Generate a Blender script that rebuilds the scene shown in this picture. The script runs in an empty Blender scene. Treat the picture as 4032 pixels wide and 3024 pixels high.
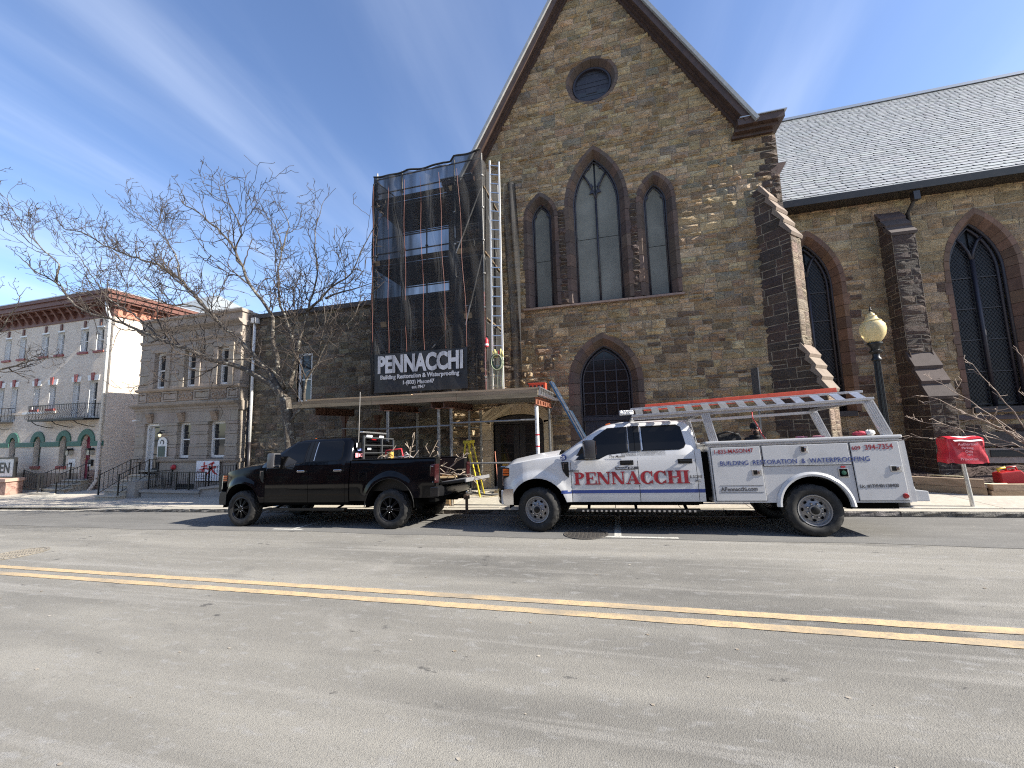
import bpy, bmesh, random
from math import *
from mathutils import Vector as V, Matrix as M
sc=bpy.context.scene
# ---------------------------------------------------------------- camera, sky, sun, exposure
YAW,PITCH,ROLL,FPX,CAMH=radians(14.75),radians(6.25),radians(1.6),1515.0,1.90
_rt=V((cos(YAW),sin(YAW),0)); _F=V((-sin(YAW)*cos(PITCH),cos(YAW)*cos(PITCH),sin(PITCH))); _up=_rt.cross(_F)
_R=_rt*cos(ROLL)-_up*sin(ROLL); _U=_up*cos(ROLL)+_rt*sin(ROLL)
cam=bpy.data.cameras.new('camera'); cam.sensor_width=36; cam.lens=FPX/4032*36; cam.clip_start=.05; cam.clip_end=3000
camo=bpy.data.objects.new('camera',cam); sc.collection.objects.link(camo)
camo.matrix_world=M(((_R.x,_U.x,-_F.x,0),(_R.y,_U.y,-_F.y,0),(_R.z,_U.z,-_F.z,CAMH),(0,0,0,1)))
sc.camera=camo
SEL,SAZ=radians(35),radians(2.5)      # sun: from the +X end of the street, a little in front of the facades
SUN=V((cos(SEL)*cos(SAZ),-cos(SEL)*sin(SAZ),sin(SEL)))
w=bpy.data.worlds.new('World'); sc.world=w; w.use_nodes=True
nt=w.node_tree; N=nt.nodes; L=nt.links; bg=N['Background']; bg.inputs[1].default_value=.085
sky=N.new('ShaderNodeTexSky'); sky.sky_type='NISHITA'; sky.sun_disc=False; sky.sun_elevation=SEL; sky.sun_rotation=pi/2+SAZ
sky.air_density=1.0; sky.dust_density=.6; sky.ozone_density=3.0; sky.altitude=50
tc=N.new('ShaderNodeTexCoord'); sp=N.new('ShaderNodeSeparateXYZ'); L.new(tc.outputs['Generated'],sp.inputs[0])
def wm(op,a,b):
    n=N.new('ShaderNodeMath'); n.operation=op
    for i,v in enumerate((a,b)):
        if isinstance(v,(int,float)): n.inputs[i].default_value=v
        else: L.new(v,n.inputs[i])
    return n.outputs[0]
zz=wm('ADD',wm('MAXIMUM',sp.outputs[2],0.),.22)
cb=N.new('ShaderNodeCombineXYZ'); L.new(wm('DIVIDE',sp.outputs[0],zz),cb.inputs[0]); L.new(wm('DIVIDE',sp.outputs[1],zz),cb.inputs[1])
mp=N.new('ShaderNodeMapping'); mp.inputs['Rotation'].default_value=(0,0,radians(14)); mp.inputs['Scale'].default_value=(2.6,.40,1); L.new(cb.outputs[0],mp.inputs[0])
nz=N.new('ShaderNodeTexNoise'); nz.inputs['Scale'].default_value=1.15; nz.inputs['Detail'].default_value=7; nz.inputs['Roughness'].default_value=.52; nz.inputs['Distortion'].default_value=.35; L.new(mp.outputs[0],nz.inputs[0])
nz2=N.new('ShaderNodeTexNoise'); nz2.inputs['Scale'].default_value=.55; nz2.inputs['Detail'].default_value=3; L.new(cb.outputs[0],nz2.inputs[0])
rp=N.new('ShaderNodeMapRange'); rp.inputs[1].default_value=.40; rp.inputs[2].default_value=.74; rp.interpolation_type='SMOOTHSTEP'; L.new(nz.outputs[0],rp.inputs[0])
rp2=N.new('ShaderNodeMapRange'); rp2.inputs[1].default_value=.30; rp2.inputs[2].default_value=.58; L.new(nz2.outputs[0],rp2.inputs[0])
mk=wm('MULTIPLY',wm('MULTIPLY',rp.outputs[0],rp2.outputs[0]),.30)
mx=N.new('ShaderNodeMixRGB'); L.new(mk,mx.inputs[0]); hs=N.new('ShaderNodeHueSaturation'); hs.inputs['Saturation'].default_value=1.03; hs.inputs['Hue'].default_value=.506; hs.inputs['Value'].default_value=1.27; L.new(sky.outputs[0],hs.inputs['Color']); L.new(hs.outputs[0],mx.inputs[1]); mx.inputs[2].default_value=(5.6,6.2,7.4,1)
L.new(mx.outputs[0],bg.inputs[0])
sl=bpy.data.lights.new('sun','SUN'); sl.energy=5.0; sl.angle=radians(.53); sl.color=(1,.94,.84)
so=bpy.data.objects.new('sun',sl); sc.collection.objects.link(so); so.rotation_euler=SUN.to_track_quat('Z','Y').to_euler()
vs=sc.view_settings; vs.view_transform='Standard'; vs.look='None'; vs.exposure=1.27; vs.gamma=1; vs.use_curve_mapping=False
sc.cycles.filter_width=1.15; sc.cycles.use_denoising=False; sc.cycles.sample_clamp_indirect=3.0; sc.cycles.use_adaptive_sampling=False; sc.cycles.max_bounces=8; sc.cycles.transparent_max_bounces=24
# ---------------------------------------------------------------- helpers
rnd=random.Random(7)
COL=sc.collection
class B:
    """collects verts and faces (with a tint per face) of ONE mesh"""
    def __init__(s): s.v=[]; s.f=[]; s.c=[]; s.m=[]
    def add(s,v,f,t=None,mi=0):
        o=len(s.v); s.v+=[tuple(p) for p in v]; s.f+=[tuple(i+o for i in q) for q in f]; s.c+=[t]*len(f); s.m+=[mi]*len(f); return s
    def box(s,x0,x1,y0,y1,z0,z1,t=None,mi=0):
        return s.add([(x,y,z) for z in (z0,z1) for y in (y0,y1) for x in (x0,x1)],[(0,2,3,1),(4,5,7,6),(0,1,5,4),(1,3,7,5),(3,2,6,7),(2,0,4,6)],t,mi)
    def ob(s,c,a,b,d,t=None,mi=0):
        c,a,b,d=V(c),V(a),V(b),V(d)
        return s.add([c+a*i+b*j+d*k for k in (-1,1) for j in (-1,1) for i in (-1,1)],[(0,2,3,1),(4,5,7,6),(0,1,5,4),(1,3,7,5),(3,2,6,7),(2,0,4,6)],t,mi)
    def beam(s,p,q,w,h,up=(0,0,1),t=None,mi=0):
        p,q=V(p),V(q); d=(q-p); n=d.normalized(); sd=n.cross(V(up))
        if sd.length<1e-4: sd=n.cross(V((0,1,0)))
        sd.normalize(); u=sd.cross(n)
        return s.ob((p+q)/2,d/2,sd*w/2,u*h/2,t,mi)
    def tube(s,pts,r,n=6,cap=True,t=None,mi=0):
        pts=[V(p) for p in pts]; k=len(pts); rr=r if isinstance(r,(list,tuple)) else [r]*k
        v=[];f=[]; ref=None
        for i,p in enumerate(pts):
            d=(pts[min(i+1,k-1)]-pts[max(i-1,0)]).normalized()
            if ref is None: ref=d.cross(V((0,0,1)));  ref=ref if ref.length>.05 else d.cross(V((0,1,0)))
            a=(ref-d*ref.dot(d)).normalized(); ref=a; b=d.cross(a)
            v+=[p+(a*cos(2*pi*j/n)+b*sin(2*pi*j/n))*rr[i] for j in range(n)]
        for i in range(k-1):
            f+=[(i*n+j,i*n+(j+1)%n,(i+1)*n+(j+1)%n,(i+1)*n+j) for j in range(n)]
        if cap: f+=[tuple(range(n))[::-1],tuple(range((k-1)*n,k*n))]
        return s.add(v,f,t,mi)
    def lathe(s,pr,o=(0,0,0),n=24,ax='z',t=None,mi=0,cap=False):
        o=V(o); v=[];f=[]
        for r,h in pr:
            for j in range(n):
                a=2*pi*j/n; x,y=r*cos(a),r*sin(a)
                v.append(o+V((x,y,h) if ax=='z' else (x,h,y) if ax=='y' else (h,x,y)))
        for i in range(len(pr)-1): f+=[(i*n+j,i*n+(j+1)%n,(i+1)*n+(j+1)%n,(i+1)*n+j) for j in range(n)]
        if cap: f+=[tuple(range(n))[::-1],tuple(range((len(pr)-1)*n,len(pr)*n))]
        return s.add(v,f,t,mi)
    def prism(s,poly,fn,d0,d1,t=None,mi=0):
        n=len(poly); v=[fn(a,b,d0) for a,b in poly]+[fn(a,b,d1) for a,b in poly]
        f=[tuple(range(n)),tuple(range(2*n-1,n-1,-1))]+[(i,i+n,(i+1)%n+n,(i+1)%n) for i in range(n)]
        return s.add(v,f,t,mi)
    def grid(s,fn,nu,nv,t=None,mi=0,wrap=False):
        v=[fn(i/nu,j/nv) for j in range(nv+1) for i in range(nu+1)]
        f=[(j*(nu+1)+i,j*(nu+1)+i+1,(j+1)*(nu+1)+i+1,(j+1)*(nu+1)+i) for j in range(nv) for i in range(nu)]
        return s.add(v,f,t,mi)
    def ball(s,c,r,n=10,m=6,sc_=(1,1,1),t=None,mi=0):
        pr=[]; c=V(c); v=[];f=[]
        for i in range(m+1):
            a=pi*i/m
            for j in range(n):
                b=2*pi*j/n; v.append(c+V((r*sc_[0]*sin(a)*cos(b),r*sc_[1]*sin(a)*sin(b),r*sc_[2]*cos(a))))
        for i in range(m): f+=[(i*n+j,(i+1)*n+j,(i+1)*n+(j+1)%n,i*n+(j+1)%n) for j in range(n)]
        return s.add(v,f,t,mi)
    def mesh(s,name,mats,smooth=False,bev=0,fix=True):
        me=bpy.data.meshes.new(name); me.from_pydata(s.v,[],s.f)
        for m in (mats if isinstance(mats,(list,tuple)) else [mats]): me.materials.append(m)
        if any(s.m): me.polygons.foreach_set('material_index',s.m)
        if any(c is not None for c in s.c) or any(m.name in TINTED for m in (mats if isinstance(mats,(list,tuple)) else [mats])):
            at=me.color_attributes.new('tint','FLOAT_COLOR','CORNER'); buf=[]
            for c,f in zip(s.c,s.f): buf+=(list(c)+[1] if c else [1,1,1,1])*len(f)
            at.data.foreach_set('color',buf)
        if fix or bev:
            bm=bmesh.new(); bm.from_mesh(me)
            bmesh.ops.remove_doubles(bm,verts=bm.verts,dist=1e-5)
            if fix: bmesh.ops.recalc_face_normals(bm,faces=bm.faces)
            if bev:
                es=[e for e in bm.edges if len(e.link_faces)==2 and e.calc_face_angle(0)>.5]
                bmesh.ops.bevel(bm,geom=es,offset=bev,segments=2,profile=.6,affect='EDGES',clamp_overlap=True)
            bm.to_mesh(me); bm.free()
        if smooth:
            me.polygons.foreach_set('use_smooth',[True]*len(me.polygons))
            if smooth!=1: me.set_sharp_from_angle(angle=radians(smooth))
        return me
    def build(s,name,mats,parent=None,smooth=False,bev=0,fix=True,kind=None,label=None):
        return link(name,s.mesh(name,mats,smooth,bev,fix),parent,kind,label)
def link(name,me,parent=None,kind=None,label=None):
    o=bpy.data.objects.new(name,me); COL.objects.link(o)
    if parent is not None:
        o.parent=parent
        if 'base' in parent: o.matrix_parent_inverse=M.Translation(-V(parent['base']))
    if kind: o['kind']=kind
    if label: o['label']=label
    return o
def thing(name,label,cat,loc=(0,0,0),group=None,kind=None):
    """Empty at the base of a thing; children are given in world coordinates"""
    o=bpy.data.objects.new(name,None); COL.objects.link(o); o.location=loc; o['base']=list(loc); o.empty_display_size=.2
    if label: o['label']=label
    if cat: o['category']=cat
    if group: o['group']=group
    if kind: o['kind']=kind
    return o
def tag(o,label,cat,group=None):
    o['label']=label; o['category']=cat
    if group: o['group']=group
    return o
def struct(name): return thing(name,None,None,kind='structure')
MATS={}; TINTED=set()
def mat(name,col,rough=.75,metal=0.,var=(),bump=(),tint=False,spec=.5,coat=0.,emis=0.,alpha=None,trans=0.,coord='pos',rvar=None):
    if name in MATS: return MATS[name]
    m=bpy.data.materials.new(name); m.use_nodes=True; MATS[name]=m
    n=m.node_tree.nodes; l=m.node_tree.links; p=n['Principled BSDF']
    p.inputs['Roughness'].default_value=rough; p.inputs['Metallic'].default_value=metal; p.inputs['Specular IOR Level'].default_value=spec
    p.inputs['Coat Weight'].default_value=coat; p.inputs['Coat Roughness'].default_value=.04; p.inputs['Transmission Weight'].default_value=trans
    if emis: p.inputs['Emission Color'].default_value=(*col,1); p.inputs['Emission Strength'].default_value=emis
    if coord=='pos': co=n.new('ShaderNodeNewGeometry').outputs['Position']
    else: co=n.new('ShaderNodeTexCoord').outputs['Object']
    c=n.new('ShaderNodeRGB').outputs[0]; c.default_value=(*col,1)
    def noise(sca,st=(1,1,1),det=5,ro=.6):
        mp=n.new('ShaderNodeMapping'); mp.inputs['Scale'].default_value=st; l.new(co,mp.inputs[0])
        t=n.new('ShaderNodeTexNoise'); t.inputs['Scale'].default_value=sca; t.inputs['Detail'].default_value=det; t.inputs['Roughness'].default_value=ro; l.new(mp.outputs[0],t.inputs[0]); return t.outputs[0]
    if tint:
        TINTED.add(m.name)
        a=n.new('ShaderNodeAttribute'); a.attribute_name='tint'; x=n.new('ShaderNodeMixRGB'); x.blend_type='MULTIPLY'; x.inputs[0].default_value=1; l.new(c,x.inputs[1]); l.new(a.outputs[0],x.inputs[2]); c=x.outputs[0]
    for q in var:
        sca,c2,lo,hi=q[:4]; st=q[4] if len(q)>4 else (1,1,1); am=q[5] if len(q)>5 else 1.
        r=n.new('ShaderNodeMapRange'); r.inputs[1].default_value=lo; r.inputs[2].default_value=hi; r.inputs[4].default_value=am; l.new(noise(sca,st),r.inputs[0])
        x=n.new('ShaderNodeMixRGB'); x.blend_type='MIX' if c2[0]>=0 else 'MULTIPLY'
        x.inputs[2].default_value=(*[abs(k) for k in c2],1); l.new(r.outputs[0],x.inputs[0]); l.new(c,x.inputs[1]); c=x.outputs[0]
    l.new(c,p.inputs['Base Color'])
    if rvar:
        r=n.new('ShaderNodeMapRange'); r.inputs[1].default_value=.35; r.inputs[2].default_value=.65; r.inputs[3].default_value=rvar[1]; r.inputs[4].default_value=rvar[2]; l.new(noise(rvar[0]),r.inputs[0]); l.new(r.outputs[0],p.inputs['Roughness'])
    nr=None
    for sca,stg,dist in bump:
        b=n.new('ShaderNodeBump'); b.inputs['Strength'].default_value=stg; b.inputs['Distance'].default_value=dist; l.new(noise(abs(sca),(1,1,1) if sca>0 else (.5,.5,3)),b.inputs['Height'])
        if nr: l.new(nr,b.inputs['Normal'])
        nr=b.outputs[0]
    if nr: l.new(nr,p.inputs['Normal'])
    if alpha is not None: p.inputs['Alpha'].default_value=alpha
    return m
def text(body,size,m,x,y,z,parent,name='lettering',bold=0.,shear=0.,wx=1.,rot=0.,align='LEFT',space=1.,plane='y',ext=.0015,keep=False):
    """flat lettering facing -Y, its left baseline end at (x,y,z)"""
    cu=bpy.data.curves.new(name,'FONT'); cu.body=body; cu.size=size; cu.offset=bold; cu.shear=shear; cu.align_x=align; cu.space_character=space; cu.extrude=ext; cu.resolution_u=3
    o=bpy.data.objects.new(name,cu); COL.objects.link(o)
    dg=bpy.context.evaluated_depsgraph_get(); me=bpy.data.meshes.new_from_object(o.evaluated_get(dg)); bpy.data.objects.remove(o); bpy.data.curves.remove(cu)
    me.materials.clear(); me.materials.append(m)
    T=M.Translation((x,y,z))@M.Rotation(rot,4,'Y')@M.Rotation(pi/2,4,'X')@M.Diagonal((wx,1,1,1))
    if plane=='x': T=M.Translation((x,y,z))@M.Rotation(pi/2,4,'Z')@M.Rotation(pi/2,4,'X')@M.Diagonal((wx,1,1,1))
    me.transform(T); me.name=name
    return link(name,me,parent)
def jit(c,a=.12,r=rnd):
    k=1+r.uniform(-a,a); return tuple(max(.0,min(1.5,x*k*(1+r.uniform(-a,a)*.35))) for x in c)
def zx(x):
    a=abs(x); k=a if a<42 else 42+14*tanh((a-42)/14); return .024*k*(1 if x>0 else -1)
def roadz(x,y): return zx(x)-.0087*(min(max(y,-.8),9.55)-4.4)**2
def walkz(x,y): return zx(x)-.106+.02*(y-9.5)
XZ=lambda a,b,d:(a,d,b)
YZ=lambda a,b,d:(d,a,b)
XY=lambda a,b,d:(a,b,d)
# ---------------------------------------------------------------- ground, road, kerb, sidewalk
m_asph=mat('asphalt',(.20,.189,.165),.88,var=[(1.2,(.26,.246,.214),.42,.60,(.10,1.3,1)),(.33,(.10,.096,.087),.46,.62,(.22,1,1),.95),(.8,(.075,.072,.066),.60,.68,(.35,1,1),.6),(2.2,(.29,.277,.25),.56,.70,(.06,1.6,1),.8),(4.2,(.065,.062,.058),.665,.70,(.55,1,1),.85),(9,(.30,.295,.285),.56,.7,(.5,1.3,1),.5),(125,(.095,.091,.083),.5,.68,(1,1,1),.75),(160,(.40,.38,.335),.58,.72,(1,1,1),.65),(.9,(.29,.275,.245),.58,.7,(.5,.8,1),.7)],bump=[(120,.6,.014),(28,.25,.012)])
m_asph2=mat('asphalt_new',(.125,.121,.112),.86,var=[(1.3,(.165,.16,.148),.4,.65,(.25,1.2,1)),(140,(.06,.06,.06),.5,.68,(1,1,1),.7),(180,(.30,.29,.28),.6,.72,(1,1,1),.5),(7,(.22,.215,.2),.6,.72,(.4,1.3,1),.6)],bump=[(150,.5,.01),(24,.2,.01)])
m_yel=mat('yellow_paint',(.50,.365,.205),.7,var=[(60,(.27,.225,.16),.44,.62,(1,1,1),.85),(8,(.55,.40,.22),.45,.7),(2.2,(.24,.21,.165),.47,.64,(.4,1,1),.85)],bump=[(140,.3,.006)])
m_wht=mat('white_paint',(.52,.51,.46),.7,var=[(45,(.2,.195,.18),.48,.64,(1,1,1),.85),(6,(.25,.24,.22),.55,.68)],bump=[(140,.25,.005)])
m_conc=mat('concrete',(.42,.385,.32),.85,var=[(1.6,(.36,.33,.28),.4,.7),(14,(.5,.46,.39),.5,.7),(4,(.27,.25,.22),.62,.75)],bump=[(60,.25,.006)],tint=True)
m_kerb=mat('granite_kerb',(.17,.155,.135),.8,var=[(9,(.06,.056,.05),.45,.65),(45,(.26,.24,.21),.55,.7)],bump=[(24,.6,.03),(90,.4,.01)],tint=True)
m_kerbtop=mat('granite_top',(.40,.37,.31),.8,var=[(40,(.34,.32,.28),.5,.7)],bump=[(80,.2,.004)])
m_soil=mat('far_ground',(.16,.155,.14),.95,var=[(.3,(.10,.11,.07),.45,.6)])
b=B(); xs=[-1200,-400,-150,-70,-42,0,42,70,150,400,1200]; ys=[-1200,-300,-60,-12,14,60,300,1200]
for i in range(len(xs)-1):
    for j in range(len(ys)-1):
        q=[(xs[i],ys[j]),(xs[i+1],ys[j]),(xs[i+1],ys[j+1]),(xs[i],ys[j+1])]; b.add([(x,y,zx(x)-.9) for x,y in q],[(0,1,2,3)])
b.build('ground',m_soil,kind='structure')
road=struct('road')
def sheet(x0,x1,y0,y1,dz,fn=roadz,nx=1,ny=1):
    bb=B()
    for i in range(nx):
        for j in range(ny):
            q=[(x0+(x1-x0)*(i+a)/nx,y0+(y1-y0)*(j+c)/ny) for a,c in ((0,0),(1,0),(1,1),(0,1))]
            bb.add([(x,y,fn(x,y)+dz) for x,y in q],[(0,1,2,3)])
    return bb
bb=sheet(-140,140,-.8,9.62,0,nx=140,ny=36); bb.build('asphalt_surface',m_asph,road,smooth=True)
# newer strip of asphalt along the parking lane, with a wandering seam
bb=B(); n=150
def seam(x): return 7.02+.05*sin(x*.7)+.04*sin(x*1.9+1)
for i in range(n):
    x0,x1=-70+i*.7,-70+(i+1)*.7
    for k in range(6):
        q=[]
        for x,kk in ((x0,k),(x1,k),(x1,k+1),(x0,k+1)):
            y=seam(x)+(9.6-seam(x))*kk/6; q.append((x,y,roadz(x,y)+.004))
        bb.add(q,[(0,1,2,3)])
bb.build('parking_lane',m_asph2,road,smooth=True)
for yc in (4.15,4.38):
    bb=B(); rr_=random.Random(int(yc*100)); e=[(-60+.12*i,yc-.055+rr_.uniform(-.006,.006),yc+.055+rr_.uniform(-.006,.006)) for i in range(1001)]
    for (x0,a0,c0),(x1,a1,c1) in zip(e,e[1:]): bb.add([(x0,a0,roadz(x0,a0)+.006),(x1,a1,roadz(x1,a1)+.006),(x1,c1,roadz(x1,c1)+.006),(x0,c0,roadz(x0,c0)+.006)],[(0,1,2,3)])
    bb.build('centre_line',m_yel,road,fix=False)
def mark(x0,x1,y0,y1): sheet(x0,x1,y0,y1,.009,nx=3,ny=3).build('parking_mark',m_wht,road)
mark(-7.55,-6.75,7.19,7.29); mark(-7.08,-6.98,7.30,9.3)      # L / T shaped stall marks
mark(-.62,.92,7.10,7.20); mark(-.12,0.0,7.21,9.3)
mark(6.3,7.9,8.05,8.15)
m_iron=mat('cast_iron',(.10,.095,.09),.6,.6,var=[(30,(.2,.17,.13),.5,.7)],bump=[(60,.4,.01)])
m_ironw=mat('cast_iron_worn',(.30,.27,.22),.6,.4,var=[(30,(.16,.14,.11),.5,.7)],bump=[(60,.4,.01)])
def manhole(x,y,r,m):
    t=tag(B().lathe([(0,.006),(r*.86,.006),(r*.86,.002),(r*.9,.002),(r*.9,.009),(r,.009),(r,0)],(0,0,0),36).build('manhole_cover',m),'',''); 
    t.location=(x,y,roadz(x,y)+.005); t.rotation_euler=(-atan((roadz(x,y+.1)-roadz(x,y-.1))/-.2),-atan(.024),0)
    bb=B()
    for i in range(-4,5):
        for j in range(-4,5):
            if hypot(i,j)*r*.18<r*.78: bb.box((i-.3)*r*.18,(i+.3)*r*.18,(j-.3)*r*.18,(j+.3)*r*.18,.006,.012)
    o=bb.build('stud_pattern',m); o.parent=t; o['kind']='stuff'
    return t
o=manhole(-11.2,4.95,.42,m_ironw); tag(o,'worn cast iron manhole cover beside the double yellow line','manhole cover')
o=manhole(-.62,7.32,.40,m_iron); tag(o,'dark round manhole cover by the front wheel of the white truck','manhole cover')
# kerb of rough granite pieces
kerb=struct('kerb')
x=-42.; r=random.Random(3)
while x<16:
    ln=r.uniform(1.5,2.3); x1=x+ln-.012
    dip=(x1<-15.6)          # dropped kerb towards the far crossing
    bb=B(); t=jit((1,1,1),.14,r); nn=max(3,int(ln/.16))
    pts=[]
    for i in range(nn+1):
        xx=x+(x1-x)*i/nn; col=[]
        for k,zf in enumerate((-.06,.3,.72,1.)):
            h=(.12 if not(xx<-16.2) else max(.02,.12+.035*(xx+16.2)))
            z0=roadz(xx,9.55); yy=9.52-(.0 if k in(0,3) else r.uniform(-.012,.028)); col.append((xx,yy,z0+h*zf))
        col.append((xx,9.74,roadz(xx,9.55)+h)); pts.append(col)
    v=[p for c in pts for p in c]; f=[]; mi=[]
    for i in range(nn):
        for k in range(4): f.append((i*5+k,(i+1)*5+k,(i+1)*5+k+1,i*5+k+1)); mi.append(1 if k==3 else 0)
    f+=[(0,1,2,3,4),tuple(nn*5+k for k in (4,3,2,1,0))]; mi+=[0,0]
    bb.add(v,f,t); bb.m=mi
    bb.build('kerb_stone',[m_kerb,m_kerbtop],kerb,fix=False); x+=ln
# sidewalk slabs
walk=struct('sidewalk'); r=random.Random(5)
sheet(-60,30,9.74,30,-.05,walkz,nx=40,ny=2).build('slab_bed',mat('joint_dirt',(.12,.11,.095),.95),walk)
x=-42.
while x<16:
    for (y0,y1) in ((9.75,11.12),(11.135,12.5),(12.515,13.6)):
        if y0>12.4 and x>-14.5: continue
        bb=B(); x1=x+1.43; d=r.uniform(-.004,.004)
        q=[(x,y0),(x1,y0),(x1,y1),(x,y1)]
        bb.add([(a,c,walkz(a,c)+d) for a,c in q]+[(a,c,walkz(a,c)-.06) for a,c in q],[(0,1,2,3),(0,4,5,1),(1,5,6,2),(2,6,7,3),(3,7,4,0)],jit((1,1,1),.09,r))
        bb.build('paving_slab',m_conc,walk,fix=False)
    x+=1.445
# opposite side of the street, behind the camera
b=B(); b.add([(-140,-4.2,-.2),(140,-4.2,-.2),(140,-.8,-.12),(-140,-.8,-.12)],[(0,1,2,3)]); 
b=sheet(-140,140,-60,-.8,.12,roadz,nx=140,ny=2); b.build('pavement',m_conc,kind='structure')

rr_=random.Random(17)
bb=B()
for k in range(150):
    x,y=rr_.uniform(-12,9),rr_.uniform(.8,8.8); a=rr_.uniform(0,6.3); s_=rr_.uniform(.004,.014); z=roadz(x,y)+.004
    bb.add([(x+s_*cos(a+q)*(1.6 if q%2 else 1),y+s_*sin(a+q),z+.004*(q==1)) for q in (0,1.3,2.7,4.2,5.3)],[(0,1,2,3,4)],(.4,.33,.26) if k%6 else (1.2,1.15,1.05))
bb.build('road_grit',m_conc,road,fix=False,kind='stuff')
# ---------------------------------------------------------------- stone church
m_mort=mat('mortar',(.27,.225,.165),.95,var=[(20,(.33,.28,.21),.45,.7)],bump=[(50,.4,.02)])
m_stone=mat('rubble_stone',(1,1,1),.86,tint=True,var=[(3.2,(-.72,-.68,-.63),.42,.68),(11,(-1.4,-1.35,-1.25),.5,.68,(.7,.7,1.6),.9),(16,(-.5,-.46,-.42),.56,.70,(.6,.6,2.4),.85),(45,(-.5,-.46,-.42),.57,.7,(1,1,1),.8)],bump=[(-8,1.0,.11),(30,.9,.05),(110,.5,.012)])  # dark noise streaks painted in as shaded crevices, with the stone's own mottling
m_brown=mat('brownstone',(1,1,1),.85,tint=True,var=[(6,(-.75,-.72,-.7),.45,.7),(40,(-1.2,-1.18,-1.15),.52,.7)],bump=[(45,.35,.01),(140,.25,.004)])
m_dwood=mat('dark_joinery',(.026,.024,.033),.45,bump=[(60,.1,.003)])
m_pane=mat('storm_glazing',(.17,.17,.147),.5,spec=.12,var=[(1.3,(.205,.205,.178),.4,.65),(.6,(.13,.13,.115),.5,.7),(5,(.14,.14,.12),.55,.7,(1,1,.2),.6)])
m_dark=mat('dark_interior',(.008,.008,.009),.5)
m_dglass=mat('leaded_glass',(.012,.013,.016),.3,spec=.25,var=[(7,(.02,.022,.028),.45,.7)],bump=[(9,.25,.02)])
m_lead=mat('lead_came',(.06,.06,.065),.7)
m_rake=mat('painted_rake',(.048,.028,.021),.55,var=[(5,(.07,.04,.029),.4,.65),(25,(.03,.019,.016),.6,.75)],bump=[(30,.2,.01)])
m_flash=mat('metal_flashing',(.42,.42,.42),.4,.7)
m_gut=mat('black_gutter',(.018,.015,.016),.4,var=[(8,(.035,.028,.026),.5,.7)])
m_slate=mat('slate',(.27,.278,.28),.5,tint=True,var=[(5,(.33,.338,.34),.45,.65),(60,(-.75,-.75,-.74),.55,.7)],bump=[(60,.25,.006)],spec=.5)
TAN=[(.49,.365,.218),(.45,.33,.198),(.53,.395,.243),(.39,.28,.166),(.47,.355,.218),(.37,.265,.158),(.57,.43,.263),(.33,.238,.148),(.45,.345,.223)]
BRN=[(.092,.064,.051),(.108,.072,.056),(.082,.059,.049),(.12,.08,.06),(.09,.067,.056)]
CAMV=V((0,0,CAMH))
class Pool:
    """collects single stones; the largest in view become objects, the rest one mesh per wall"""
    def __init__(s): s.q=[]
    def put(s,part,b,c,area): s.q.append((area/(V(c)-CAMV).length_squared,part,b))
    def flush(s,n,name,rest,m):
        s.q.sort(key=lambda t:-t[0]); by={}
        for sc_,part,b in s.q[:n]: b.build(name,m,part,fix=False,smooth=24)
        for sc_,part,b in s.q[n:]:
            k=by.setdefault(part.name,(part,B()))[1]; k.add(b.v,b.f,b.c[0])
        for part,k in by.values(): k.build(rest,m,part,fix=False,smooth=24,kind='stuff')
def rock(poly,P,t,r,out=.045,gap=.009,base=-.02):
    """one rock-faced stone on quad poly=(xb0,xb1,xt1,xt0,zb,zt); P(a,b,out) maps to space"""
    x0b,x1b,x1t,x0t,zb,zt=poly; w=max(x1b-x0b,x1t-x0t); nx=3 if w<.55 else 4; nz=3 if zt-zb>.2 else 2
    b=B(); v=[]; tilt=r.uniform(-.012,.012); tz=r.uniform(-.012,.012); o0=r.uniform(.55,1.15)*out
    for j in range(nz+1):
        tz_=j/nz; xl=x0b+(x0t-x0b)*tz_+gap; xr=x1b+(x1t-x1b)*tz_-gap; z=zb+gap+(zt-zb-2*gap)*tz_
        for i in range(nx+1):
            ti=i/nx; ed=(i in(0,nx)) or (j in (0,nz))
            o=(.002+r.uniform(0,.34)*out) if ed else o0*r.uniform(.35,1.6)+tilt*(ti-.5)*2+tz*(tz_-.5)*2
            jx=0 if i in(0,nx) else r.uniform(-.25,.25)*(xr-xl)/nx; jz=0 if j in(0,nz) else r.uniform(-.2,.2)*(zt-zb)/nz
            if ed and w>.2: jx+=r.uniform(-.006,.006); jz+=r.uniform(-.006,.006)
            v.append(P(xl+(xr-xl)*ti+jx,z+jz,o))
    f=[]
    W=nx+1
    for j in range(nz):
        for i in range(nx):
            a=j*W+i
            if r.random()<.5: f+=[(a,a+1,a+W+1),(a,a+W+1,a+W)]
            else: f+=[(a,a+1,a+W),(a+1,a+W+1,a+W)]
    ring=[i for i in range(W)]+[j*W+nx for j in range(1,nz+1)]+[nz*W+i for i in range(nx-1,-1,-1)]+[j*W for j in range(nz-1,0,-1)]
    n=len(v); 
    for k in ring:
        i=k%W; j=k//W; tz_=j/nz; xl=x0b+(x0t-x0b)*tz_+gap; xr=x1b+(x1t-x1b)*tz_-gap
        v.append(P(xl+(xr-xl)*i/nx,zb+gap+(zt-zb-2*gap)*tz_,base))
    R=len(ring); f+=[(ring[k],n+k,n+(k+1)%R,ring[(k+1)%R]) for k in range(R)]
    return b.add(v,f,t)
def sub(iv,x0,x1):
    out=[]
    for a,c in iv:
        if x1<=a or x0>=c: out.append((a,c)); continue
        if x0>a: out.append((a,x0))
        if x1<c: out.append((x1,c))
    return out
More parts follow.
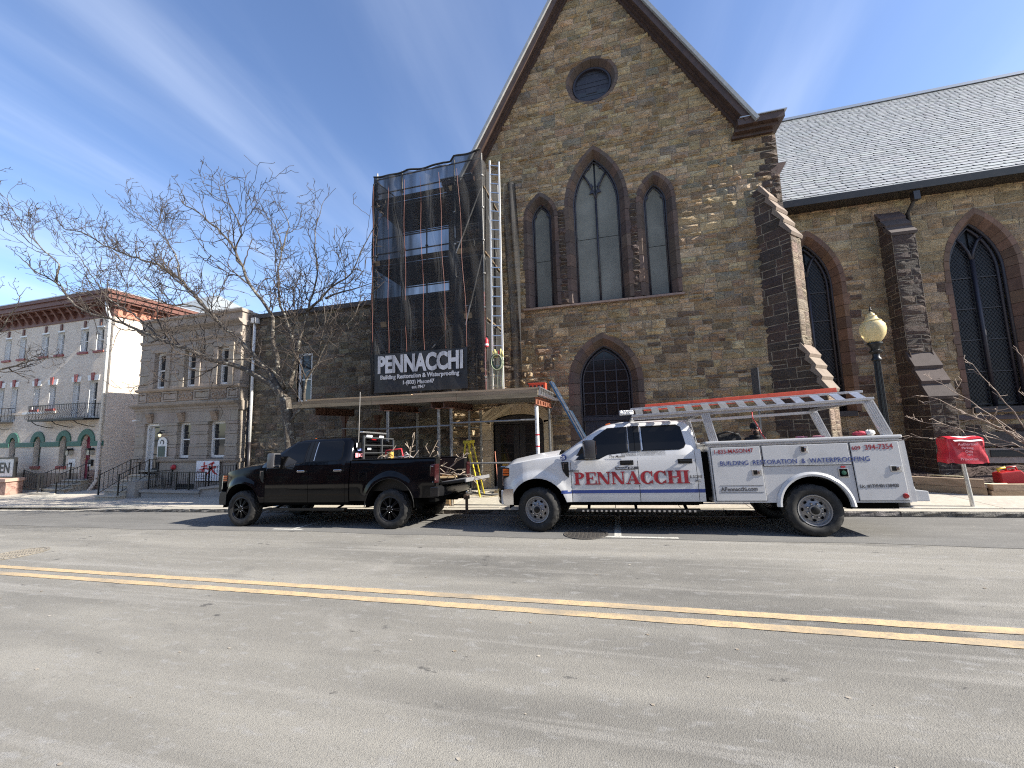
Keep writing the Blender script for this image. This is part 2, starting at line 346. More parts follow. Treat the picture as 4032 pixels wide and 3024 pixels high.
def masonry(pool,part,ivf,z0,z1,P,r,hs=(.11,.30),ws=(.17,.58),cols=None,out=.045,backing=True,mort=m_mort,tall=.18):
    """coursed squared rubble filling the intervals ivf(z); backing sheet of mortar"""
    z=z0; bk=B()
    while z<z1-.05:
        h=min(r.uniform(*hs),z1-z); zt=z+h
        if z1-zt<.08: zt=z1
        ib,it=ivf(z+.004),ivf(zt-.004)
        if len(ib)!=len(it):
            lo,hi=z+.004,zt-.004
            for _ in range(12):
                md=(lo+hi)/2
                if len(ivf(md))==len(ib): lo=md
                else: hi=md
            if lo-z>.045: zt=lo; it=ivf(lo)
            elif zt-hi>.045:
                zt=max(hi,z+.012); it=ib=[(max(a[0],c[0]),min(a[1],c[1])) for a in ib for c in ivf(hi) if min(a[1],c[1])-max(a[0],c[0])>.02]
            h=zt-z
        if h<.04:
            for a in ivf(zt-.002): bk.add([P(a[0],z,0),P(a[1],z,0),P(a[1],zt,0),P(a[0],zt,0)],[(0,1,2,3)])
            z=zt; continue
        if len(ib)==len(it): pairs=list(zip(ib,it))
        else:
            pairs=[]
            for a in ib:
                for c in it:
                    lo,hi=max(a[0],c[0]),min(a[1],c[1])
                    if hi-lo>.03: pairs.append(((lo,hi),(lo,hi)))
        for (b0,b1),(t0,t1) in pairs:
            if max(b1-b0,t1-t0)<.06: continue
            x=max(b0,t0); xe=min(b1,t1); cuts=[]
            while True:
                x+=r.uniform(*ws)*(1.25 if h>.26 else 1)
                if x>xe-.16: break
                cuts.append(x)
            xs_=[None]+cuts+[None]
            for i in range(len(xs_)-1):
                p0b,p0t=(b0,t0) if xs_[i] is None else (xs_[i],xs_[i]); p1b,p1t=(b1,t1) if xs_[i+1] is None else (xs_[i+1],xs_[i+1])
                if min(p1b-p0b,p1t-p0t)<.0 or max(p1b-p0b,p1t-p0t)<.05: continue
                ww=(p1b+p1t-p0b-p0t)/2
                parts_=[(z,zt)]
                if h>.21 and ww<.5 and r.random()<.42: mm=z+h*r.uniform(.38,.62); parts_=[(z,mm),(mm,zt)]
                for (za,zc) in parts_:
                    fa,fc=(za-z)/h,(zc-z)/h
                    q=(p0b+(p0t-p0b)*fa,p1b+(p1t-p1b)*fa,p1b+(p1t-p1b)*fc,p0b+(p0t-p0b)*fc,za,zc)
                    cx,cz=(p0b+p1b+p0t+p1t)/4,(za+zc)/2
                    pal=cols(cx,cz) if cols else TAN; c=jit(r.choice(pal),.14,r)
                    pool.put(part,rock(q,P,c,r,out),P(cx,cz,0),ww*(zc-za))
            bk.add([P(b0,z,0),P(b1,z,0),P(t1,zt,0),P(t0,zt,0)],[(0,1,2,3)])
        z=zt
    if backing: bk.build('mortar_bed',mort,part,fix=False)
def parch(w,zs,za):
    h=za-zs; R=(w*w+h*h)/(2*w)
    hw=lambda z: w if z<=zs else (sqrt(max(0,R*R-(z-zs)**2))-(R-w) if z<za else 0)
    top=lambda x: zs+sqrt(max(0,R*R-(abs(x)+R-w)**2))
    return R,hw,top
def halfout(w,zs,za,z0,nj,na):
    R=parch(w,zs,za)[0]; a1=asin(min(1,(za-zs)/R))
    return [(w,z0+(zs-z0)*i/nj) for i in range(nj)]+[(R*cos(a1*i/na)-(R-w),zs+R*sin(a1*i/na)) for i in range(na+1)]
def ring(part,cx,yf,inn,outr,z0,nj,na,depth=.26,proud=.025,r=rnd,cols=BRN,m=None,sub_=2,face=.45,P=None):
    """chamfered voussoirs between two pointed outlines (w,zs,za)"""
    P=P or (lambda a,b,o:(a,yf-o,b)); m=m or m_brown
    nj2,na2=nj*1,na*sub_
    I=halfout(*inn,z0,nj,na2); O=halfout(*outr,z0,nj,na2)
    segs=[(i,i+1) for i in range(nj)]+[(nj+k*sub_,nj+(k+1)*sub_) for k in range(na)]
    for sd in (-1,1):
        for si,(a,c) in enumerate(segs):
            b=B(); v=[]; idx=list(range(a,c+1)); qo=(r.uniform(.0,.06) if (a<nj and si%2) else 0)
            for k in idx:
                (xi,zi),(xo,zo)=I[k],O[k]
                e=.006 if k==a else (-.006 if k==c else 0)
                tz=(0,e) if k<nj or (k==nj and c==nj) else (0,e)
                xm,zm=xi+(xo-xi)*(1-face),zi+(zo-zi)*(1-face)
                xo2=xo+qo
                for (x,z,o) in ((xo2,zo,-.06),(xo2,zo,proud),(xm,zm,proud),(xi,zi,-depth),(xi,zi,-depth-.08)):
                    v.append(P(cx+sd*x,z+tz[1],o))
            n=5; f=[]
            for i in range(len(idx)-1): f+=[(i*n+j,i*n+j+1,(i+1)*n+j+1,(i+1)*n+j) for j in range(n-1)]
            f+=[tuple(range(n)),tuple(range((len(idx)-1)*n,len(idx)*n))]
            b.add(v,f,jit(r.choice(cols),.12,r)); b.build('voussoir',m,part)
def outline_pts(cx,inn,z0,nj=1,na=10):
    H=halfout(*inn,z0,nj,na); return [(cx-x,z) for x,z in H]+[(cx+x,z) for x,z in H[-2::-1]]
def pane(part,cx,inn,x0,x1,zb,zt,yy,m,name='pane',n=8,inset=.01):
    top=parch(*inn)[2]; b=B()
    x0+=inset; x1-=inset
    v=[];
    for i in range(n+1):
        x=x0+(x1-x0)*i/n; tz=min(zt-inset,top(x)) if abs(x)<inn[0] else zb
        v+=[(cx+x,yy,zb+inset),(cx+x,yy,max(tz,zb+inset))]
    b.add(v,[(2*i,2*i+2,2*i+3,2*i+1) for i in range(n)]); return b.build(name,m,part,fix=False)
church=thing('stone_church','tall brown rubble stone church with steep front gable and slate roofed nave','church',(0,12.4,-.1))
YF=12.4; XC=-.17
gable=thing('gable_wall',None,None); gable.parent=church; gable.matrix_parent_inverse=M.Translation((0,-12.4,.1))
def part(name,parent):
    o=bpy.data.objects.new(name,None); COL.objects.link(o); o.empty_display_size=.1; o.parent=parent
    if 'base' in parent: o.matrix_parent_inverse=M.Translation(-V(parent['base']))
    return o
bpy.data.objects.remove(gable); gable=part('gable_wall',church)
LAN=[(-2.09,(.335,8.98,9.60),(.60,8.95,9.91),5.86),(-.22,(.76,9.28,10.93),(1.035,9.2,11.24),5.86),(1.63,(.345,8.98,9.64),(.60,8.95,9.93),5.86)]
DOOR=(-.225,(.81,3.22,4.43),(1.15,3.2,4.80),-.05)
ROSE=(-.14,13.64,.66,.88)
ARCHX,ARCHW=-3.15,1.2      # limestone side entrance
def gab_iv(z):
    if z<10.62: L_,R_=-5.5,5.12
    else: k=(18.3-z)/1.72; L_,R_=XC-k,XC+k
    iv=[(L_,R_)]
    for cx,i,o,z0 in LAN:
        if 5.84<z<o[2]: h=parch(o[0]-.03,o[1],o[2]-.03)[1](z); iv=sub(iv,cx-h,cx+h)
    h=parch(DOOR[2][0]-.03,DOOR[2][1],DOOR[2][2]-.03)[1](z)
    if z<4.77: iv=sub(iv,DOOR[0]-h,DOOR[0]+h)
    d=abs(z-ROSE[1])
    if d<.84: h=sqrt(.84**2-d*d); iv=sub(iv,ROSE[0]-h,ROSE[0]+h)
    if z<2.60:
        h=ARCHW-.04 if z<2.2 else (ARCHW-.04)*sqrt(max(0,1-((z-2.2)/.4)**2)); iv=sub(iv,ARCHX-h,ARCHX+h)
    return iv
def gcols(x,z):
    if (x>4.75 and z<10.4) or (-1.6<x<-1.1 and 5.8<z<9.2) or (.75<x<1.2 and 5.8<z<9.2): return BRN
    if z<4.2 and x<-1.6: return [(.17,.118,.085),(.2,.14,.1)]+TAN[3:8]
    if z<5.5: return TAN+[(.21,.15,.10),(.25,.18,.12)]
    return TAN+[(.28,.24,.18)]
pool=Pool(); Pg=lambda a,b,o:(a,YF-o,b)
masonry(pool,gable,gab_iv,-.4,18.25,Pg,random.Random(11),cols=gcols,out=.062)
b=B(); b.prism([(-5.45,-.4),(4.95,-.4),(4.95,10.6),(4.2,10.6),(XC,18.2),(-4.55,10.6),(-5.45,10.6)],XZ,YF+.75,YF+.95); b.build('core',m_mort,church)
for x0,x1 in ((-5.45,-5.3),(4.8,4.95)):
    B().box(x0,x1,YF+.02,YF+.95,-.4,10.5).build('return_wall',m_mort,church)
# lancets
wins=[]
for cx,inn,o,z0 in LAN:
    wn=part('lancet_window',church); ring(wn,cx,YF,inn,o,z0,7 if inn[0]<.5 else 8,5 if inn[0]<.5 else 7,depth=.22)
    pts=outline_pts(cx,inn,z0,1,10); B().tube([(x,YF+.27,z) for x,z in pts],.042,6).build('frame',m_dwood,wn,smooth=True)
    pts=outline_pts(cx,(inn[0]-.06,inn[1],inn[2]-.09),z0,1,10); B().tube([(x,YF+.31,z) for x,z in pts],.028,6).build('inner_frame',m_dwood,wn,smooth=True)
    w_=inn[0]-.05
    B().box(cx-inn[0],cx+inn[0],YF+.24,YF+.36,z0-.02,z0+.07).build('bottom_rail',m_dwood,wn)
    if inn[0]>.5:
        zm=8.12
        for x0,x1 in ((-w_,-.02),(.02,w_)):
            pane(wn,cx,inn,x0,x1,z0,zm,YF+.33,m_pane); pane(wn,cx,inn,x0,x1,zm,99,YF+.335,m_pane,n=16)
        bb=B(); bb.tube([(cx,YF+.29,z0),(cx,YF+.29,9.55)],.034,6); bb.build('mullion',m_dwood,wn,smooth=True)
        for s in (-1,1):
            q=[(cx+s*.0,9.5),(cx+s*.06,9.75),(cx+s*.15,10.0),(cx+s*.27,10.25),(cx+s*.40,10.45)]
            B().tube([(x,YF+.29,z) for x,z in q],.032,6).build('tracery_bar',m_dwood,wn,smooth=True)
            for (x,z,a) in ((s*.13,9.75,.09),(s*.70,9.75,-.08*s),(s*.12,9.98,-.07),(s*.22,10.62,.08)):
                B().prism([(cx+x-.07,z-.05),(cx+x+.0,z+.09),(cx+x+.07,z-.03)],XZ,YF+.27,YF+.31).build('cusp',m_dwood,wn)
    else:
        zm=7.55
        pane(wn,cx,inn,-w_,w_,z0,zm,YF+.33,m_pane); pane(wn,cx,inn,-w_,w_,zm,99,YF+.335,m_pane,n=16)
        for s in (-1,1): B().prism([(cx+s*w_,9.1),(cx+s*(w_-.12),9.2),(cx+s*(w_-.02),9.34)],XZ,YF+.27,YF+.31).build('cusp',m_dwood,wn)
    B().prism([(x,z) for x,z in outline_pts(cx,inn,z0,1,10)],XZ,YF+.40,YF+.42).build('backing',m_dark,wn)
for s0,s1 in ((-2.76,-1.2),(-1.19,.62),(.63,2.26)):
    B().prism([(YF-.14,5.74),(YF-.14,5.80),(YF+.3,5.9),(YF+.3,5.74)],YZ,s0,s1,t=jit((.26,.19,.15))).build('sill_stone',m_brown,church)
# rose
rs=part('round_window',church); cx,cz,ri,ro=ROSE
for k in range(16):
    b=B(); v=[]
    for i in range(4):
        a=2*pi*(k+ .015+ .97*i/3)/16; ca,sa=cos(a),sin(a)
        for rr,o in ((ro,-.06),(ro,.03),(ri+.12,.03),(ri,-.2),(ri,-.3)): v.append((cx+rr*ca,YF-o,cz+rr*sa))
    f=[(i*5+j,i*5+j+1,(i+1)*5+j+1,(i+1)*5+j) for i in range(3) for j in range(4)]+[tuple(range(5)),tuple(range(15,20))]
    b.add(v,f,jit(rnd.choice(BRN),.1)); b.build('voussoir',m_brown,rs)
m_brd=mat('black_boards',(.030,.030,.040),.5,tint=True,var=[(12,(.045,.045,.055),.5,.7)])
B().lathe([(ri-.01,.16),(ri-.07,.16),(ri-.07,.3),(ri-.01,.3)],(cx,YF,cz),40,'y').build('frame',m_dwood,rs,smooth=30)
for k in range(8):
    za,zb=-.64+k*.16,-.64+(k+1)*.16-.008; zc=max(abs(za),abs(zb)); h=sqrt(max(.01,.65**2-min(abs(za),abs(zb))**2))
    B().box(cx-h,cx+h,YF+.27-.008*(k%3),YF+.31,cz+za,cz+zb,t=jit((1,1,1),.25)).build('board',m_brd,rs)
B().box(cx-.2,cx+.16,YF+.235,YF+.262,cz-.25,cz-.06).build('hatch',m_brd,rs)
# main pointed doorway
dr=part('pointed_doorway',church); cx,inn,o,z0=DOOR; ring(dr,cx,YF,inn,o,z0,9,5,depth=.3,face=.5)
B().tube([(x,YF+.33,z) for x,z in outline_pts(cx,inn,z0,1,10)],.05,6).build('frame',m_dwood,dr,smooth=True)
B().tube([(x,YF+.38,z) for x,z in outline_pts(cx,(inn[0]-.09,inn[1],inn[2]-.13),z0,1,10)],.035,6).build('inner_frame',m_dwood,dr,smooth=True)
xs_=[-.70,-.35,0,.35,.70]; zs_=[2.15,2.54,2.9,3.26,3.61,3.97]
for x in xs_[1:-1]: B().box(cx+x-.016,cx+x+.016,YF+.36,YF+.41,2.1,parch(*inn)[2](x)-.1).build('glazing_bar',m_dwood,dr)
for z in zs_:
    h=parch(inn[0]-.08,inn[1],inn[2]-.1)[1](z); B().box(cx-h,cx+h,YF+.358,YF+.408,z-.016,z+.016).build('glazing_bar',m_dwood,dr)
m_blk=mat('dark_window_glass',(.012,.012,.013),.12,spec=.5)
for i in range(4):
    for j in range(6):
        z0_,z1_=zs_[j],(zs_[j+1] if j<5 else 99)
        pane(dr,cx,(inn[0]-.06,inn[1],inn[2]-.08),xs_[i],xs_[i+1],z0_,z1_,YF+.40,m_blk,n=4,inset=.014)
B().box(cx-.8,cx+.8,YF+.33,YF+.45,2.0,2.12).build('transom',m_dwood,dr)
for s in (-1,1):
    lf=part('door_leaf',dr); x0,x1=(cx-.78,cx-.005) if s<0 else (cx+.005,cx+.78)
    B().box(x0,x1,YF+.38,YF+.44,-.05,1.99).build('slab',m_dwood,lf)
    for (a,c) in ((.1,.9),(1.0,1.85)):
        for (p,q) in ((x0+.08,(x0+x1)/2-.04),((x0+x1)/2+.04,x1-.08)): B().box(p,q,YF+.36,YF+.385,a,c).build('raised_panel',m_dwood,lf,bev=.01)
B().prism([(x,z) for x,z in outline_pts(cx,inn,-.05,1,10)],XZ,YF+.47,YF+.49).build('backing',m_dark,dr)
B().box(cx-1.0,cx+1.0,YF-.25,YF+.5,-.3,-.03).build('threshold',m_kerbtop,dr)
# limestone side entrance with segmental arch
m_lime=mat('limestone',(.46,.36,.235),.85,tint=True,var=[(4,(-.82,-.8,-.76),.45,.7),(30,(-1.1,-1.1,-1.08),.5,.7)],bump=[(70,.2,.005)])
en=part('side_entrance',church); wi,zsI,rise=.905,1.98,.30; wo,zoI=1.2,2.2
def seg_top(w,zs,rise,t): # elliptical-ish segmental arch, t in 0..1 left->right
    x=-w+2*w*t; return x,zs+rise*(1-(x/w)**2)**.5 if abs(x)<w else zs
for s in (-1,1):
    z=-.12
    for h in (.55,.5,.52,.5,.14):
        b=B(); z1=z+h-.006; x0,x1=ARCHX+s*wi,ARCHX+s*wo
        b.box(min(x0,x1),max(x0,x1),YF-.035,YF+.32,z,z1,t=jit((1,1,1),.07)); b.build('jamb_stone',m_lime,en,bev=.012); z+=h
NA=9
for k in range(NA):
    b=B(); v=[]
    for i in range(3):
        t=(k+.01+.98*i/2)/NA; a=pi*(1-t)
        xi,zi=wi*cos(a),zsI+.32*sin(a)**.8; xo,zo=wo*cos(a),zsI+.10+.56*sin(a)**.75
        if k in(0,NA-1) and i==(0 if k==0 else 2): zi=zsI; zo=zsI+.1
        for (x,z,y) in ((xi,zi,YF+.32),(xi,zi,YF-.035),(xo,zo,YF-.035),(xo,zo,YF+.05)): v.append((ARCHX+x,y,z))
    f=[(i*4+j,i*4+(j+1)%4,(i+1)*4+(j+1)%4,(i+1)*4+j) for i in range(2) for j in range(4)]+[(0,1,2,3),(8,9,10,11)]
    b.add(v,f,jit((1,1,1),.06)); b.build('voussoir',m_lime,en)
B().box(ARCHX-wo-.3,ARCHX+wo+.3,YF+.46,YF+.5,-.2,2.6).build('backing',m_dark,en)
m_ddoor=mat('black_door_paint',(.017,.016,.017),.4,var=[(6,(.028,.025,.024),.5,.7)])
for s in (-1,1):
    lf=part('door_leaf',en); x0,x1=(ARCHX-.86,ARCHX-.01) if s<0 else (ARCHX+.01,ARCHX+.86)
    B().box(x0,x1,YF+.36,YF+.42,-.1,1.95).build('slab',m_ddoor,lf)
    for k in range(4):
        za=.72+k*.31; B().box(x0+.2,x1-.2,YF+.35,YF+.359,za,za+.27).build('pane',m_blk,lf); B().box(x0+.18,x1-.18,YF+.33,YF+.357,za+.275,za+.30).build('glazing_bar',m_ddoor,lf)
    B().box(x0+.2,x1-.2,YF+.345,YF+.36,.05,.5).build('raised_panel',m_ddoor,lf,bev=.01)
B().prism([(ARCHX-.9,1.97)]+[(ARCHX+.9*cos(pi*(1-t/12)),1.97+.30*sin(pi*t/12)) for t in range(13)]+[(ARCHX+.9,1.97)],XZ,YF+.35,YF+.4).build('fanlight',m_ddoor,en)
m_brass=mat('brass',(.55,.40,.16),.35,.9)
B().box(ARCHX-.62,ARCHX-.27,YF+.34,YF+.358,.53,.62).build('letter_slot',m_brass,en); B().ball((ARCHX+.07,YF+.33,.66),.03).build('door_knob',m_brass,en,smooth=True)
B().box(ARCHX-1.1,ARCHX+1.1,YF-.3,YF+.45,-.32,-.12).build('threshold',m_kerbtop,en)
# rakes, cornice returns, transept roof
SL=V((1,0,-1.72)).normalized(); 
for s in (-1,1):
    rk=part('raking_cornice',church); d=V((s*SL.x,0,SL.z)); nrm=V((s*1.72,0,1)).normalized(); top=V((XC,0,18.58)); ln=9.0
    def bd(y0,y1,n0,n1,m,name):
        b=B(); c=top+d*(ln/2)+nrm*((n0+n1)/2)+V((0,(y0+y1)/2,0)); b.ob(c,d*(ln/2),V((0,(y1-y0)/2,0)),nrm*((n1-n0)/2)); b.build(name,m,rk)
    bd(YF-.36,YF+.35,-.11,.0,m_rake,'soffit'); bd(YF-.2,YF+.3,-.18,-.112,m_rake,'bed_mould'); bd(YF-.1,YF+.3,-.25,-.182,m_rake,'frieze_board')
    bd(YF-.42,YF-.362,-.14,.09,m_rake,'fascia'); bd(YF-.45,YF+.5,.092,.12,m_flash,'metal_edge')
    xe=XC+s*4.72
    for (w0,w1,y0,z0,z1,nm) in ((4.10,5.2,YF-.12,10.42,10.52,'bed_mould'),(4.15,5.3,YF-.26,10.522,10.62,'soffit'),(4.2,5.42,YF-.40,10.622,10.82,'fascia'),(4.25,5.48,YF-.44,10.822,10.85,'metal_edge')):
        b=B(); xa,xb=XC+s*w0,XC+s*w1; b.box(min(xa,xb),max(xa,xb),y0,YF+.55,z0,z1); b.build(nm,m_flash if nm=='metal_edge' else m_rake,rk)
    b=B(); p0=top+nrm*.14; b.add([p0+V((0,YF-.5,0)),p0+V((0,30,0)),p0+d*9.2+V((0,30,0)),p0+d*9.2+V((0,YF-.5,0)),p0+V((0,YF-.5,0))-nrm*.1,p0+V((0,30,0))-nrm*.1,p0+d*9.2+V((0,30,0))-nrm*.1,p0+d*9.2+V((0,YF-.5,0))-nrm*.1],[(0,1,2,3),(7,6,5,4),(0,4,5,1),(1,5,6,2),(2,6,7,3),(3,7,4,0)]); b.build('transept_roof',m_slate,church)
B().prism([(4.9,9.0),(5.15,9.15),(5.32,9.45),(4.9,9.45)],XZ,YF-.02,YF+.4,t=(.15,.1,.08)).build('corbel_stone',m_brown,church)
# diagonal buttress
def buttress(cx,cy,dx,dy,hw,prof,r,nm='buttress',cap_h=3,endc=BRN,capc=(.20,.14,.115)):
    """prof: list of (projection,z) from the wall top down; stones on both faces, sloping cap stones on the weatherings"""
    bt=part(nm,church); D=V((dx,dy,0)).normalized(); E=V((-D.y,D.x,0))
    if E.x<0: E=-E
    O=V((cx,cy,0)); P3=lambda p,s,z:O+D*p+E*s+V((0,0,z))
    pj=lambda z:None
    def proj(z):
        for (p0,z0),(p1,z1) in zip(prof,prof[1:]):
            if z1<=z<=z0: return p0+(p1-p0)*(z0-z)/(z0-z1) if z0!=z1 else p1
        return 0
    zb,zt=prof[-1][1],prof[0][1]
    inset=-.75
    for sd in (-1,1):
        P=lambda a,b_,o,sd=sd:P3(a,sd*(hw+o-.02),b_)
        masonry(pool,bt,lambda z:[(inset,proj(z))] ,zb,zt-.05,P,r,hs=(.2,.36),ws=(.28,.6),cols=lambda x,z:BRN,out=.02)
    for (p0,z0),(p1,z1) in zip(prof,prof[1:]):
        if abs(p1-p0)<.02:
            P=lambda a,b_,o,p=p1:P3(p+o-.01,a,b_)
            masonry(pool,bt,lambda z:[(-hw,hw)],z1,z0,P,r,hs=(.2,.34),ws=(.2,.42),cols=lambda x,z:endc,out=.02)
        else:
            n=cap_h
            for k in range(n):
                a0,a1=k/n,(k+1)/n; q0=(p0+(p1-p0)*a0,z0+(z1-z0)*a0); q1=(p0+(p1-p0)*a1,z0+(z1-z0)*a1)
                b=B(); v=[P3(*pp) for pp in ((q0[0]-.05,-hw-.03,q0[1]+.045),(q0[0]-.05,hw+.03,q0[1]+.045),(q1[0]+.05,hw+.03,q1[1]+.02),(q1[0]+.05,-hw-.03,q1[1]+.02))]
                v+=[P3(*pp) for pp in ((q0[0]-.1,-hw-.03,q0[1]-.12),(q0[0]-.1,hw+.03,q0[1]-.12),(q1[0]+.02,hw+.03,q1[1]-.06),(q1[0]+.02,-hw-.03,q1[1]-.06))]
                b.add(v,[(0,1,2,3),(7,6,5,4),(0,4,5,1),(1,5,6,2),(2,6,7,3),(3,7,4,0)],jit(capc,.12,r)); b.build('weathering_stone',m_brown,bt)
    return bt
buttress(4.72,YF,1,-1,.29,[(.02,8.72),(.62,7.0),(.62,3.88),(1.04,2.62),(1.04,-.2)],random.Random(21),cap_h=4,endc=[(.26,.20,.15),(.23,.17,.13),(.29,.225,.17),(.2,.15,.115)],capc=(.185,.142,.112))  # end stones lightened in colour to carry the sunlit face of the sandstone
# nave
YN=13.6; nave=part('nave_wall',church)
NW=[(6.16,(.62,6.0,7.42),(.87,6.0,7.77),2.05),(10.32,(.64,6.0,7.44),(.89,6.0,7.80),2.05),(14.5,(.64,6.0,7.44),(.89,6.0,7.80),2.05)]
def nav_iv(z):
    iv=[(5.0,19.)]
    for cx,i,o,z0 in NW:
        if z0-.02<z<o[2]: h=parch(o[0]-.03,o[1],o[2]-.03)[1](z); iv=sub(iv,cx-h,cx+h)
    return iv
def ncols(x,z):
    for cx,i,o,z0 in NW:
        if o[0]-.05<abs(x-cx)<o[0]+.3 and z<6.2 and rnd.random()<.3: return [(.16,.105,.075),(.19,.125,.088)]
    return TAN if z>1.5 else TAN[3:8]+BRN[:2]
Pn=lambda a,b,o:(a,YN-o,b)
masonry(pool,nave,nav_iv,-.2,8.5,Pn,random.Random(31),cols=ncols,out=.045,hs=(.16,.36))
B().box(5.0,19,YN+.6,YN+.8,-.2,8.5).build('core',m_mort,church)
for cx,inn,o,z0 in NW[:2]:
    wn=part('traceried_window',church); ring(wn,cx,YN,inn,o,z0,11,7,depth=.2,face=.5,cols=[(.165,.098,.066),(.14,.085,.06),(.125,.077,.057),(.18,.106,.07)])
    for d_,rr,w2 in ((.26,.05,0),(.33,.04,.08)):
        B().tube([(x,YN+d_,z) for x,z in outline_pts(cx,(inn[0]-w2,inn[1],inn[2]-w2*1.5),z0,1,10)],rr,6).build('frame',m_dwood,wn,smooth=True)
    B().tube([(cx,YN+.30,z0),(cx,YN+.30,6.35)],.055,6).build('mullion',m_dwood,wn,smooth=True)
    for s in (-1,1):
        q=[(0,6.3),(.06,6.6),(.18,6.88),(.34,7.08)]; B().tube([(cx+s*x,YN+.30,z) for x,z in q],.04,6).build('tracery_bar',m_dwood,wn,smooth=True)
        lx=cx+s*.29
        for k in range(5):
            za=z0+.1+k*.92; zb=za+.90
            p=pane(wn,cx,(inn[0]-.05,inn[1],inn[2]-.06),min(s*.03,s*.57),max(s*.03,s*.57),za,zb if k<4 else 99,YN+.37,m_dglass,n=6)
            B().box(min(cx+s*.04,cx+s*.56),max(cx+s*.04,cx+s*.56),YN+.335,YN+.36,za-.012,za+.012).build('saddle_bar',m_lead,wn)
        bb=B()
        x0,x1=(cx-.57,cx-.04) if s<0 else (cx+.04,cx+.57)
        zt_=6.55
        kk=-8
        while kk<40:
            for sg in (1,-1):
                c0=z0+.1+kk*.125; pts_=[]
                for t in range(9):
                    x=x0+(x1-x0)*t/8; z=c0+sg*(x-x0)*1.45+(0 if sg>0 else .77)
                    if z0+.1<z<min(parch(inn[0]-.08,inn[1],inn[2]-.1)[2](x-cx),6.95): pts_.append((x,YN+.352+.003*sg,z))
                if len(pts_)>1: bb.beam(pts_[0],pts_[-1],.006,.012,up=(0,1,0))
            kk+=1
        bb.build('lead_lattice',m_lead,wn,kind='stuff')
    B().box(cx-inn[0]-.1,cx+inn[0]+.1,YN-.1,YN+.4,z0-.14,z0+.02,t=(.06,.055,.055)).build('sill_stone',m_brown,wn)
    B().prism(outline_pts(cx,inn,z0,1,10),XZ,YN+.41,YN+.43).build('backing',m_dark,wn)
buttress(8.27,YN,0,-1,.28,[(.02,8.0),(.55,7.1),(.55,3.62),(1.05,2.35),(1.05,-.1)],random.Random(22),cap_h=3,capc=(.075,.058,.052))
B().prism([(YN-.07,1.78),(YN+.02,1.9),(YN+.02,1.72),(YN-.07,1.72)],YZ,8.7,19,t=(.10,.075,.07)).build('string_course',m_brown,church)
# basement lights and ducts at the foot of the nave
B().box(9.1,10.9,YN-.09,YN,.55,.95,t=(.42,.34,.28)).build('basement_panel',m_brown,church)
B().box(9.75,10.5,YN-.11,YN-.091,.72,.9).build('basement_vent',m_dark,church)
B().box(8.95,12.5,YN-.12,YN,1.0,1.38,t=(.055,.05,.05)).build('plinth_course',m_brown,church)
# nave roof
EA=(13.18,8.58); RI=(19.6,15.85); nr=part('nave_roof',church)
dv=V((0,RI[0]-EA[0],RI[1]-EA[1])); LNR=dv.length; dv.normalize(); nv=V((0,-dv.z,dv.y))
B().add([(4.2,EA[0],EA[1]-.06),(60,EA[0],EA[1]-.06),(60,RI[0],RI[1]-.06),(4.2,RI[0],RI[1]-.06)],[(0,1,2,3)]).build('roof_deck',mat('roof_felt',(.05,.05,.055),.9),nr)
B().add([(4.2,RI[0],RI[1]-.06),(60,RI[0],RI[1]-.06),(60,2*RI[0]-EA[0],EA[1]-.06),(4.2,2*RI[0]-EA[0],EA[1]-.06)],[(0,1,2,3)]).build('far_slope',m_slate,nr)
spool=Pool(); r=random.Random(41); row=0; gh=.205
while row*gh<LNR-.02:
    s0=row*gh; x=4.2+(.17 if row%2 else 0)+r.uniform(-.03,.03); gw=.34
    while x<19:
        wdt=gw*r.uniform(.86,1.14); l0=s0-.015; l1=min(s0+gh+.05,LNR)
        c=V((0,EA[0],EA[1])); t=jit(r.choice([(1,1,1),(.9,.92,.93),(1.06,1.06,1.05),(.96,.97,.98),(1.2,1.2,1.18)]),.07,r)
        a=r.uniform(.0,.006); e=.004
        p=lambda xx,l,o:(xx,c.y+dv.y*l+nv.y*o,c.z+dv.z*l+nv.z*o)
        ch=.06 if r.random()<.85 else 0
        b=B(); b.add([p(x+e+ch*.5,l0,.028+a),p(x+wdt-e-ch*.5,l0,.028+a),p(x+wdt-e,l0+ch,.026+a),p(x+wdt-e,l1,.006),p(x+e,l1,.006),p(x+e,l0+ch,.026+a)]+[p(x+e,l0,.0),p(x+wdt-e,l0,.0)],[(0,1,2,3,4,5),(6,7,1,0)],t)
        spool.put(nr,b,p(x,l0,0),wdt*gh); x+=wdt
    row+=1
spool.flush(300,'slate','slating',m_slate)
bb=B(); bb.grid(lambda u,v:(19+41*u,EA[0]+dv.y*LNR*v,EA[1]+dv.z*LNR*v),4,4); bb.build('slate_slope',m_slate,nr)
B().box(4.2,60,RI[0]-.12,RI[0]+.12,RI[1]-.02,RI[1]+.1).build('ridge_cap',m_flash,nr)
B().prism([(EA[0]-.13,8.36),(EA[0]-.16,8.56),(EA[0]+.03,8.56),(EA[0]+.4,8.48),(EA[0]+.42,8.36)],YZ,5.05,60).build('eaves_gutter',m_gut,nr)
dp=part('downpipe',church); B().tube([(8.72,EA[0]-.05,8.32),(8.72,EA[0]-.03,8.12),(8.74,YN-.08,7.85),(8.74,YN-.08,5.2)],.05,8).build('pipe',m_gut,dp,smooth=True); B().box(8.65,8.80,EA[0]-.12,EA[0]+.03,8.05,8.30).build('hopper',m_gut,dp)
pool.flush(300,'stone','stonework',m_stone)
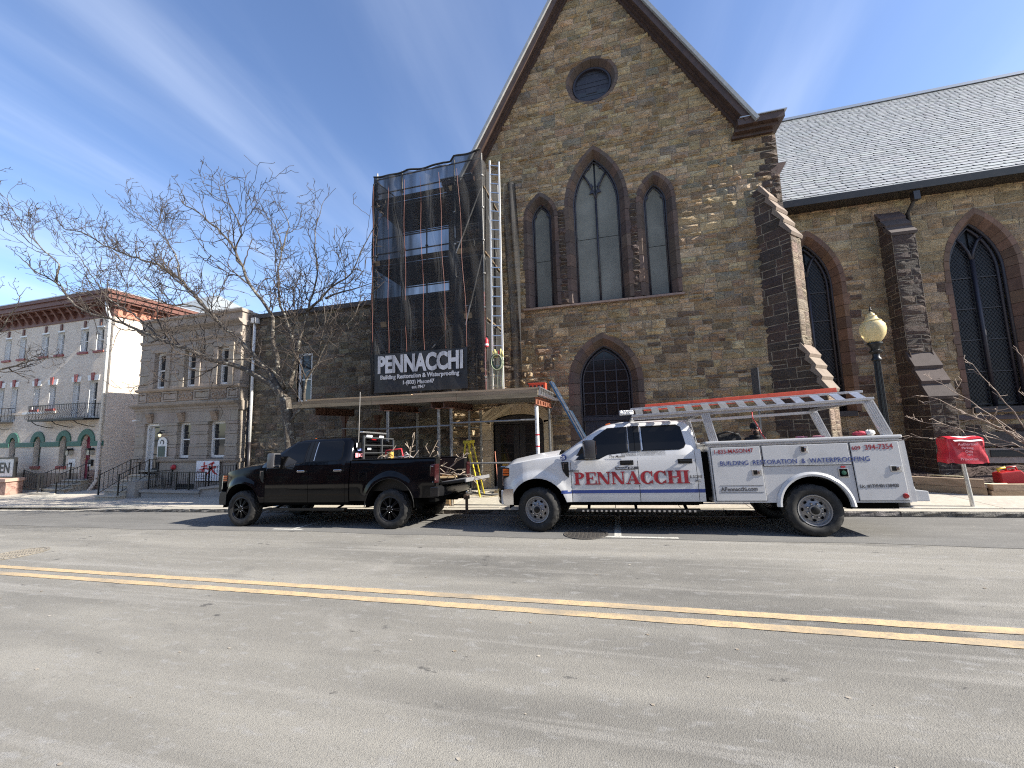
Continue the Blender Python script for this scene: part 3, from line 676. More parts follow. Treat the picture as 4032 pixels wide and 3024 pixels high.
# ---------------------------------------------------------------- stone house left of the church
m_white=mat('white_trim',(.72,.72,.70),.5,var=[(9,(.60,.60,.58),.5,.7)])
m_glass=mat('window_glass',(.02,.022,.026),.06,spec=.7)
m_gstone=m_stone
YH=12.7; house=thing('stone_house','grey brown squared stone building behind the bare tree and scaffold','building',(-10,YH,-.3))
hw_=part('front_wall',house); hp=Pool()
HW=(-12.3,-11.62,3.07,5.08)
def hiv(z):
    iv=[(-14.75,-5.55)]
    if HW[2]-.02<z<HW[3]+.02: iv=sub(iv,HW[0]-.02,HW[1]+.02)
    return iv
HC=[(.21,.172,.125),(.24,.2,.148),(.155,.128,.095),(.27,.225,.165),(.13,.108,.082),(.2,.155,.108),(.30,.252,.185)]  # palette darkened to hold the scaffold's shade on this wall
masonry(hp,hw_,hiv,-.7,6.72,lambda a,b,o:(a,YH-o,b),random.Random(51),cols=lambda x,z:HC,hs=(.16,.34),ws=(.22,.55),out=.045,mort=mat('grey_mortar',(.17,.155,.135),.95,bump=[(50,.4,.02)]))
hp.flush(300,'stone','stonework',m_gstone)
B().box(-14.75,-5.55,YH+.5,YH+9,-.7,6.6).build('core',m_mort,house)
B().box(-14.8,-5.5,YH-.12,YH+.45,6.72,6.90,t=(.09,.08,.075)).build('coping',m_brown,house)
def sash(parent,x0,x1,y,z0,z1,mid=None,fr=.07,yr=.12,m=None,reveal=None,name='window'):
    """double hung window set back yr from the wall face y"""
    m=m or m_white; wn=part(name,parent); zm=mid or (z0+z1)/2
    if reveal:
        for a,c,d,e in ((x0-.012,x0,z0,z1),(x1,x1+.012,z0,z1),(x0,x1,z1,z1+.012)): B().box(a,c,y,y+yr+.06,d,e).build('reveal',reveal,wn)
    b=B(); b.box(x0,x0+fr,y+yr-.03,y+yr+.08,z0,z1); b.build('jamb',m,wn); b=B(); b.box(x1-fr,x1,y+yr-.03,y+yr+.08,z0,z1); b.build('jamb',m,wn)
    B().box(x0+fr,x1-fr,y+yr-.03,y+yr+.08,z1-fr,z1).build('head',m,wn); B().box(x0+fr,x1-fr,y+yr-.05,y+yr+.08,z0,z0+fr*1.1).build('bottom_rail',m,wn)
    B().box(x0+fr,x1-fr,y+yr-.01,y+yr+.07,zm-.025,zm+.025).build('meeting_rail',m,wn)
    B().box(x0+fr,x1-fr,y+yr+.03,y+yr+.038,zm+.025,z1-fr).build('pane',m_glass,wn); B().box(x0+fr,x1-fr,y+yr+.05,y+yr+.058,z0+fr*1.1,zm-.025).build('pane',m_glass,wn)
    B().box(x0-.02,x1+.02,y+yr+.3,y+yr+.32,z0-.05,z1+.05).build('room_dark',m_dark,wn)
    return wn
sash(house,*HW[:2],YH,HW[2],HW[3],mid=4.0,yr=.1,fr=.09)
dp=part('downpipe',house); B().tube([(-14.42,YH-.16,6.6),(-14.42,YH-.16,1.55)],.055,8).build('white_pipe',m_white,dp,smooth=True); B().tube([(-14.42,YH-.16,1.55),(-14.42,YH-.16,-.45)],.065,8).build('black_pipe',m_gut,dp,smooth=True); B().tube([(-14.62,YH-.1,3.0),(-14.62,YH-.1,-.45)],.045,8).build('black_pipe',m_gut,dp,smooth=True)
B().box(-14.52,-14.3,YH-.27,YH-.05,6.5,6.72).build('hopper',m_white,dp)
# ---------------------------------------------------------------- cream stone two-storey building
m_cream=mat('cream_limestone',(.33,.285,.24),.82,tint=True,var=[(2.5,(-.86,-.84,-.8),.45,.7),(.9,(-.8,-.78,-.74),.5,.75,(3,1,.5)),(30,(-1.08,-1.07,-1.05),.5,.7)],bump=[(70,.2,.005)])
m_cream2=mat('carved_limestone',(.33,.25,.185),.85,var=[(20,(.17,.12,.085),.5,.65)],bump=[(22,.9,.05)])
YT=12.3; cr=thing('cream_building','two storey cream limestone building with carved frieze and flat parapet','building',(-17.5,YT,-.4)); r=random.Random(61)
def cb(nm,x0,x1,y0,y1,z0,z1,p=None,bev=.012,m=None,a=.05): return B().box(x0,x1,y0,y1,z0,z1,t=jit((1,1,1),a,r)).build(nm,m or m_cream,p or cr,bev=bev)
XL,XR=-20.55,-14.78
B().box(XL+.03,XR-.03,YT+.42,YT+9,-.7,6.9).build('core',m_cream,cr)
fw=part('ashlar_wall',cr)
LOW=[(-19.98,-19.10),(-18.07,-17.31),(-16.34,-15.41)]; UP=[(-19.62,-18.95),(-17.84,-17.2),(-15.98,-15.40)]
xsL=[XL]+[v for o in LOW for v in o]+[XR]
zc=.92
for h,nr_ in ((.13,1),(.36,0),(.12,1),(.40,0),(.12,1),(.28,0),(.12,1)):
    for i in range(0,8,2):
        x0,x1=xsL[i],xsL[i+1]; yy=YT-(.03 if nr_ else 0)
        if nr_ or x1-x0<.7: cb('ashlar_block',x0,x1,yy,YT+.4,zc,zc+h-.008,fw)
        else:
            xm=x0+(x1-x0)*r.uniform(.4,.6); cb('ashlar_block',x0,xm-.004,yy,YT+.4,zc,zc+h-.008,fw); cb('ashlar_block',xm+.004,x1,yy,YT+.4,zc,zc+h-.008,fw)
    zc+=h
# flat arches with splayed joints
jx=[XL,-20.15,-19.25,-18.62,-18.2,-17.3,-16.85,-16.45,-15.5,-15.15,XR]; 
for i in range(len(jx)-1):
    s0=.09*(1 if i%3==1 else -1 if i%3==2 else 0); s1=.09*(1 if (i+1)%3==1 else -1 if (i+1)%3==2 else 0)
    x0,x1=jx[i],jx[i+1]; s0=0 if i==0 else s0; s1=0 if i==len(jx)-2 else s1
    B().prism([(x0-s0+.005,2.45),(x1-s1-.005,2.45),(x1+s1-.005,2.885),(x0+s0+.005,2.885)],XZ,YT-.02,YT+.4,t=jit((1,1,1),.05,r)).build('flat_arch_stone',m_cream,fw)
for x in (-19.62,-17.78,-15.94):
    B().prism([(YT-.02,2.47),(YT-.08,2.52),(YT-.12,2.66),(YT-.2,2.86),(YT-.02,2.88)],YZ,x-.15,x+.15).build('carved_bracket',m_cream2,cr,bev=.015)
def mould(x0,x1,prof,nm,m=None): return B().prism([(YT+.4,prof[0][1])]+[(YT-d,z) for d,z in prof]+[(YT+.4,prof[-1][1])],YZ,x0,x1,t=jit((1,1,1),.05,r)).build(nm,m or m_cream,cr)
mould(XL-.06,XR+.06,[(.03,2.89),(.05,2.99),(.09,3.02),(.1,3.1),(.2,3.15),(.27,3.2),(.29,3.265)],'cornice')
mould(XL-.02,XR+.02,[(.05,3.27),(.05,3.33),(.02,3.34),(.02,3.36)],'cornice')
mould(XL-.04,XR+.04,[(.03,3.82),(.06,3.84),(.12,3.88),(.14,3.95)],'sill_band')
B().box(XL,XR,YT+.01,YT+.4,3.36,3.82,t=(.9,.9,.9)).build('frieze_bed',m_cream,cr)
for x0,x1,cv in ((-20.52,-20.0,0),(-19.93,-19.13,1),(-19.05,-18.17,0),(-18.09,-17.29,1),(-17.22,-16.34,0),(-16.26,-15.45,1),(-15.37,-14.85,0)):
    pn=part('frieze_panel',cr)
    if cv:
        cb('carved_field',x0+.03,x1-.03,YT-.02,YT+.01,3.39,3.79,pn,bev=0,m=m_cream2)
        bb=B()
        for k in range(4):
            cx=x0+.1+(x1-x0-.2)*k/3
            pts=[(cx+.11*cos(t*.7)*(1-t*.09),YT-.03,3.59+(.13*sin(t*.7)*(1-t*.09))*(1 if k%2 else -1)) for t in range(9)]; bb.tube(pts,.022,5)
        bb.build('scrollwork',m_cream,pn,kind='stuff')
    else:
        for a,c,d,e in ((x0,x1,3.38,3.44),(x0,x1,3.74,3.80),(x0,x0+.06,3.44,3.74),(x1-.06,x1,3.44,3.74)): cb('panel_border',a,c,YT-.045,YT+.01,d,e,pn,bev=.008)
        cb('panel_field',x0+.1,x1-.1,YT-.025,YT+.01,3.48,3.70,pn)
        B().ball(((x0+x1)/2,YT-.04,3.72),.05,8,6).build('boss',m_cream2,pn,smooth=True)
# upper storey
xsU=[XL]+[v for o in UP for v in (o[0]-.27,o[1]+.27)]+[XR]
zc=3.96
for h,nr_ in ((.12,1),(.50,0),(.14,1),(.52,0),(.14,1),(.38,0)):
    for i in range(0,8,2):
        cb('ashlar_block',xsU[i],xsU[i+1],YT-(.028 if nr_ else 0),YT+.4,zc,zc+h-.008,fw)
    zc+=h
for (x0,x1) in UP:
    for a,c in ((x0-.265,x0-.005),(x1+.005,x1+.265)):
        for k in range(4): cb('window_quoin',a,c,YT-.05,YT+.4,3.96+k*.40,3.96+(k+1)*.40-.006,fw)
    cb('lintel_stone',x0-.265,x1+.265,YT-.05,YT+.4,5.565,5.76,fw)
mould(XL,XR,[(.0,5.77),(.0,5.95),(.05,5.98),(.08,6.05),(.08,6.10)],'architrave')
for i in range(7):
    a=XL+(XR-XL)*i/7; cb('frieze_block',a+.004,a+(XR-XL)/7-.004,YT+.0,YT+.4,6.105,6.43,fw,bev=.004)
mould(XL-.05,XR+.05,[(.03,6.435),(.06,6.5),(.16,6.55),(.22,6.60),(.24,6.66)],'cornice')
for i in range(5):
    a=XL+(XR-XL)*i/5; cb('parapet_block',a+.004,a+(XR-XL)/5-.004,YT-.03,YT+.4,6.665,6.98,fw,bev=.004)
mould(XL-.05,XR+.05,[(.06,6.985),(.12,7.03),(.12,7.12)],'coping')
B().box(XL+.02,XL+.2,YT+.4,YT+9,6.5,7.1).build('side_parapet',m_cream,cr); B().box(XR-.2,XR-.02,YT+.4,YT+9,6.5,7.1).build('side_parapet',m_cream,cr)
# water table and base
mould(-19.05,XR+.05,[(.03,.78),(.06,.8),(.1,.86),(.1,.915)],'water_table'); cb('water_table',XL-.03,-19.99,YT-.08,YT+.4,.80,.915)
for a,c in ((XL,-19.99),(-19.09,-18.3),(-18.29,-16.6),(-16.59,XR)): cb('base_block',a,c,YT,YT+.4,.0,.775,fw); cb('base_block',a,c,YT-.03,YT+.4,-.7,-.008,fw)
B().box(-17.9,-16.9,YT-.045,YT-.031,-.4,-.1).build('basement_window',m_dark,cr)
for (x0,x1) in LOW[1:]: sash(cr,x0,x1,YT,.95,2.44,mid=1.72,yr=.2,fr=.09)
for (x0,x1) in UP: sash(cr,x0,x1,YT,3.98,5.56,mid=4.78,yr=.16,fr=.08)
dr=part('entrance',cr); x0,x1=LOW[0]
B().box(x0,x0+.1,YT+.1,YT+.34,.45,2.44).build('jamb',m_white,dr); B().box(x1-.1,x1,YT+.1,YT+.34,.45,2.44).build('jamb',m_white,dr); B().box(x0+.1,x1-.1,YT+.1,YT+.34,2.34,2.44).build('head',m_white,dr)
B().ob((x0+.25,YT+.38,1.4),(.13,.13,0),(.02,-.02,0),(0,0,.93)).build('door_leaf',m_white,dr); B().box(x0,x1,YT+.55,YT+.6,.4,2.5).build('room_dark',m_dark,dr)
m_irn=mat('black_iron',(.012,.012,.013),.5,.3)
sd=part('storm_door',dr); B().box(x1-.46,x1-.1,YT+.14,YT+.17,.45,2.34).build('dark_glass',m_glass,sd)
for z in (.5,1.1,1.7,2.28): B().box(x1-.46,x1-.1,YT+.12,YT+.139,z-.03,z+.03).build('rail',m_irn,sd)
B().box(x0-.05,x1+.05,YT-.05,YT+.5,.38,.448).build('threshold',m_kerbtop,dr)
# plaque, lamp, bell, camera, hanging sign on the cream building
m_green=mat('plaque_green',(.03,.06,.05),.5,var=[(26,(.22,.24,.16),.6,.66,(1,1,3))]); m_red=mat('red_paint',(.42,.02,.03),.5)
pq=thing('plaque','white arched plaque with dark green panel beside the cream building door','plaque',(-18.79,YT-.05,.99))
ap=[(-19.06,1.0),(-18.52,1.0),(-18.52,1.55)]+[(-18.79+.27*cos(a*pi/10),1.6+.25*sin(a*pi/10)) for a in range(11)]+[(-19.06,1.55)]
B().prism(ap,XZ,YT-.06,YT-.035).build('board',m_white,pq,bev=.006); B().box(-19.0,-18.6,YT-.07,YT-.0601,1.02,1.46).build('panel',m_green,pq)
B().lathe([(0,-.004),(.11,-.004),(.11,.0),(.06,.0)],(-18.79,YT-.065,1.63),20,'y').build('emblem',m_dwood,pq); B().box(-18.84,-18.74,YT-.075,YT-.066,1.5,1.68).build('emblem_stem',m_white,pq)
m_bulb=mat('lit_bulb',(1,.83,.5),.3,emis=.5)
wl=thing('wall_lantern','small black wall lantern with a lit bulb above the plaque','lantern',(-18.8,YT,2.0)); B().tube([(-18.8,YT-.0,2.12),(-18.8,YT-.14,2.14),(-18.8,YT-.17,2.07)],.018,6).build('arm',m_irn,wl); B().lathe([(.02,.09),(.05,.06),(.1,.0),(.09,-.01),(.02,.0)],(-18.8,YT-.17,2.0),12).build('shade',m_irn,wl,smooth=40); B().lathe([(0,0),(.045,-.01),(.055,-.06),(.03,-.12),(0,-.13)],(-18.8,YT-.17,1.99),10).build('bulb',m_bulb,wl,smooth=True)
fb=thing('alarm_bell','round red fire alarm bell on the base of the cream building','alarm bell',(-18.06,YT,.58)); B().lathe([(0,-.09),(.05,-.09),(.1,-.05),(.11,-.01),(.11,0)],(-18.06,YT-.03,.58),18,'y').build('gong',m_red,fb,smooth=40); B().box(-18.2,-18.12,YT-.07,YT-.03,.52,.62).build('striker_box',m_red,fb)
cm=thing('security_camera','white bullet security camera on the corner of the cream building','security camera',(-20.3,YT,2.55)); B().tube([(-20.3,YT,2.6),(-20.3,YT-.12,2.6),(-20.34,YT-.16,2.6)],.02,6).build('bracket',m_white,cm); B().tube([(-20.27,YT-.17,2.61),(-20.42,YT-.2,2.58)],.035,10).build('body',m_white,cm,smooth=40)
sg=thing('restaurant_sign','white square sign with red brush characters leaning on the cream building base','sign',(-16.1,YT-.1,.05))
B().box(-16.72,-15.52,YT-.11,YT-.07,.04,.84).build('board',mat('sign_white',(.78,.78,.80),.5),sg,bev=.006)
m_sred=mat('sign_red',(.50,.012,.02),.5)
def brush(pts,wd): 
    b=B(); n=len(pts)
    for (a,c),w0 in zip(zip(pts,pts[1:]),wd):
        d=V((c[0]-a[0],0,c[1]-a[1])).normalized(); nn=V((-d.z,0,d.x)); A=V((a[0],YT-.118,a[1])); C=V((c[0],YT-.118,c[1])); b.add([A+nn*w0[0],A-nn*w0[0],C-nn*w0[1],C+nn*w0[1]],[(0,1,2,3)])
    b.build('red_character',m_sred,sg)
def gx(px,pz): return (-16.72+1.2*px,.84-.8*pz)
brush([gx(.55,.2),gx(.80,.08)],[(.02,.05)]); brush([gx(.5,.42),gx(.9,.30)],[(.03,.045)]); brush([gx(.72,.12),gx(.68,.40),gx(.48,.70)],[(.04,.045),(.045,.015)]); brush([gx(.68,.36),gx(.78,.55),gx(.96,.70)],[(.03,.05),(.05,.01)])
brush([gx(.22,.3),gx(.5,.24)],[(.02,.035)]); brush([gx(.16,.44),gx(.5,.36)],[(.02,.035)]); brush([gx(.36,.06),gx(.36,.6)],[(.035,.03)]); brush([gx(.35,.38),gx(.22,.6)],[(.03,.008)])
m_maroon=mat('sign_maroon',(.10,.015,.03),.5)
text('AJITEN',.13,m_maroon,-16.66,YT-.114,.36,sg,bold=.004)
for a,c,d,e in ((-16.68,-15.98,.50,.512),(-16.68,-15.98,.13,.142),(-16.68,-16.668,.142,.50),(-15.992,-15.98,.142,.50),(-16.60,-16.05,.2,.215),(-16.60,-16.1,.26,.275)): B().box(a,c,YT-.116,YT-.111,d,e).build('printed_rule',m_maroon,sg)
# areaway wall, fence and steps
aw=thing('areaway_wall','low grey cement wall under the iron fence before the cream building','wall',(-16.8,11.3,-.45))
m_cem=mat('grey_cement',(.30,.285,.26),.85,var=[(3,(.24,.225,.2),.45,.7)],bump=[(60,.2,.005)])
B().prism([(-18.36,-.62),(-15.33,-.55),(-15.33,-.30),(-18.36,-.30)],XZ,11.34,12.2).build('wall',m_cem,aw); B().box(-18.42,-15.28,11.28,11.6,-.30,-.2).build('coping',m_cem,aw,bev=.01)
B().prism([(-15.32,-.6),(-13.6,-.55),(-13.6,.02),(-15.32,-.16)],XZ,11.36,11.7).build('ramp_wall',m_cem,aw); B().prism([(-15.36,-.16),(-13.55,.02),(-13.55,.1),(-15.36,-.08)],XZ,11.3,11.76).build('ramp_coping',m_cem,aw)
def fence(nm,lab,p0,p1,zb0,zb1,zt0,zt1,n,posts=(0,1),grp=None):
    """iron railing between plan points p0,p1; balusters are single parts"""
    f=thing(nm,lab,'railing',(p0[0],p0[1],zb0),group=grp); P=lambda t,z0,z1:(p0[0]+(p1[0]-p0[0])*t,p0[1]+(p1[1]-p0[1])*t,z0+(z1-z0)*t)
    B().beam(P(0,zt0,zt1),P(1,zt0,zt1),.035,.022).build('top_rail',m_irn,f); B().beam(P(0,zb0+.08,zb1+.08),P(1,zb0+.08,zb1+.08),.028,.016).build('bottom_rail',m_irn,f)
    for i in range(1,n):
        t=i/n; a,c=P(t,zb0+.08,zb1+.08),P(t,zt0,zt1); B().beam(a,c,.014,.014,up=(0,1,0)).build('baluster',m_irn,f)
    for t in posts:
        a,c=P(t,zb0,zb1),P(t,zt0+.03,zt1+.03); B().beam(a,c,.04,.04,up=(0,1,0)).build('post',m_irn,f)
    return f
fence('iron_fence','long low black iron fence on the areaway wall','' or (-18.12,11.42),(-15.15,11.42),-.2,-.2,.47,.47,26,(0,.5,.72,1))
fence('iron_fence','short taller black iron fence piece beside the black truck',(-15.1,11.5),(-13.8,11.5),-.1,.02,.69,.74,10)
fence('iron_fence','black iron fence return running back to the cream building',(-18.12,11.44),(-18.12,12.25),-.2,-.2,.47,.47,7,(1,))
st=thing('stone_steps','grey stone steps up to the cream building door','steps',(-19.55,10.9,-.5))
for k in range(5):
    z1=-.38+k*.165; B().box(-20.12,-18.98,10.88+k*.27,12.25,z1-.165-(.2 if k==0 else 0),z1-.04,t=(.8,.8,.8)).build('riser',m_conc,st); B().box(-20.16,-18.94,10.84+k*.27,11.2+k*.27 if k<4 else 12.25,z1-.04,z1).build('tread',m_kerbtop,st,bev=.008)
B().box(-18.95,-18.5,11.2,12.25,-.6,.12).build('side_block',m_cem,st)
for xx,lab in ((-20.1,'far sloping black iron handrail of the cream building steps'),(-19.0,'near sloping black iron handrail of the cream building steps')):
    f=fence('stair_railing',lab,(xx,10.95),(xx,11.95),-.38,.25,.42,.92,7)
    f2=fence('stair_railing','level landing part of the '+('far' if xx<-19.5 else 'near')+' iron handrail by the cream building door',(xx,11.96),(xx,12.28),.25,.25,.92,.92,3,(1,))
# ---------------------------------------------------------------- painted brick building at the far left
def brickmat(name,col,mort,sx=.22,sz=.075,bs=.5):
    m=mat(name,col,.75,var=[(1.2,tuple(-k for k in (.9,.88,.86)),.45,.7),(6,(-1.08,-1.07,-1.05),.5,.7)],bump=[(40,.2,.006)]); n=m.node_tree.nodes; l=m.node_tree.links; p=n['Principled BSDF']
    g=n.new('ShaderNodeNewGeometry'); s=n.new('ShaderNodeSeparateXYZ'); l.new(g.outputs['Position'],s.inputs[0]); ad=n.new('ShaderNodeMath'); l.new(s.outputs[0],ad.inputs[0]); l.new(s.outputs[1],ad.inputs[1])
    cb_=n.new('ShaderNodeCombineXYZ'); l.new(ad.outputs[0],cb_.inputs[0]); l.new(s.outputs[2],cb_.inputs[1])
    bt=n.new('ShaderNodeTexBrick'); bt.inputs['Scale'].default_value=1; bt.inputs['Brick Width'].default_value=sx; bt.inputs['Row Height'].default_value=sz; bt.inputs['Mortar Size'].default_value=.008; bt.inputs['Mortar Smooth'].default_value=.3; bt.inputs['Color1'].default_value=(1,1,1,1); bt.inputs['Color2'].default_value=(.86,.85,.84,1); bt.inputs['Mortar'].default_value=(*mort,1); l.new(cb_.outputs[0],bt.inputs[0])
    bc=p.inputs['Base Color'].links[0].from_socket; x=n.new('ShaderNodeMixRGB'); x.blend_type='MULTIPLY'; x.inputs[0].default_value=1; l.new(bc,x.inputs[1]); l.new(bt.outputs['Color'],x.inputs[2]); l.new(x.outputs[0],p.inputs['Base Color'])
    bp=n.new('ShaderNodeBump'); bp.inputs['Strength'].default_value=bs; bp.inputs['Distance'].default_value=.012; bp.invert=True; l.new(bt.outputs['Fac'],bp.inputs['Height']); o=p.inputs['Normal'].links[0].from_socket; l.new(o,bp.inputs['Normal']); l.new(bp.outputs[0],p.inputs['Normal'])
    return m
m_pbrick=brickmat('painted_brick',(.66,.58,.49),(.9,.89,.88)); m_oxide=mat('red_oxide_paint',(.125,.048,.034),.6,var=[(7,(.165,.07,.048),.45,.7)]); m_ox2=mat('red_sill_paint',(.26,.05,.045),.6,var=[(14,(.5,.4,.34),.6,.68)])
m_gband=mat('green_band_paint',(.03,.115,.085),.6,var=[(10,(.05,.17,.13),.5,.7)]); m_rdoor=mat('crimson_door',(.19,.022,.045),.45)
YW=13.5; XW=-24.7; wh=thing('painted_brick_building','three storey cream painted brick building with red bracketed cornice','building',(-29,YW,-.7))
TOPW=[(-25.9,-25.38),(-27.12,-26.56),(-28.97,-28.45),(-30.26,-29.72),(-32.15,-31.63),(-33.45,-32.95)]
MIDW=[(-26.1,-25.52,2.93,4.82),(-27.33,-26.85,2.93,4.80),(-29.22,-28.72,3.5,4.76),(-30.5,-30.02,3.5,4.76),(-32.4,-31.9,2.93,4.8),(-33.6,-33.1,2.93,4.8)]
GRD=[(-26.3,-25.6,-.15,1.80),(-27.97,-27.38,.5,1.84),(-30.02,-29.44,.5,1.84),(-32.08,-31.55,.5,1.84)]
ops=[(a,c,6.4,7.62) for a,c in TOPW]+MIDW
def wiv(z):
    iv=[(-46.,XW)]
    for a,c,z0,z1 in ops:
        if z0<z<z1: iv=sub(iv,a,c)
    for a,c,z0,zs in GRD:
        w_=(c-a)/2
        if z0<z<zs+w_: h=w_ if z<zs else sqrt(max(0,w_*w_-(z-zs)**2)); iv=sub(iv,(a+c)/2-h,(a+c)/2+h)
    return iv
bb=B(); zl=sorted(set([-.9,8.2]+[q for o in ops for q in o[2:]]+[o[2] for o in GRD]+[o[3]+(o[1]-o[0])/2*k/6 for o in GRD for k in range(7)]))
for za,zb in zip(zl,zl[1:]):
    ib,it=wiv(za+1e-4),wiv(zb-1e-4)
    if len(ib)!=len(it): it=ib
    for (a,c),(d,e) in zip(ib,it): bb.add([(a,YW,za),(c,YW,za),(e,YW,zb),(d,YW,zb)],[(0,1,2,3)])
bb.build('front_wall',m_pbrick,wh,fix=False)
B().add([(XW,YW,-.9),(XW,27,-.9),(XW,27,8.2),(XW,YW,8.2)],[(0,1,2,3)]).build('side_wall',m_pbrick,wh,fix=False)
B().box(-46,XW-.3,YW+.45,27,-.9,8.4).build('core',m_dark,wh)
for (a,c,z0,z1) in ops:
    wn=sash(wh,a,c,YW,z0,z1,yr=.17,fr=.065,reveal=m_white,mid=(z0+z1)/2+(.0 if z0>6 else .0))
    if z0>6 or z0>3.2: B().box(a-.1,c+.1,YW-.07,YW+.1,z0-.11,z0-.001).build('sill',m_ox2,wn)
    if z0>6: B().box((a+c)/2-.07,(a+c)/2+.07,YW-.05,YW+.05,z1+.1,z1+.45).build('keystone',m_oxide,wn); B().box(a-.02,c+.02,YW-.02,YW+.04,z1+.012,z1+.1).build('lintel',m_white,wn)
    else:
        B().prism([(a-.08,z1+.02),(c+.08,z1+.02),(c+.14,z1+.3),(a-.14,z1+.3)],XZ,YW-.05,YW+.05).build('lintel',m_white,wn); B().prism([((a+c)/2-.08,z1+.03),((a+c)/2+.08,z1+.03),((a+c)/2+.12,z1+.42),((a+c)/2-.12,z1+.42)],XZ,YW-.09,YW-.051).build('keystone',m_ox2,wn)
for k,(x0,x1) in enumerate(((-33.7,-31.2),(-31.19,-29.45),(-29.44,-28.5))): B().box(x0,x1,YW-.05,YW+.02,3.26,3.38).build('string_course',m_white if k%2 else m_pbrick,wh)
for i,(a,c,z0,zs) in enumerate(GRD):
    w_=(c-a)/2; cx=(a+c)/2; wn=part('arched_opening',wh); ol=[(a,z0),(c,z0)]+[(cx+w_*cos(pi*k/10),zs+w_*sin(pi*k/10)) for k in range(11)]
    B().prism(ol,XZ,YW+.2,YW+.23).build('door_leaf' if i==0 else 'pane',m_rdoor if i==0 else mat('green_glass',(.07,.08,.065),.2),wn)
    bb=B(); n=len(ol); bb.add([(x,YW-.002,z) for x,z in ol]+[(x,YW+.24,z) for x,z in ol],[(k,k+n,(k+1)%n+n,(k+1)%n) for k in range(n)]); bb.build('reveal',m_pbrick,wn,fix=False)
    if i==0:
        for (p,q) in ((.05,.75),(.85,1.6)):
            for sx in (-1,1): B().box(cx+sx*.16-.11,cx+sx*.16+.11,YW+.18,YW+.2,p,q).build('raised_panel',m_rdoor,wn,bev=.01)
        B().box(cx-w_,cx+w_,YW+.175,YW+.199,1.72,1.80).build('transom',m_rdoor,wn); B().ball((cx-.25,YW+.16,.85),.035).build('door_knob',m_brass,wn)
    else: B().box(a,c,YW+.17,YW+.199,1.02,1.08).build('meeting_rail',mat('olive_trim',(.2,.2,.16),.6),wn); B().box(a-.08,c+.08,YW-.06,YW+.15,z0-.14,z0-.001).build('sill',m_ox2,wn)
    ar=B(); v=[]
    for k in range(13):
        t=pi*k/12
        for rr,y in ((w_+.0,YW+.03),(w_+.0,YW-.045),(w_+.27,YW-.045),(w_+.27,YW+.03)): v.append((cx+rr*cos(t),y,max(zs-.08,1.74-.0)+rr*sin(t)-.0))
    ar.add(v,[(k*4+j,k*4+(j+1)%4,(k+1)*4+(j+1)%4,(k+1)*4+j) for k in range(12) for j in range(4)]+[(0,1,2,3),(48,49,50,51)]); ar.build('green_arch',m_gband,wn)
xg=[-46]+sorted([v for a,c,_,_ in GRD for v in (a,c)])+[XW]
for k in range(0,len(xg),2): B().box(xg[k]+.001,xg[k+1]-.001,YW-.045,YW+.01,1.50,1.739).build('green_band',m_gband,wh)
B().box(-46,-26.35,YW-.03,YW+.02,-.9,.15,t=(.9,.85,.8)).build('base_course',m_cream,wh)
q=Pool(); sp_=part('corner_footing',wh); masonry(q,sp_,lambda z:[(-25.55,XW+.02)],-.9,.32,lambda a,b,o:(a,YW-.06-o,b),random.Random(77),cols=lambda x,z:[(.36,.26,.21),(.30,.2,.17),(.42,.33,.27)],out=.07,hs=(.18,.3),ws=(.2,.4)); q.flush(60,'stone','stonework',m_stone)
B().box(-25.55,XW-.05,YW-.06,YW,-.9,.32).build('footing_core',m_mort,wh)
# bracketed cornice
co=part('cornice',wh)
for nm,x1,y0,z0,z1,m in (('frieze',XW+.02,YW-.05,8.14,8.62,m_oxide),('bed_mould',XW+.2,YW-.22,8.63,8.8,m_oxide),('soffit',XW+.42,YW-.5,8.81,8.9,m_oxide),('fascia',XW+.50,YW-.58,8.91,9.14,m_oxide),('crown_mould',XW+.58,YW-.66,9.15,9.30,m_oxide),('roof_edge',XW+.6,YW-.68,9.305,9.36,m_flash)): B().box(-46,x1,y0,27,z0,z1).build(nm,m,co)
x=-45.7
while x<XW-.1:
    B().prism([(YW-.05,8.25),(YW-.12,8.3),(YW-.3,8.62),(YW-.44,8.80),(YW-.05,8.80)],YZ,x,x+.12).build('bracket',m_oxide,co); x+=.62
x=YW+.3
B().box(XW+.02,XW+.06,YW+.1,26,8.14,8.62).build('side_frieze',mat('salmon_paint',(.42,.17,.11),.6),co)
while x<22:
    B().prism([(XW+.06,8.25),(XW+.3,8.62),(XW+.40,8.80),(XW+.06,8.80)],XZ,x,x+.12).build('bracket',m_oxide,co); x+=.62
dp=part('downpipe',wh); B().tube([(XW-.05,YW-.35,8.8),(XW-.02,YW-.3,8.35),(XW-.12,YW-.12,8.05),(XW-.12,YW-.1,1.7)],.065,8).build('white_pipe',m_white,dp,smooth=True); B().tube([(XW-.12,YW-.1,1.7),(XW-.12,YW-.1,-.2),(XW+.05,YW-.5,-.72)],.075,8).build('cream_pipe',m_pbrick,dp,smooth=True)
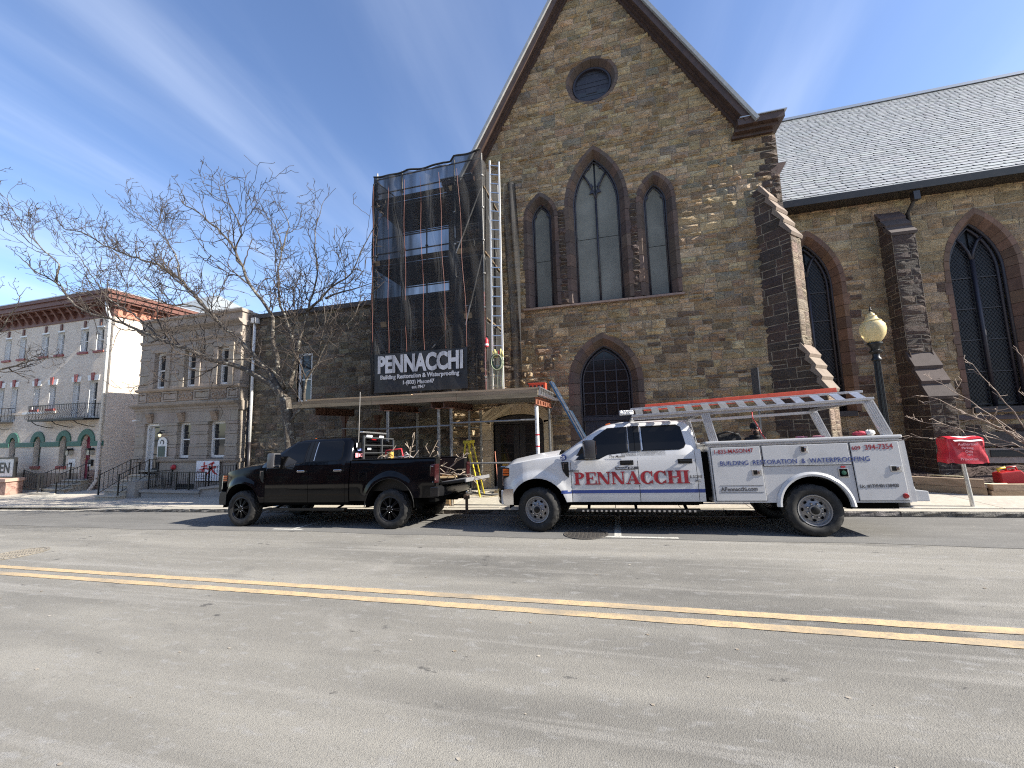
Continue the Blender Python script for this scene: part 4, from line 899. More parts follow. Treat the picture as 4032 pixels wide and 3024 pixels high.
# balconies
def balcony(x0,x1,lab):
    bl=thing('balcony',lab,'balcony',((x0+x1)/2,YW-.3,2.85)); B().box(x0,x1,YW-.62,YW-.01,2.82,2.9).build('floor_plate',m_irn,bl)
    B().beam((x0,YW-.62,3.62),(x1,YW-.62,3.62),.03,.03).build('top_rail',m_irn,bl)
    for xx in (x0,x1): B().beam((xx,YW-.62,3.62),(xx,YW,3.62),.03,.03).build('side_rail',m_irn,bl)
    n=int((x1-x0)/.13)
    for i in range(n+1):
        xx=x0+(x1-x0)*i/n; B().tube([(xx,YW-.62,3.6),(xx,YW-.60,3.4),(xx,YW-.66,3.2),(xx,YW-.74,3.06),(xx,YW-.70,2.94),(xx,YW-.6,2.89)],.009,4).build('baluster',m_irn,bl)
    for i in range(5):
        for xx in (x0,x1): B().tube([(xx,YW-.1-i*.12,3.6),(xx,YW-.1-i*.12,2.9)],.009,4).build('baluster',m_irn,bl)
    for xx in (x0+.8,(x0+x1)/2+.2,x1-.3): B().tube([(xx-.5,YW-.6,2.82),(xx-.35,YW-.5,2.65),(xx-.1,YW-.2,2.5),(xx,YW-.02,2.48)],.02,5).build('bracket',m_irn,bl)
    return bl
balcony(-29.4,-25.15,'long curved iron balcony over the red door of the painted building'); balcony(-35.,-32.0,'second iron balcony at the cut off end of the painted building')
for xx,lab in ((-26.98,'black carriage lantern between the arched window and the red door'),(-25.42,'black carriage lantern at the corner pipe side of the red door')):
    l_=thing('carriage_lantern',lab,'lantern',(xx,YW,1.1)); B().box(xx-.11,xx+.11,YW-.2,YW-.01,1.06,1.3).build('lens',mat('lantern_glass',(.35,.33,.28),.3),l_); B().prism([(xx-.16,1.3),(xx+.16,1.3),(xx+.06,1.4),(xx-.06,1.4)],XZ,YW-.25,YW-.01).build('cap',m_irn,l_)
    for a in (-.12,.1): B().box(xx+a,xx+a+.02,YW-.21,YW-.19,1.03,1.3).build('frame_bar',m_irn,l_)
mb=thing('letter_box','black letter box on the wall right of the red door','letter box',(-25.42,YW,.55)); B().box(-25.55,-25.3,YW-.1,YW-.01,.5,.82).build('case',m_irn,mb,bev=.01); B().box(-25.53,-25.32,YW-.105,YW-.101,.5,.6).build('paper',m_white,mb)
pl=thing('house_plate','pale house plate left of the red door','plate',(-26.85,YW,.6)); B().box(-27.15,-26.62,YW-.03,YW-.002,.45,.85).build('plate',m_white,pl); text('@ 38',.12,m_irn,-27.08,YW-.034,.6,pl)
# steps and rails of the painted building
st=thing('brick_steps','worn stone steps before the crimson arched door','steps',(-26,12.4,-.75))
for k in range(4):
    z1=-.62+k*.16; B().box(-27.2+k*.16,-25.4,12.25+k*.3,13.48,z1-.2,z1-.05,t=(.75,.66,.55)).build('riser',m_conc,st); B().box(-27.24+k*.16,-25.36,12.2+k*.3,12.55+k*.3 if k<3 else 13.48,z1-.05,z1).build('tread',m_kerbtop,st,bev=.01)
for xx,lab in ((-26.75,'rusty black handrail on the sign side of the crimson door steps'),(-25.45,'rusty black handrail on the corner side of the crimson door steps')): fence('stair_railing',lab,(xx,12.3),(xx,13.4),-.62,-.14,.2,.66,8)
fence('stair_railing','low sloping black rail between the brick sign pier and the crimson door steps',(-28.8,12.7),(-26.9,12.5),-.5,-.6,.38,.12,9)
# sign on a brick pier
sgp=thing('brick_pier','low salmon brick and stone pier under the lettered sign','pier',(-30,12.2,-.8)); 
B().box(-31.5,-28.75,12.12,12.7,-.95,-.12).build('base',mat('pier_stone',(.33,.2,.16),.85,var=[(5,(.2,.11,.09),.48,.6),(30,(.4,.27,.21),.5,.7)],bump=[(9,.9,.06)]),sgp,bev=.02); B().box(-31.55,-28.68,12.05,12.76,-.12,.04).build('cap',mat('pier_cap',(.42,.28,.22),.8),sgp,bev=.02)
sg=thing('lettered_sign','black framed white sign with bold black letters on the brick pier','sign',(-30,12.4,.05)); B().box(-31.9,-28.95,12.42,12.47,.1,.98).build('panel',mat('sign_panel',(.62,.61,.58),.6,var=[(7,(.8,.8,.76),.45,.6)]),sg)
for a,c,d,e in ((-31.95,-28.9,.98,1.04),(-31.95,-28.9,.04,.1),(-28.95,-28.9,.1,.98)): B().box(a,c,12.38,12.5,d,e).build('frame',m_irn,sg)
text('EN',.72,mat('sign_black',(.012,.012,.014),.5),-29.28,12.412,.28,sg,bold=.018,wx=.92,align='RIGHT')
# building behind with hipped slate roof
dh=thing('distant_house','grey hipped slate roof house rising behind the painted building','house',(-36,24,-1)); B().box(-44,-30.6,22,34,-1,10.6).build('wall',m_pbrick,dh)
B().add([(-45,21,10.5),(-29.6,21,10.5),(-29.6,35,10.5),(-45,35,10.5),(-38,27.5,15.2),(-36.2,27.5,15.2)],[(0,1,5,4),(1,2,5),(2,3,4,5),(3,0,4),(3,2,1,0)]).build('roof',mat('grey_slate_roof',(.22,.24,.25),.6,var=[(3,(.3,.32,.32),.45,.65,(1,1,6)),(20,(.15,.16,.17),.5,.7,(1,1,8))]),dh)
# ---------------------------------------------------------------- pickup trucks
m_tyre=mat('tyre_rubber',(.009,.0088,.0085),.75,var=[(9,(.032,.03,.027),.5,.7)],bump=[(90,.3,.004)],coord='obj')
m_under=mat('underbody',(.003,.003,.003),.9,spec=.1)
m_chrome=mat('chrome',(.62,.63,.65),.12,1.)
m_alu=mat('aluminium',(.58,.58,.58),.32,.85,var=[(14,(.42,.42,.42),.5,.7)])
m_tglass=mat('tinted_glass',(.004,.004,.0045),.03,spec=.28)
m_blktrim=mat('black_trim',(.007,.007,.007),.4,spec=.3)
m_amber=mat('amber_lens',(.50,.10,.012),.2,spec=.7); m_redl=mat('red_lens',(.26,.008,.01),.15,spec=.7); m_lamp=mat('clear_lens',(.35,.35,.36),.08,spec=.8,metal=.3)
BWT=[(.40,.95),(.52,.962),(.62,.982),(.95,1.002),(1.2,.998),(1.33,.985),(1.45,.962),(1.6,.92),(1.75,.87),(1.88,.82),(1.95,.785),(1.995,.70),(2.02,.5)]
def lerp(T,x):
    if x<=T[0][0]: return T[0][1]
    for (a,p),(c,q) in zip(T,T[1:]):
        if x<=c: return p+(q-p)*(x-a)/(c-a)
    return T[-1][1]
FR=[(1.28,.34),(1.45,.445),(1.6,.675),(1.75,.91),(1.88,1.115),(1.95,1.25),(1.995,1.38)]
RR=[(1.28,2.97),(1.45,2.97),(1.75,2.94),(1.88,2.90),(1.95,2.84),(1.995,2.76)]
def bw(x,z,arches):
    w_=lerp(BWT,z)
    if x<-.2: w_-=.16*((-.2-x)/.55)**2
    for xa,za,ra in arches:
        d=hypot(x-xa,z-za)
        if z>.4 and d<ra+.2: w_+=.038*(0.5+.5*cos(pi*min(1,max(0,(d-ra))/.17)))**.8
    return w_
def sides(fn):
    for sd in (-1,1): fn(sd)
def columns(root,name,m,x0,x1,zl,zt,arches,sd,n=None,nz=8,roll=False,lip=.03,xtra=()):
    """one side panel swept in columns from zl(x) to zt(x)"""
    xs=sorted(set([x0+(x1-x0)*i/(n or max(3,int((x1-x0)/.09))) for i in range((n or max(3,int((x1-x0)/.09)))+1)]+[xa+ra*cos(pi*k/18) for xa,za,ra in arches for k in range(19) if x0<xa+ra*cos(pi*k/18)<x1]+[q for q in xtra if x0<q<x1]))
    b=B(); v=[]; W=nz+1+(2 if roll else 0)+2
    for x in xs:
        a,c=zl(x),zt(x); col=[]
        y0=bw(x,a,arches); col.append((x,sd*(y0-lip),a+.004))
        for j in range(nz+1):
            z=a+(c-a)*j/nz; col.append((x,sd*bw(x,z,arches),z))
        y=bw(x,c,arches)
        if roll: col+=[(x,sd*(y-.03),c+.02),(x,sd*(y-.10),c+.032)]; col.append((x,sd*(y-.105),c+.0))
        else: col.append((x,sd*(y-lip),c-.003))
        v+=col
    f=[(i*W+j,(i+1)*W+j,(i+1)*W+j+1,i*W+j+1) for i in range(len(xs)-1) for j in range(W-1)]
    k=len(v)
    for e,dx in ((0,.004),(len(xs)-1,-.004)):
        base=len(v)
        for j in range(W): p=v[e*W+j]; v.append((p[0]+dx,p[1]-sd*lip,p[2]))
        f+=[(e*W+j,base+j,base+j+1,e*W+j+1) for j in range(W-1)]
    b.add(v,f); return b.build(name,m,root,smooth=38)
def slicepoly(poly):
    """x-monotone polygon -> bottom(x), top(x)"""
    xs=[p[0] for p in poly]; x0,x1=min(xs),max(xs)
    def at(x):
        zs=[]
        for (a,b_),(c,d) in zip(poly,poly[1:]+poly[:1]):
            if min(a,c)-1e-9<=x<=max(a,c)+1e-9 and abs(a-c)>1e-9: zs.append(b_+(d-b_)*(x-a)/(c-a))
        return (min(zs),max(zs)) if zs else (poly[0][1],poly[0][1])
    return x0,x1,at
def sideglass(root,name,m,poly,sd,proud,n=22,nz=6):
    x0,x1,at=slicepoly(poly); xs=sorted(set([x0+(x1-x0)*i/n for i in range(n+1)]+[p[0] for p in poly])); b=B(); v=[]
    for i,x in enumerate(xs):
        x_=min(max(x,x0+1e-4),x1-1e-4); a,c=at(x_)
        v+=[(x,sd*(lerp(BWT,a+(c-a)*j/nz)+proud),a+(c-a)*j/nz) for j in range(nz+1)]
    W=nz+1; b.add(v,[(i*W+j,(i+1)*W+j,(i+1)*W+j+1,i*W+j+1) for i in range(len(xs)-1) for j in range(nz)]); return b.build(name,m,root,smooth=True,fix=False)
def grow(poly,d):
    cx=sum(p[0] for p in poly)/len(poly); cz=sum(p[1] for p in poly)/len(poly); out=[]
    for x,z in poly: out.append((x+d*(1 if x>cx else -1),z+d*(1 if z>cz else -1)))
    return out
GF=[(.78,1.335),(.98,1.55),(1.16,1.735),(1.375,1.895),(1.74,1.905),(1.735,1.45),(1.36,1.415),(1.21,1.335)]
GR=[(2.0,1.465),(1.995,1.90),(2.62,1.905),(2.69,1.85),(2.735,1.56),(2.70,1.50),(2.62,1.468)]
def wheel(root,x,y,z,sd,kind,steer=0.,R=.41,W=.135):
    w_=part('wheel',root)
    TT=[(.245,-.105),(.262,-.128),(.30,-.143),(.34,-.145),(.375,-.135),(.397,-.118)]; n=64
    b=B(); v=[]; rows=TT+[(R,-.10),(R,-.062),(R-.002,-.058),(R-.002,-.02),(R,-.015),(R,.015),(R-.002,.02),(R-.002,.058),(R,.062),(R,.10)]+[(r_,-y_) for r_,y_ in TT[::-1]]
    for i,(r_,y_) in enumerate(rows):
        for j in range(n):
            rr=r_
            if 4<=i<len(rows)-5:
                ph=(j+(2 if (i//2)%2 else 0)+(1 if kind=='mud' else 0)*(i%3))%4
                rr-= (.017 if ph in(0,) else 0)
                if i in(6,7,14,15) or i in (8,9,12,13): rr-=0 if ph else .004
            a=2*pi*j/n; v.append((rr*cos(a),y_,rr*sin(a)))
    K=len(rows); b.add(v,[(i*n+j,i*n+(j+1)%n,(i+1)*n+(j+1)%n,(i+1)*n+j) for i in range(K-1) for j in range(n)])
    ty=b.build('tyre',m_tyre,w_,smooth=40)
    if kind=='steel':
        ms=mat('steel_wheel',(.27,.265,.26),.42,.6,var=[(12,(.28,.27,.26),.5,.7)],coord='obj')
        B().lathe([(.25,-.118),(.243,-.128),(.228,-.124),(.218,-.09),(.208,-.082),(.192,-.085),(.178,-.062),(.15,-.064),(.115,-.082),(.088,-.10),(.082,-.128),(.0,-.132)],(0,0,0),40,'y').build('rim',ms,w_,smooth=35)
        for k in range(8):
            a=2*pi*(k+.5)/8; bb=B(); bb.lathe([(0,0),(1,0)],(0,0,0),14,'y'); o=bb.build('hand_hole',m_under,w_); o.scale=(.03,1,.019); o.location=(.158*cos(a),-.069,.158*sin(a)); o.rotation_euler=(0,-a+pi/2,0)
            a=2*pi*k/8; B().lathe([(.017,-.085),(.017,-.118),(.010,-.128),(0,-.129)],(.108*cos(a),0,.108*sin(a)),8,'y').build('lug_nut',m_chrome,w_,smooth=40)
        B().lathe([(.062,-.128),(.06,-.145),(.045,-.152),(0,-.153)],(0,0,0),20,'y').build('hub_cap',m_blktrim,w_,smooth=40)
    else:
        mb=mat('black_rim',(.004,.004,.0045),.3,spec=.25); mb2=mat('black_rim_lip',(.02,.02,.021),.35,.2)
        B().lathe([(.25,-.115),(.262,-.128),(.25,-.132),(.236,-.12),(.228,-.07),(.225,.06)],(0,0,0),44,'y').build('rim',mb2,w_,smooth=35)
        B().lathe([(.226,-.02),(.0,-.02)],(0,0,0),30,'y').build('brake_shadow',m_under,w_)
        for k in range(8):
            for s_ in (-.10,.10):
                a=2*pi*k/8+s_; a2=2*pi*k/8+s_*.75; p0=V((.065*cos(a2),-.108,.065*sin(a2))); p1=V((.228*cos(a),-.092,.228*sin(a))); B().beam(p0,p1,.022,.05,up=(0,1,0)).build('spoke',mb,w_,bev=.004)
        B().lathe([(.085,-.06),(.085,-.112),(.05,-.122),(.046,-.15),(0,-.152)],(0,0,0),22,'y').build('hub',mb,w_,smooth=40)
        for k in range(8):
            a=2*pi*k/8; B().lathe([(.013,-.09),(.013,-.130),(.006,-.138),(0,-.138)],(.064*cos(a),0,.064*sin(a)),7,'y').build('lug_nut',m_chrome,w_,smooth=40)
    w_.location=(x,y,z); w_.rotation_euler=(0,rnd.uniform(0,1),(pi if sd>0 else 0)+steer); w_.rotation_mode='ZYX' if False else 'XYZ'
    return w_
def cab(root,paint,style):
    AR=[(0,.43,.565)] if style=='pickup' else [(0,.43,.565)]
    rock=.55
    arch=lambda x:max(rock if x>0 else (.80 if x<-.55 else .52), .43+sqrt(max(0,.565**2-x*x)) if abs(x)<.565 else 0)
    ftop=lambda x:lerp([(-.74,1.17),(-.5,1.275),(0,1.355),(.45,1.40),(.66,1.415)],x)
    belt=lambda x:lerp([(.66,1.325),(1.19,1.33),(1.36,1.42),(1.6,1.447),(3,1.452)],x)
    for sd in (-1,1):
        columns(root,'front_fender',paint,-.74,.662,arch,ftop,AR,sd,nz=10,roll=True)
        columns(root,'front_door',paint,.672,1.887,lambda x:rock,belt,AR,sd,xtra=(1.19,1.36))
        columns(root,'rear_door',paint,1.897,2.868,lambda x:rock,belt,AR,sd)
        columns(root,'cab_corner',paint,2.876,2.975,lambda x:rock,belt,AR,sd,n=2)
        for nm,pl in (('front_door_glass',GF),('rear_door_glass',GR)):
            sideglass(root,'window_trim',m_blktrim if style!='pickup' else m_blktrim,grow(pl,.014),sd,.004); sideglass(root,nm,m_tglass,pl,sd,.009)
        B().box(1.765,1.975,*sorted((sd*.80,sd*.79)),1.5,1.51).build('pillar_clip',m_blktrim,root)
        pl=[(1.765,1.455),(1.765,1.925),(1.97,1.925),(1.97,1.455)]; sideglass(root,'b_pillar_cover',m_blktrim,pl,sd,.011,n=4)
        pl=[(1.865,1.455),(1.865,1.935),(1.873,1.935),(1.873,1.455)]; sideglass(root,'door_seam',m_under,pl,sd,.013,n=2)
        pl=[(1.985,1.47),(1.985,1.90),(2.003,1.90),(2.003,1.47)]; sideglass(root,'window_bright_strip',m_alu,pl,sd,.013,n=2)
        for hx in (1.60,2.60):
            h=part('door_handle',root); y=bw(hx,1.245,AR); 
            if style=='utility': B().box(hx-.02,hx+.22,*sorted((sd*(y-.01),sd*(y+.006))),1.205,1.29).build('recess',m_blktrim,h,bev=.015)
            B().box(hx,hx+.20,*sorted((sd*(y+.02),sd*(y+.045))),1.225,1.265).build('grip',m_blktrim if style=='utility' else m_chrome,h,bev=.01); B().box(hx+.005,hx+.025,*sorted((sd*(y-.01),sd*(y+.02))),1.23,1.26).build('mount',m_blktrim,h); B().box(hx+.175,hx+.195,*sorted((sd*(y-.01),sd*(y+.02))),1.23,1.26).build('mount',m_blktrim,h)
        mr=part('door_mirror',root); ys=sd
        B().ob((1.04,sd*1.15,1.51),(.10,0,0),(.03,sd*.13,0),(0,0,.17)).build('housing',mat('mirror_shell_'+style,(.05,.05,.055) if style=='utility' else (.10,.10,.105),.3,.2),mr,bev=.035,smooth=40)
        B().ob((1.10,sd*1.17,1.375),(.05,0,0),(.015,sd*.10,0),(0,0,.028)).build('signal_lens',m_chrome,mr,bev=.012)
        B().ob((1.147,sd*1.15,1.53),(.004,0,0),(.03,sd*.11,0),(0,0,.12)).build('mirror_glass',m_chrome,mr)
        for z in (1.40,1.60): B().beam((.96,sd*.93,z),(1.02,sd*1.08,z),.05,.035).build('arm',m_blktrim,mr)
        B().prism([(.74,1.335),(.95,1.335),(.98,1.50),(.90,1.58)],XZ,sd*.972 if sd>0 else -.972,(.955)*sd).build('sail_panel',m_blktrim,mr)
        # side vent badge, rocker, running board
        y=bw(.55,1.15,AR); sv=part('fender_vent',root); B().prism([(.49,1.29),(.625,1.29),(.625,1.0),(.575,1.03),(.51,1.13)],XZ,*sorted((sd*(y-.01),sd*(y+.012)))).build('vent',m_blktrim,sv)
        B().prism([(.52,1.275),(.60,1.275),(.60,1.26),(.535,1.26),(.535,1.16),(.52,1.16)],XZ,*sorted((sd*(y+.012),sd*(y+.016)))).build('bright_edge',m_chrome,sv)
        rb=part('running_board',root); B().box(.72,2.88,*sorted((sd*.86,sd*1.03)),.375,.42).build('step',m_blktrim,rb,bev=.015)
        for k in range(24): B().box(.84+k*.083,.875+k*.083,*sorted((sd*1.0302,sd*1.036)),.382,.414).build('grip_rib',m_alu if style=='utility' else m_blktrim,rb)
        for xx in (.95,1.8,2.65): B().beam((xx,sd*.6,.5),(xx,sd*.95,.4),.05,.03).build('bracket',m_under,rb)
        B().lathe([(.0,0)]+[(.0,0)],(0,0,0),3)
    # greenhouse shell
    lv=[1.28,1.36,1.45,1.6,1.75,1.88,1.95,1.98,2.0,2.018,2.03]; rings=[]
    for z in lv:
        f,r_,w_=lerp(FR,min(z,1.995)),lerp(RR,min(z,1.995)),lerp(BWT,z)
        if z>1.995: f+= (z-1.995)*5; r_-=(z-1.995)*5
        h=[(f,0),(f+.012,.5*w_),(f+.04,.8*w_),(f+.08,.94*w_),(f+.135,w_)]+[(f+.135+(r_-.13-f-.135)*k/8,w_) for k in range(1,8)]+[(r_-.13,w_),(r_-.04,.95*w_),(r_-.005,.82*w_),(r_,.4*w_),(r_,0)]
        rings.append([(x,-y,z) for x,y in h]+[(x,y,z) for x,y in h[-2:0:-1]])
    n=len(rings[0]); b=B(); b.add([p for q in rings for p in q],[(i*n+j,i*n+(j+1)%n,(i+1)*n+(j+1)%n,(i+1)*n+j) for i in range(len(lv)-1) for j in range(n)]+[tuple((len(lv)-1)*n+j for j in range(n))]); b.build('cab_shell',paint,root,smooth=50)
    def fglass(y0,y1,z0,z1,front,nm,off=.008):
        def fn(u,v):
            z=z0+(z1-z0)*v; w_=lerp(BWT,z); t=y0+(y1-y0)*u; a=abs(t); dx=lerp([(0,0),(.5,.012),(.8,.04),(.94,.08),(1,.135)],a)
            if front: return (lerp(FR,z)+dx-off,t*w_,z)
            return (lerp(RR,z)-lerp([(0,0),(.82,.005),(.95,.04)],a)+off,t*w_,z)
        return B().grid(fn,14,8).build(nm,m_tglass,root,smooth=True,fix=False)
    fglass(-.80,.80,1.44,1.93,True,'windshield'); fglass(-.84,.84,1.5,1.90,False,'rear_window')
    # hood, cowl
    def hood(u,v):
        x=-.755+1.19*u; t=-1+2*v; e=ftop(x)+.032; y=t*(bw(x,ftop(x),AR)-.108)
        return (x-.05*(1-t*t)*(1-u)**2,y,e+(.055+.035*u)*(1-t**4)+.018*exp(-((abs(t)-.55)/.12)**2)-.09*max(0,1-u*7)**2)
    B().grid(hood,26,24).build('hood',paint,root,smooth=True)
    B().box(.40,.62,-.84,.84,1.36,1.44).build('cowl',m_blktrim,root)
    # front end
    B().box(-.74,-.3,-.6,.6,.7,1.2).build('radiator_block',m_under,root)
    gr=part('grille',root); B().box(-.85,-.74,-.62,.62,.80,1.235).build('frame',m_chrome if style=='utility' else m_blktrim,gr,bev=.03)
    for z in (.88,.98,1.08,1.18): B().box(-.865,-.851,-.56,.56,z-.028,z+.028).build('bar',m_blktrim,gr)
    for sd in (-1,1):
        hl=part('headlight',root); B().prism([(-.83,.80),(-.72,.80),(-.70,1.0),(-.56,1.04),(-.56,1.2),(-.78,1.225),(-.83,1.2)],XZ,sd*.63,sd*.925).build('housing',m_blktrim,hl,bev=.012); B().box(-.842,-.831,*sorted((sd*.65,sd*.88)),.84,1.19).build('lens',m_lamp,hl)
        for k in range(3): B().box(-.70,-.585,*sorted((sd*.925,sd*.934)),1.055+k*.048,1.09+k*.048).build('amber_marker',m_amber,hl)
        B().box(-.715,-.70,*sorted((sd*.925,sd*.935)),.86,1.19).build('bright_edge',m_chrome,hl)
    bm_=[(-.97+.28*abs(t)**3.2,t*.985) for t in [k/10-1 for k in range(21)]]
    b=B(); v=[]
    for (x,y) in bm_:
        for (dx,z) in ((.02,.50),(-.0,.53),(-.02,.66),(-.0,.78),(.05,.80),(.2,.80),(.2,.5)): v.append((x+dx,y,z))
    b.add(v,[(i*7+j,i*7+(j+1)%7,(i+1)*7+(j+1)%7,(i+1)*7+j) for i in range(20) for j in range(7)]+[tuple(range(7)),tuple(range(140,147))]); bo=b.build('front_bumper',m_chrome if style=='utility' else mat('black_bumper',(.02,.02,.022),.3,.3),root,smooth=40)
    if style=='utility':
        for sd in (-1,1): B().box(-.74,-.56,*sorted((sd*.93,sd*.972)),.50,.78).build('bumper_end',paint,root,bev=.015)
    for y in (-.3,0,.3): B().ob((1.40,y,2.012),(.05,0,.012),(0,.035,0),(0,0,.018)).build('roof_marker_lamp',m_amber,root,bev=.01)
    # underbody
    B().box(-.6,2.95,-.42,-.34,.42,.6).build('frame_rail',m_under,root); B().box(-.6,2.95,.34,.42,.42,.6).build('frame_rail',m_under,root)
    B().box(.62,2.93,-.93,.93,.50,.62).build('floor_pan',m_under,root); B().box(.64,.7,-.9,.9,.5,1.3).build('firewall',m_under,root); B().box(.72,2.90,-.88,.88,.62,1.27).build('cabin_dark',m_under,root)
    B().box(-.72,.62,-.5,.5,.5,1.18).build('engine_bay_filler',m_under,root)  # this and the cabin box: unseen fillers, added to block light through the truck
    def liner(xa,ra,y0,y1):
        v=[];N_=18
        for k in range(N_+1):
            a=pi*k/N_-.0; v+=[(xa+ra*cos(a),y0,.43+ra*sin(a)),(xa+ra*cos(a),y1,.43+ra*sin(a))]
        bb=B(); bb.add(v,[(2*k,2*k+2,2*k+3,2*k+1) for k in range(N_)]+[tuple(range(1,2*N_+3,2))]); bb.build('wheel_well',m_under,root,fix=False)
    for sd in (-1,1): liner(0,.575,sd*.97,sd*.55)
    B().tube([(0,-.8,.41),(0,.8,.41)],.06,8).build('front_axle',m_under,root)
    return AR,liner
def place(root,xa):
    z0=(roadz(xa+2,7.52)+roadz(xa+2,9.3))/2; root.location=(xa,8.42,z0-.024*2+.0); root.rotation_euler=(-atan((roadz(xa,7.52)-roadz(xa,9.3))/1.78),-atan(.024),0)
# ---- black pickup
def pick():
    m_bp=mat('black_paint',(.0016,.0018,.0028),.14,coat=.06,spec=.22,var=[(3,(.004,.004,.005),.52,.7)],rvar=(2.5,.04,.10),coord='obj')
    t=thing('pickup_truck','black crew cab pickup with its tailgate down and cut branches in the bed','pickup truck'); del t['base']
    AR,liner=cab(t,m_bp,'pickup'); AB=[(4.02,.45,.60)]
    for sd in (-1,1):
        arch=lambda x:max(.58 if x<4.02 else .64,.45+sqrt(max(0,.6**2-(x-4.02)**2)) if abs(x-4.02)<.6 else 0)
        columns(t,'bed_side',m_bp,3.0,5.06,arch,lambda x:1.435,AB,sd,nz=10,roll=True); liner(4.02,.61,sd*.97,sd*.62)
        B().box(3.02,5.05,*sorted((sd*.70,sd*.90)),.78,1.44).build('inner_bed_wall',m_blktrim,t); B().box(3.02,5.06,*sorted((sd*.74,sd*.975)),1.452,1.475).build('bed_rail_cap',m_blktrim,t,bev=.008)
        tl=part('tail_lamp',t); B().prism([(4.93,.95),(5.075,.93),(5.09,1.33),(4.96,1.31)],XZ,*sorted((sd*.80,sd*1.0))).build('lens',mat('smoked_lens',(.03,.008,.009),.12,spec=.7),tl,bev=.02); B().tube([(5.0,sd*1.003,1.28),(5.06,sd*.99,1.28),(5.07,sd*.985,1.0),(5.05,sd*.99,.96),(5.02,sd*1.0,.955)],.009,5).build('bright_edge',m_chrome,tl)
        B().tube([(4.02+.595*cos(pi*k/16),sd*(1.035),.45+.595*sin(pi*k/16)) for k in range(17)],.010,5).build('arch_trim',m_blktrim,t)
    y=bw(3.35,1.1,AB); B().box(3.24,3.44,-y-.006,-y+.01,1.02,1.2).build('fuel_door',m_bp,t,bev=.006)
    B().box(3.02,5.05,-.71,.71,.78,.84).build('bed_floor',m_blktrim,t); B().box(2.985,3.03,-.9,.9,.78,1.44).build('bed_bulkhead',m_bp,t)
    B().box(3.0,5.0,-.42,-.34,.45,.62).build('frame_rail',m_under,t); B().box(3.0,5.0,.34,.42,.45,.62).build('frame_rail',m_under,t); B().tube([(4.02,-.8,.42),(4.02,.8,.42)],.08,8).build('rear_axle',m_under,t); B().ball((4.02,0,.42),.17).build('differential',m_under,t)
    B().box(4.9,5.04,-.9,.9,.55,.9).build('rear_sill',m_under,t)
    rb=part('rear_bumper',t); b=B(); v=[]
    for k in range(13):
        q=-1+k/6; x=5.20-.16*abs(q)**4
        for dx,z in ((-.15,.66),(-.0,.66),(.03,.74),(.03,.84),(-.02,.87),(-.15,.87)): v.append((x+dx,q*.985,z))
    b.add(v,[(i*6+j,i*6+(j+1)%6,(i+1)*6+(j+1)%6,(i+1)*6+j) for i in range(12) for j in range(6)]+[tuple(range(6)),tuple(range(72,78))]); b.build('bar',mat('black_chrome',(.03,.03,.032),.18,.6),rb,smooth=40)
    for sd in (-1,1): B().box(4.97,5.15,*sorted((sd*.93,sd*1.0)),.66,.86).build('corner',mat('black_chrome',(0,0,0)),rb,bev=.02)
    tg=part('tailgate',t); B().ob((5.36,0,.93),(.285,0,.03),(0,.77,0),(-.003,0,.028)).build('panel',m_blktrim,tg,bev=.012); B().ob((5.36,0,.965),(.26,0,.027),(0,.70,0),(-.001,0,.006)).build('inner_liner',mat('grey_liner',(.16,.16,.165),.6,var=[(20,(.22,.22,.22),.5,.7)]),tg)
    B().ob((5.665,0,.965),(.02,0,.003),(0,.77,0),(-.003,0,.04)).build('top_edge',mat('grey_liner',(0,0,0)),tg,bev=.01)
    for sd in (-1,1): B().tube([(5.06,sd*.76,1.3),(5.5,sd*.76,1.0)],.008,4).build('cable',m_under,tg)
    h=part('tow_hitch',t); B().box(5.0,5.35,-.05,.05,.52,.62).build('receiver',m_under,h); B().box(5.34,5.42,-.09,.09,.50,.60).build('mount',mat('rust_steel',(.09,.065,.05),.7,.3),h); B().box(5.36,5.40,-.04,.04,.2,.5).build('drop_shank',mat('rust_steel',(0,0,0)),h); B().ball((5.38,0,.66),.03).build('ball',m_chrome,h)
    # headache rack with lights, antenna
    hr=part('headache_rack',t)
    for y in (-.62,.10,.62): B().beam((3.06,y,1.46),(3.06,y,2.02 if y<.5 else 1.95),.04,.04,up=(0,1,0)).build('upright',mat('rack_steel',(.10,.105,.11),.4,.5),hr)
    for z in (1.62,1.80): B().beam((3.06,-.62,z),(3.06,.62,z),.025,.02).build('crossbar',mat('rack_steel',(0,0,0)),hr)
    B().box(3.0,3.10,-.70,.25,2.08,2.12).build('light_bar',m_alu,hr,bev=.015); B().beam((3.06,-.62,1.98),(3.06,.62,1.98),.03,.03).build('crossbar',mat('rack_steel',(0,0,0)),hr)
    for y0,y1 in ((-.56,-.36),(-.05,.12)): B().box(3.085,3.10,y0,y1,1.99,2.035).build('work_light',mat('led_lens',(.9,.9,.92),.3,emis=.5),hr)
    B().box(3.0,3.05,-.28,-.12,1.93,1.97).build('brake_lamp',m_redl,hr)
    B().tube([(2.99,-.72,1.75),(2.99,-.72,2.0),(2.99,-.73,3.05)],.007,5).build('antenna',mat('antenna_rod',(.45,.43,.4),.4,.5),t); B().box(2.95,3.03,-.76,-.68,1.72,1.86).build('antenna_mount',m_blktrim,t)
    m_dec=mat('decal_white',(.7,.7,.72),.5); m_decp=mat('decal_pink',(.62,.25,.28),.5)
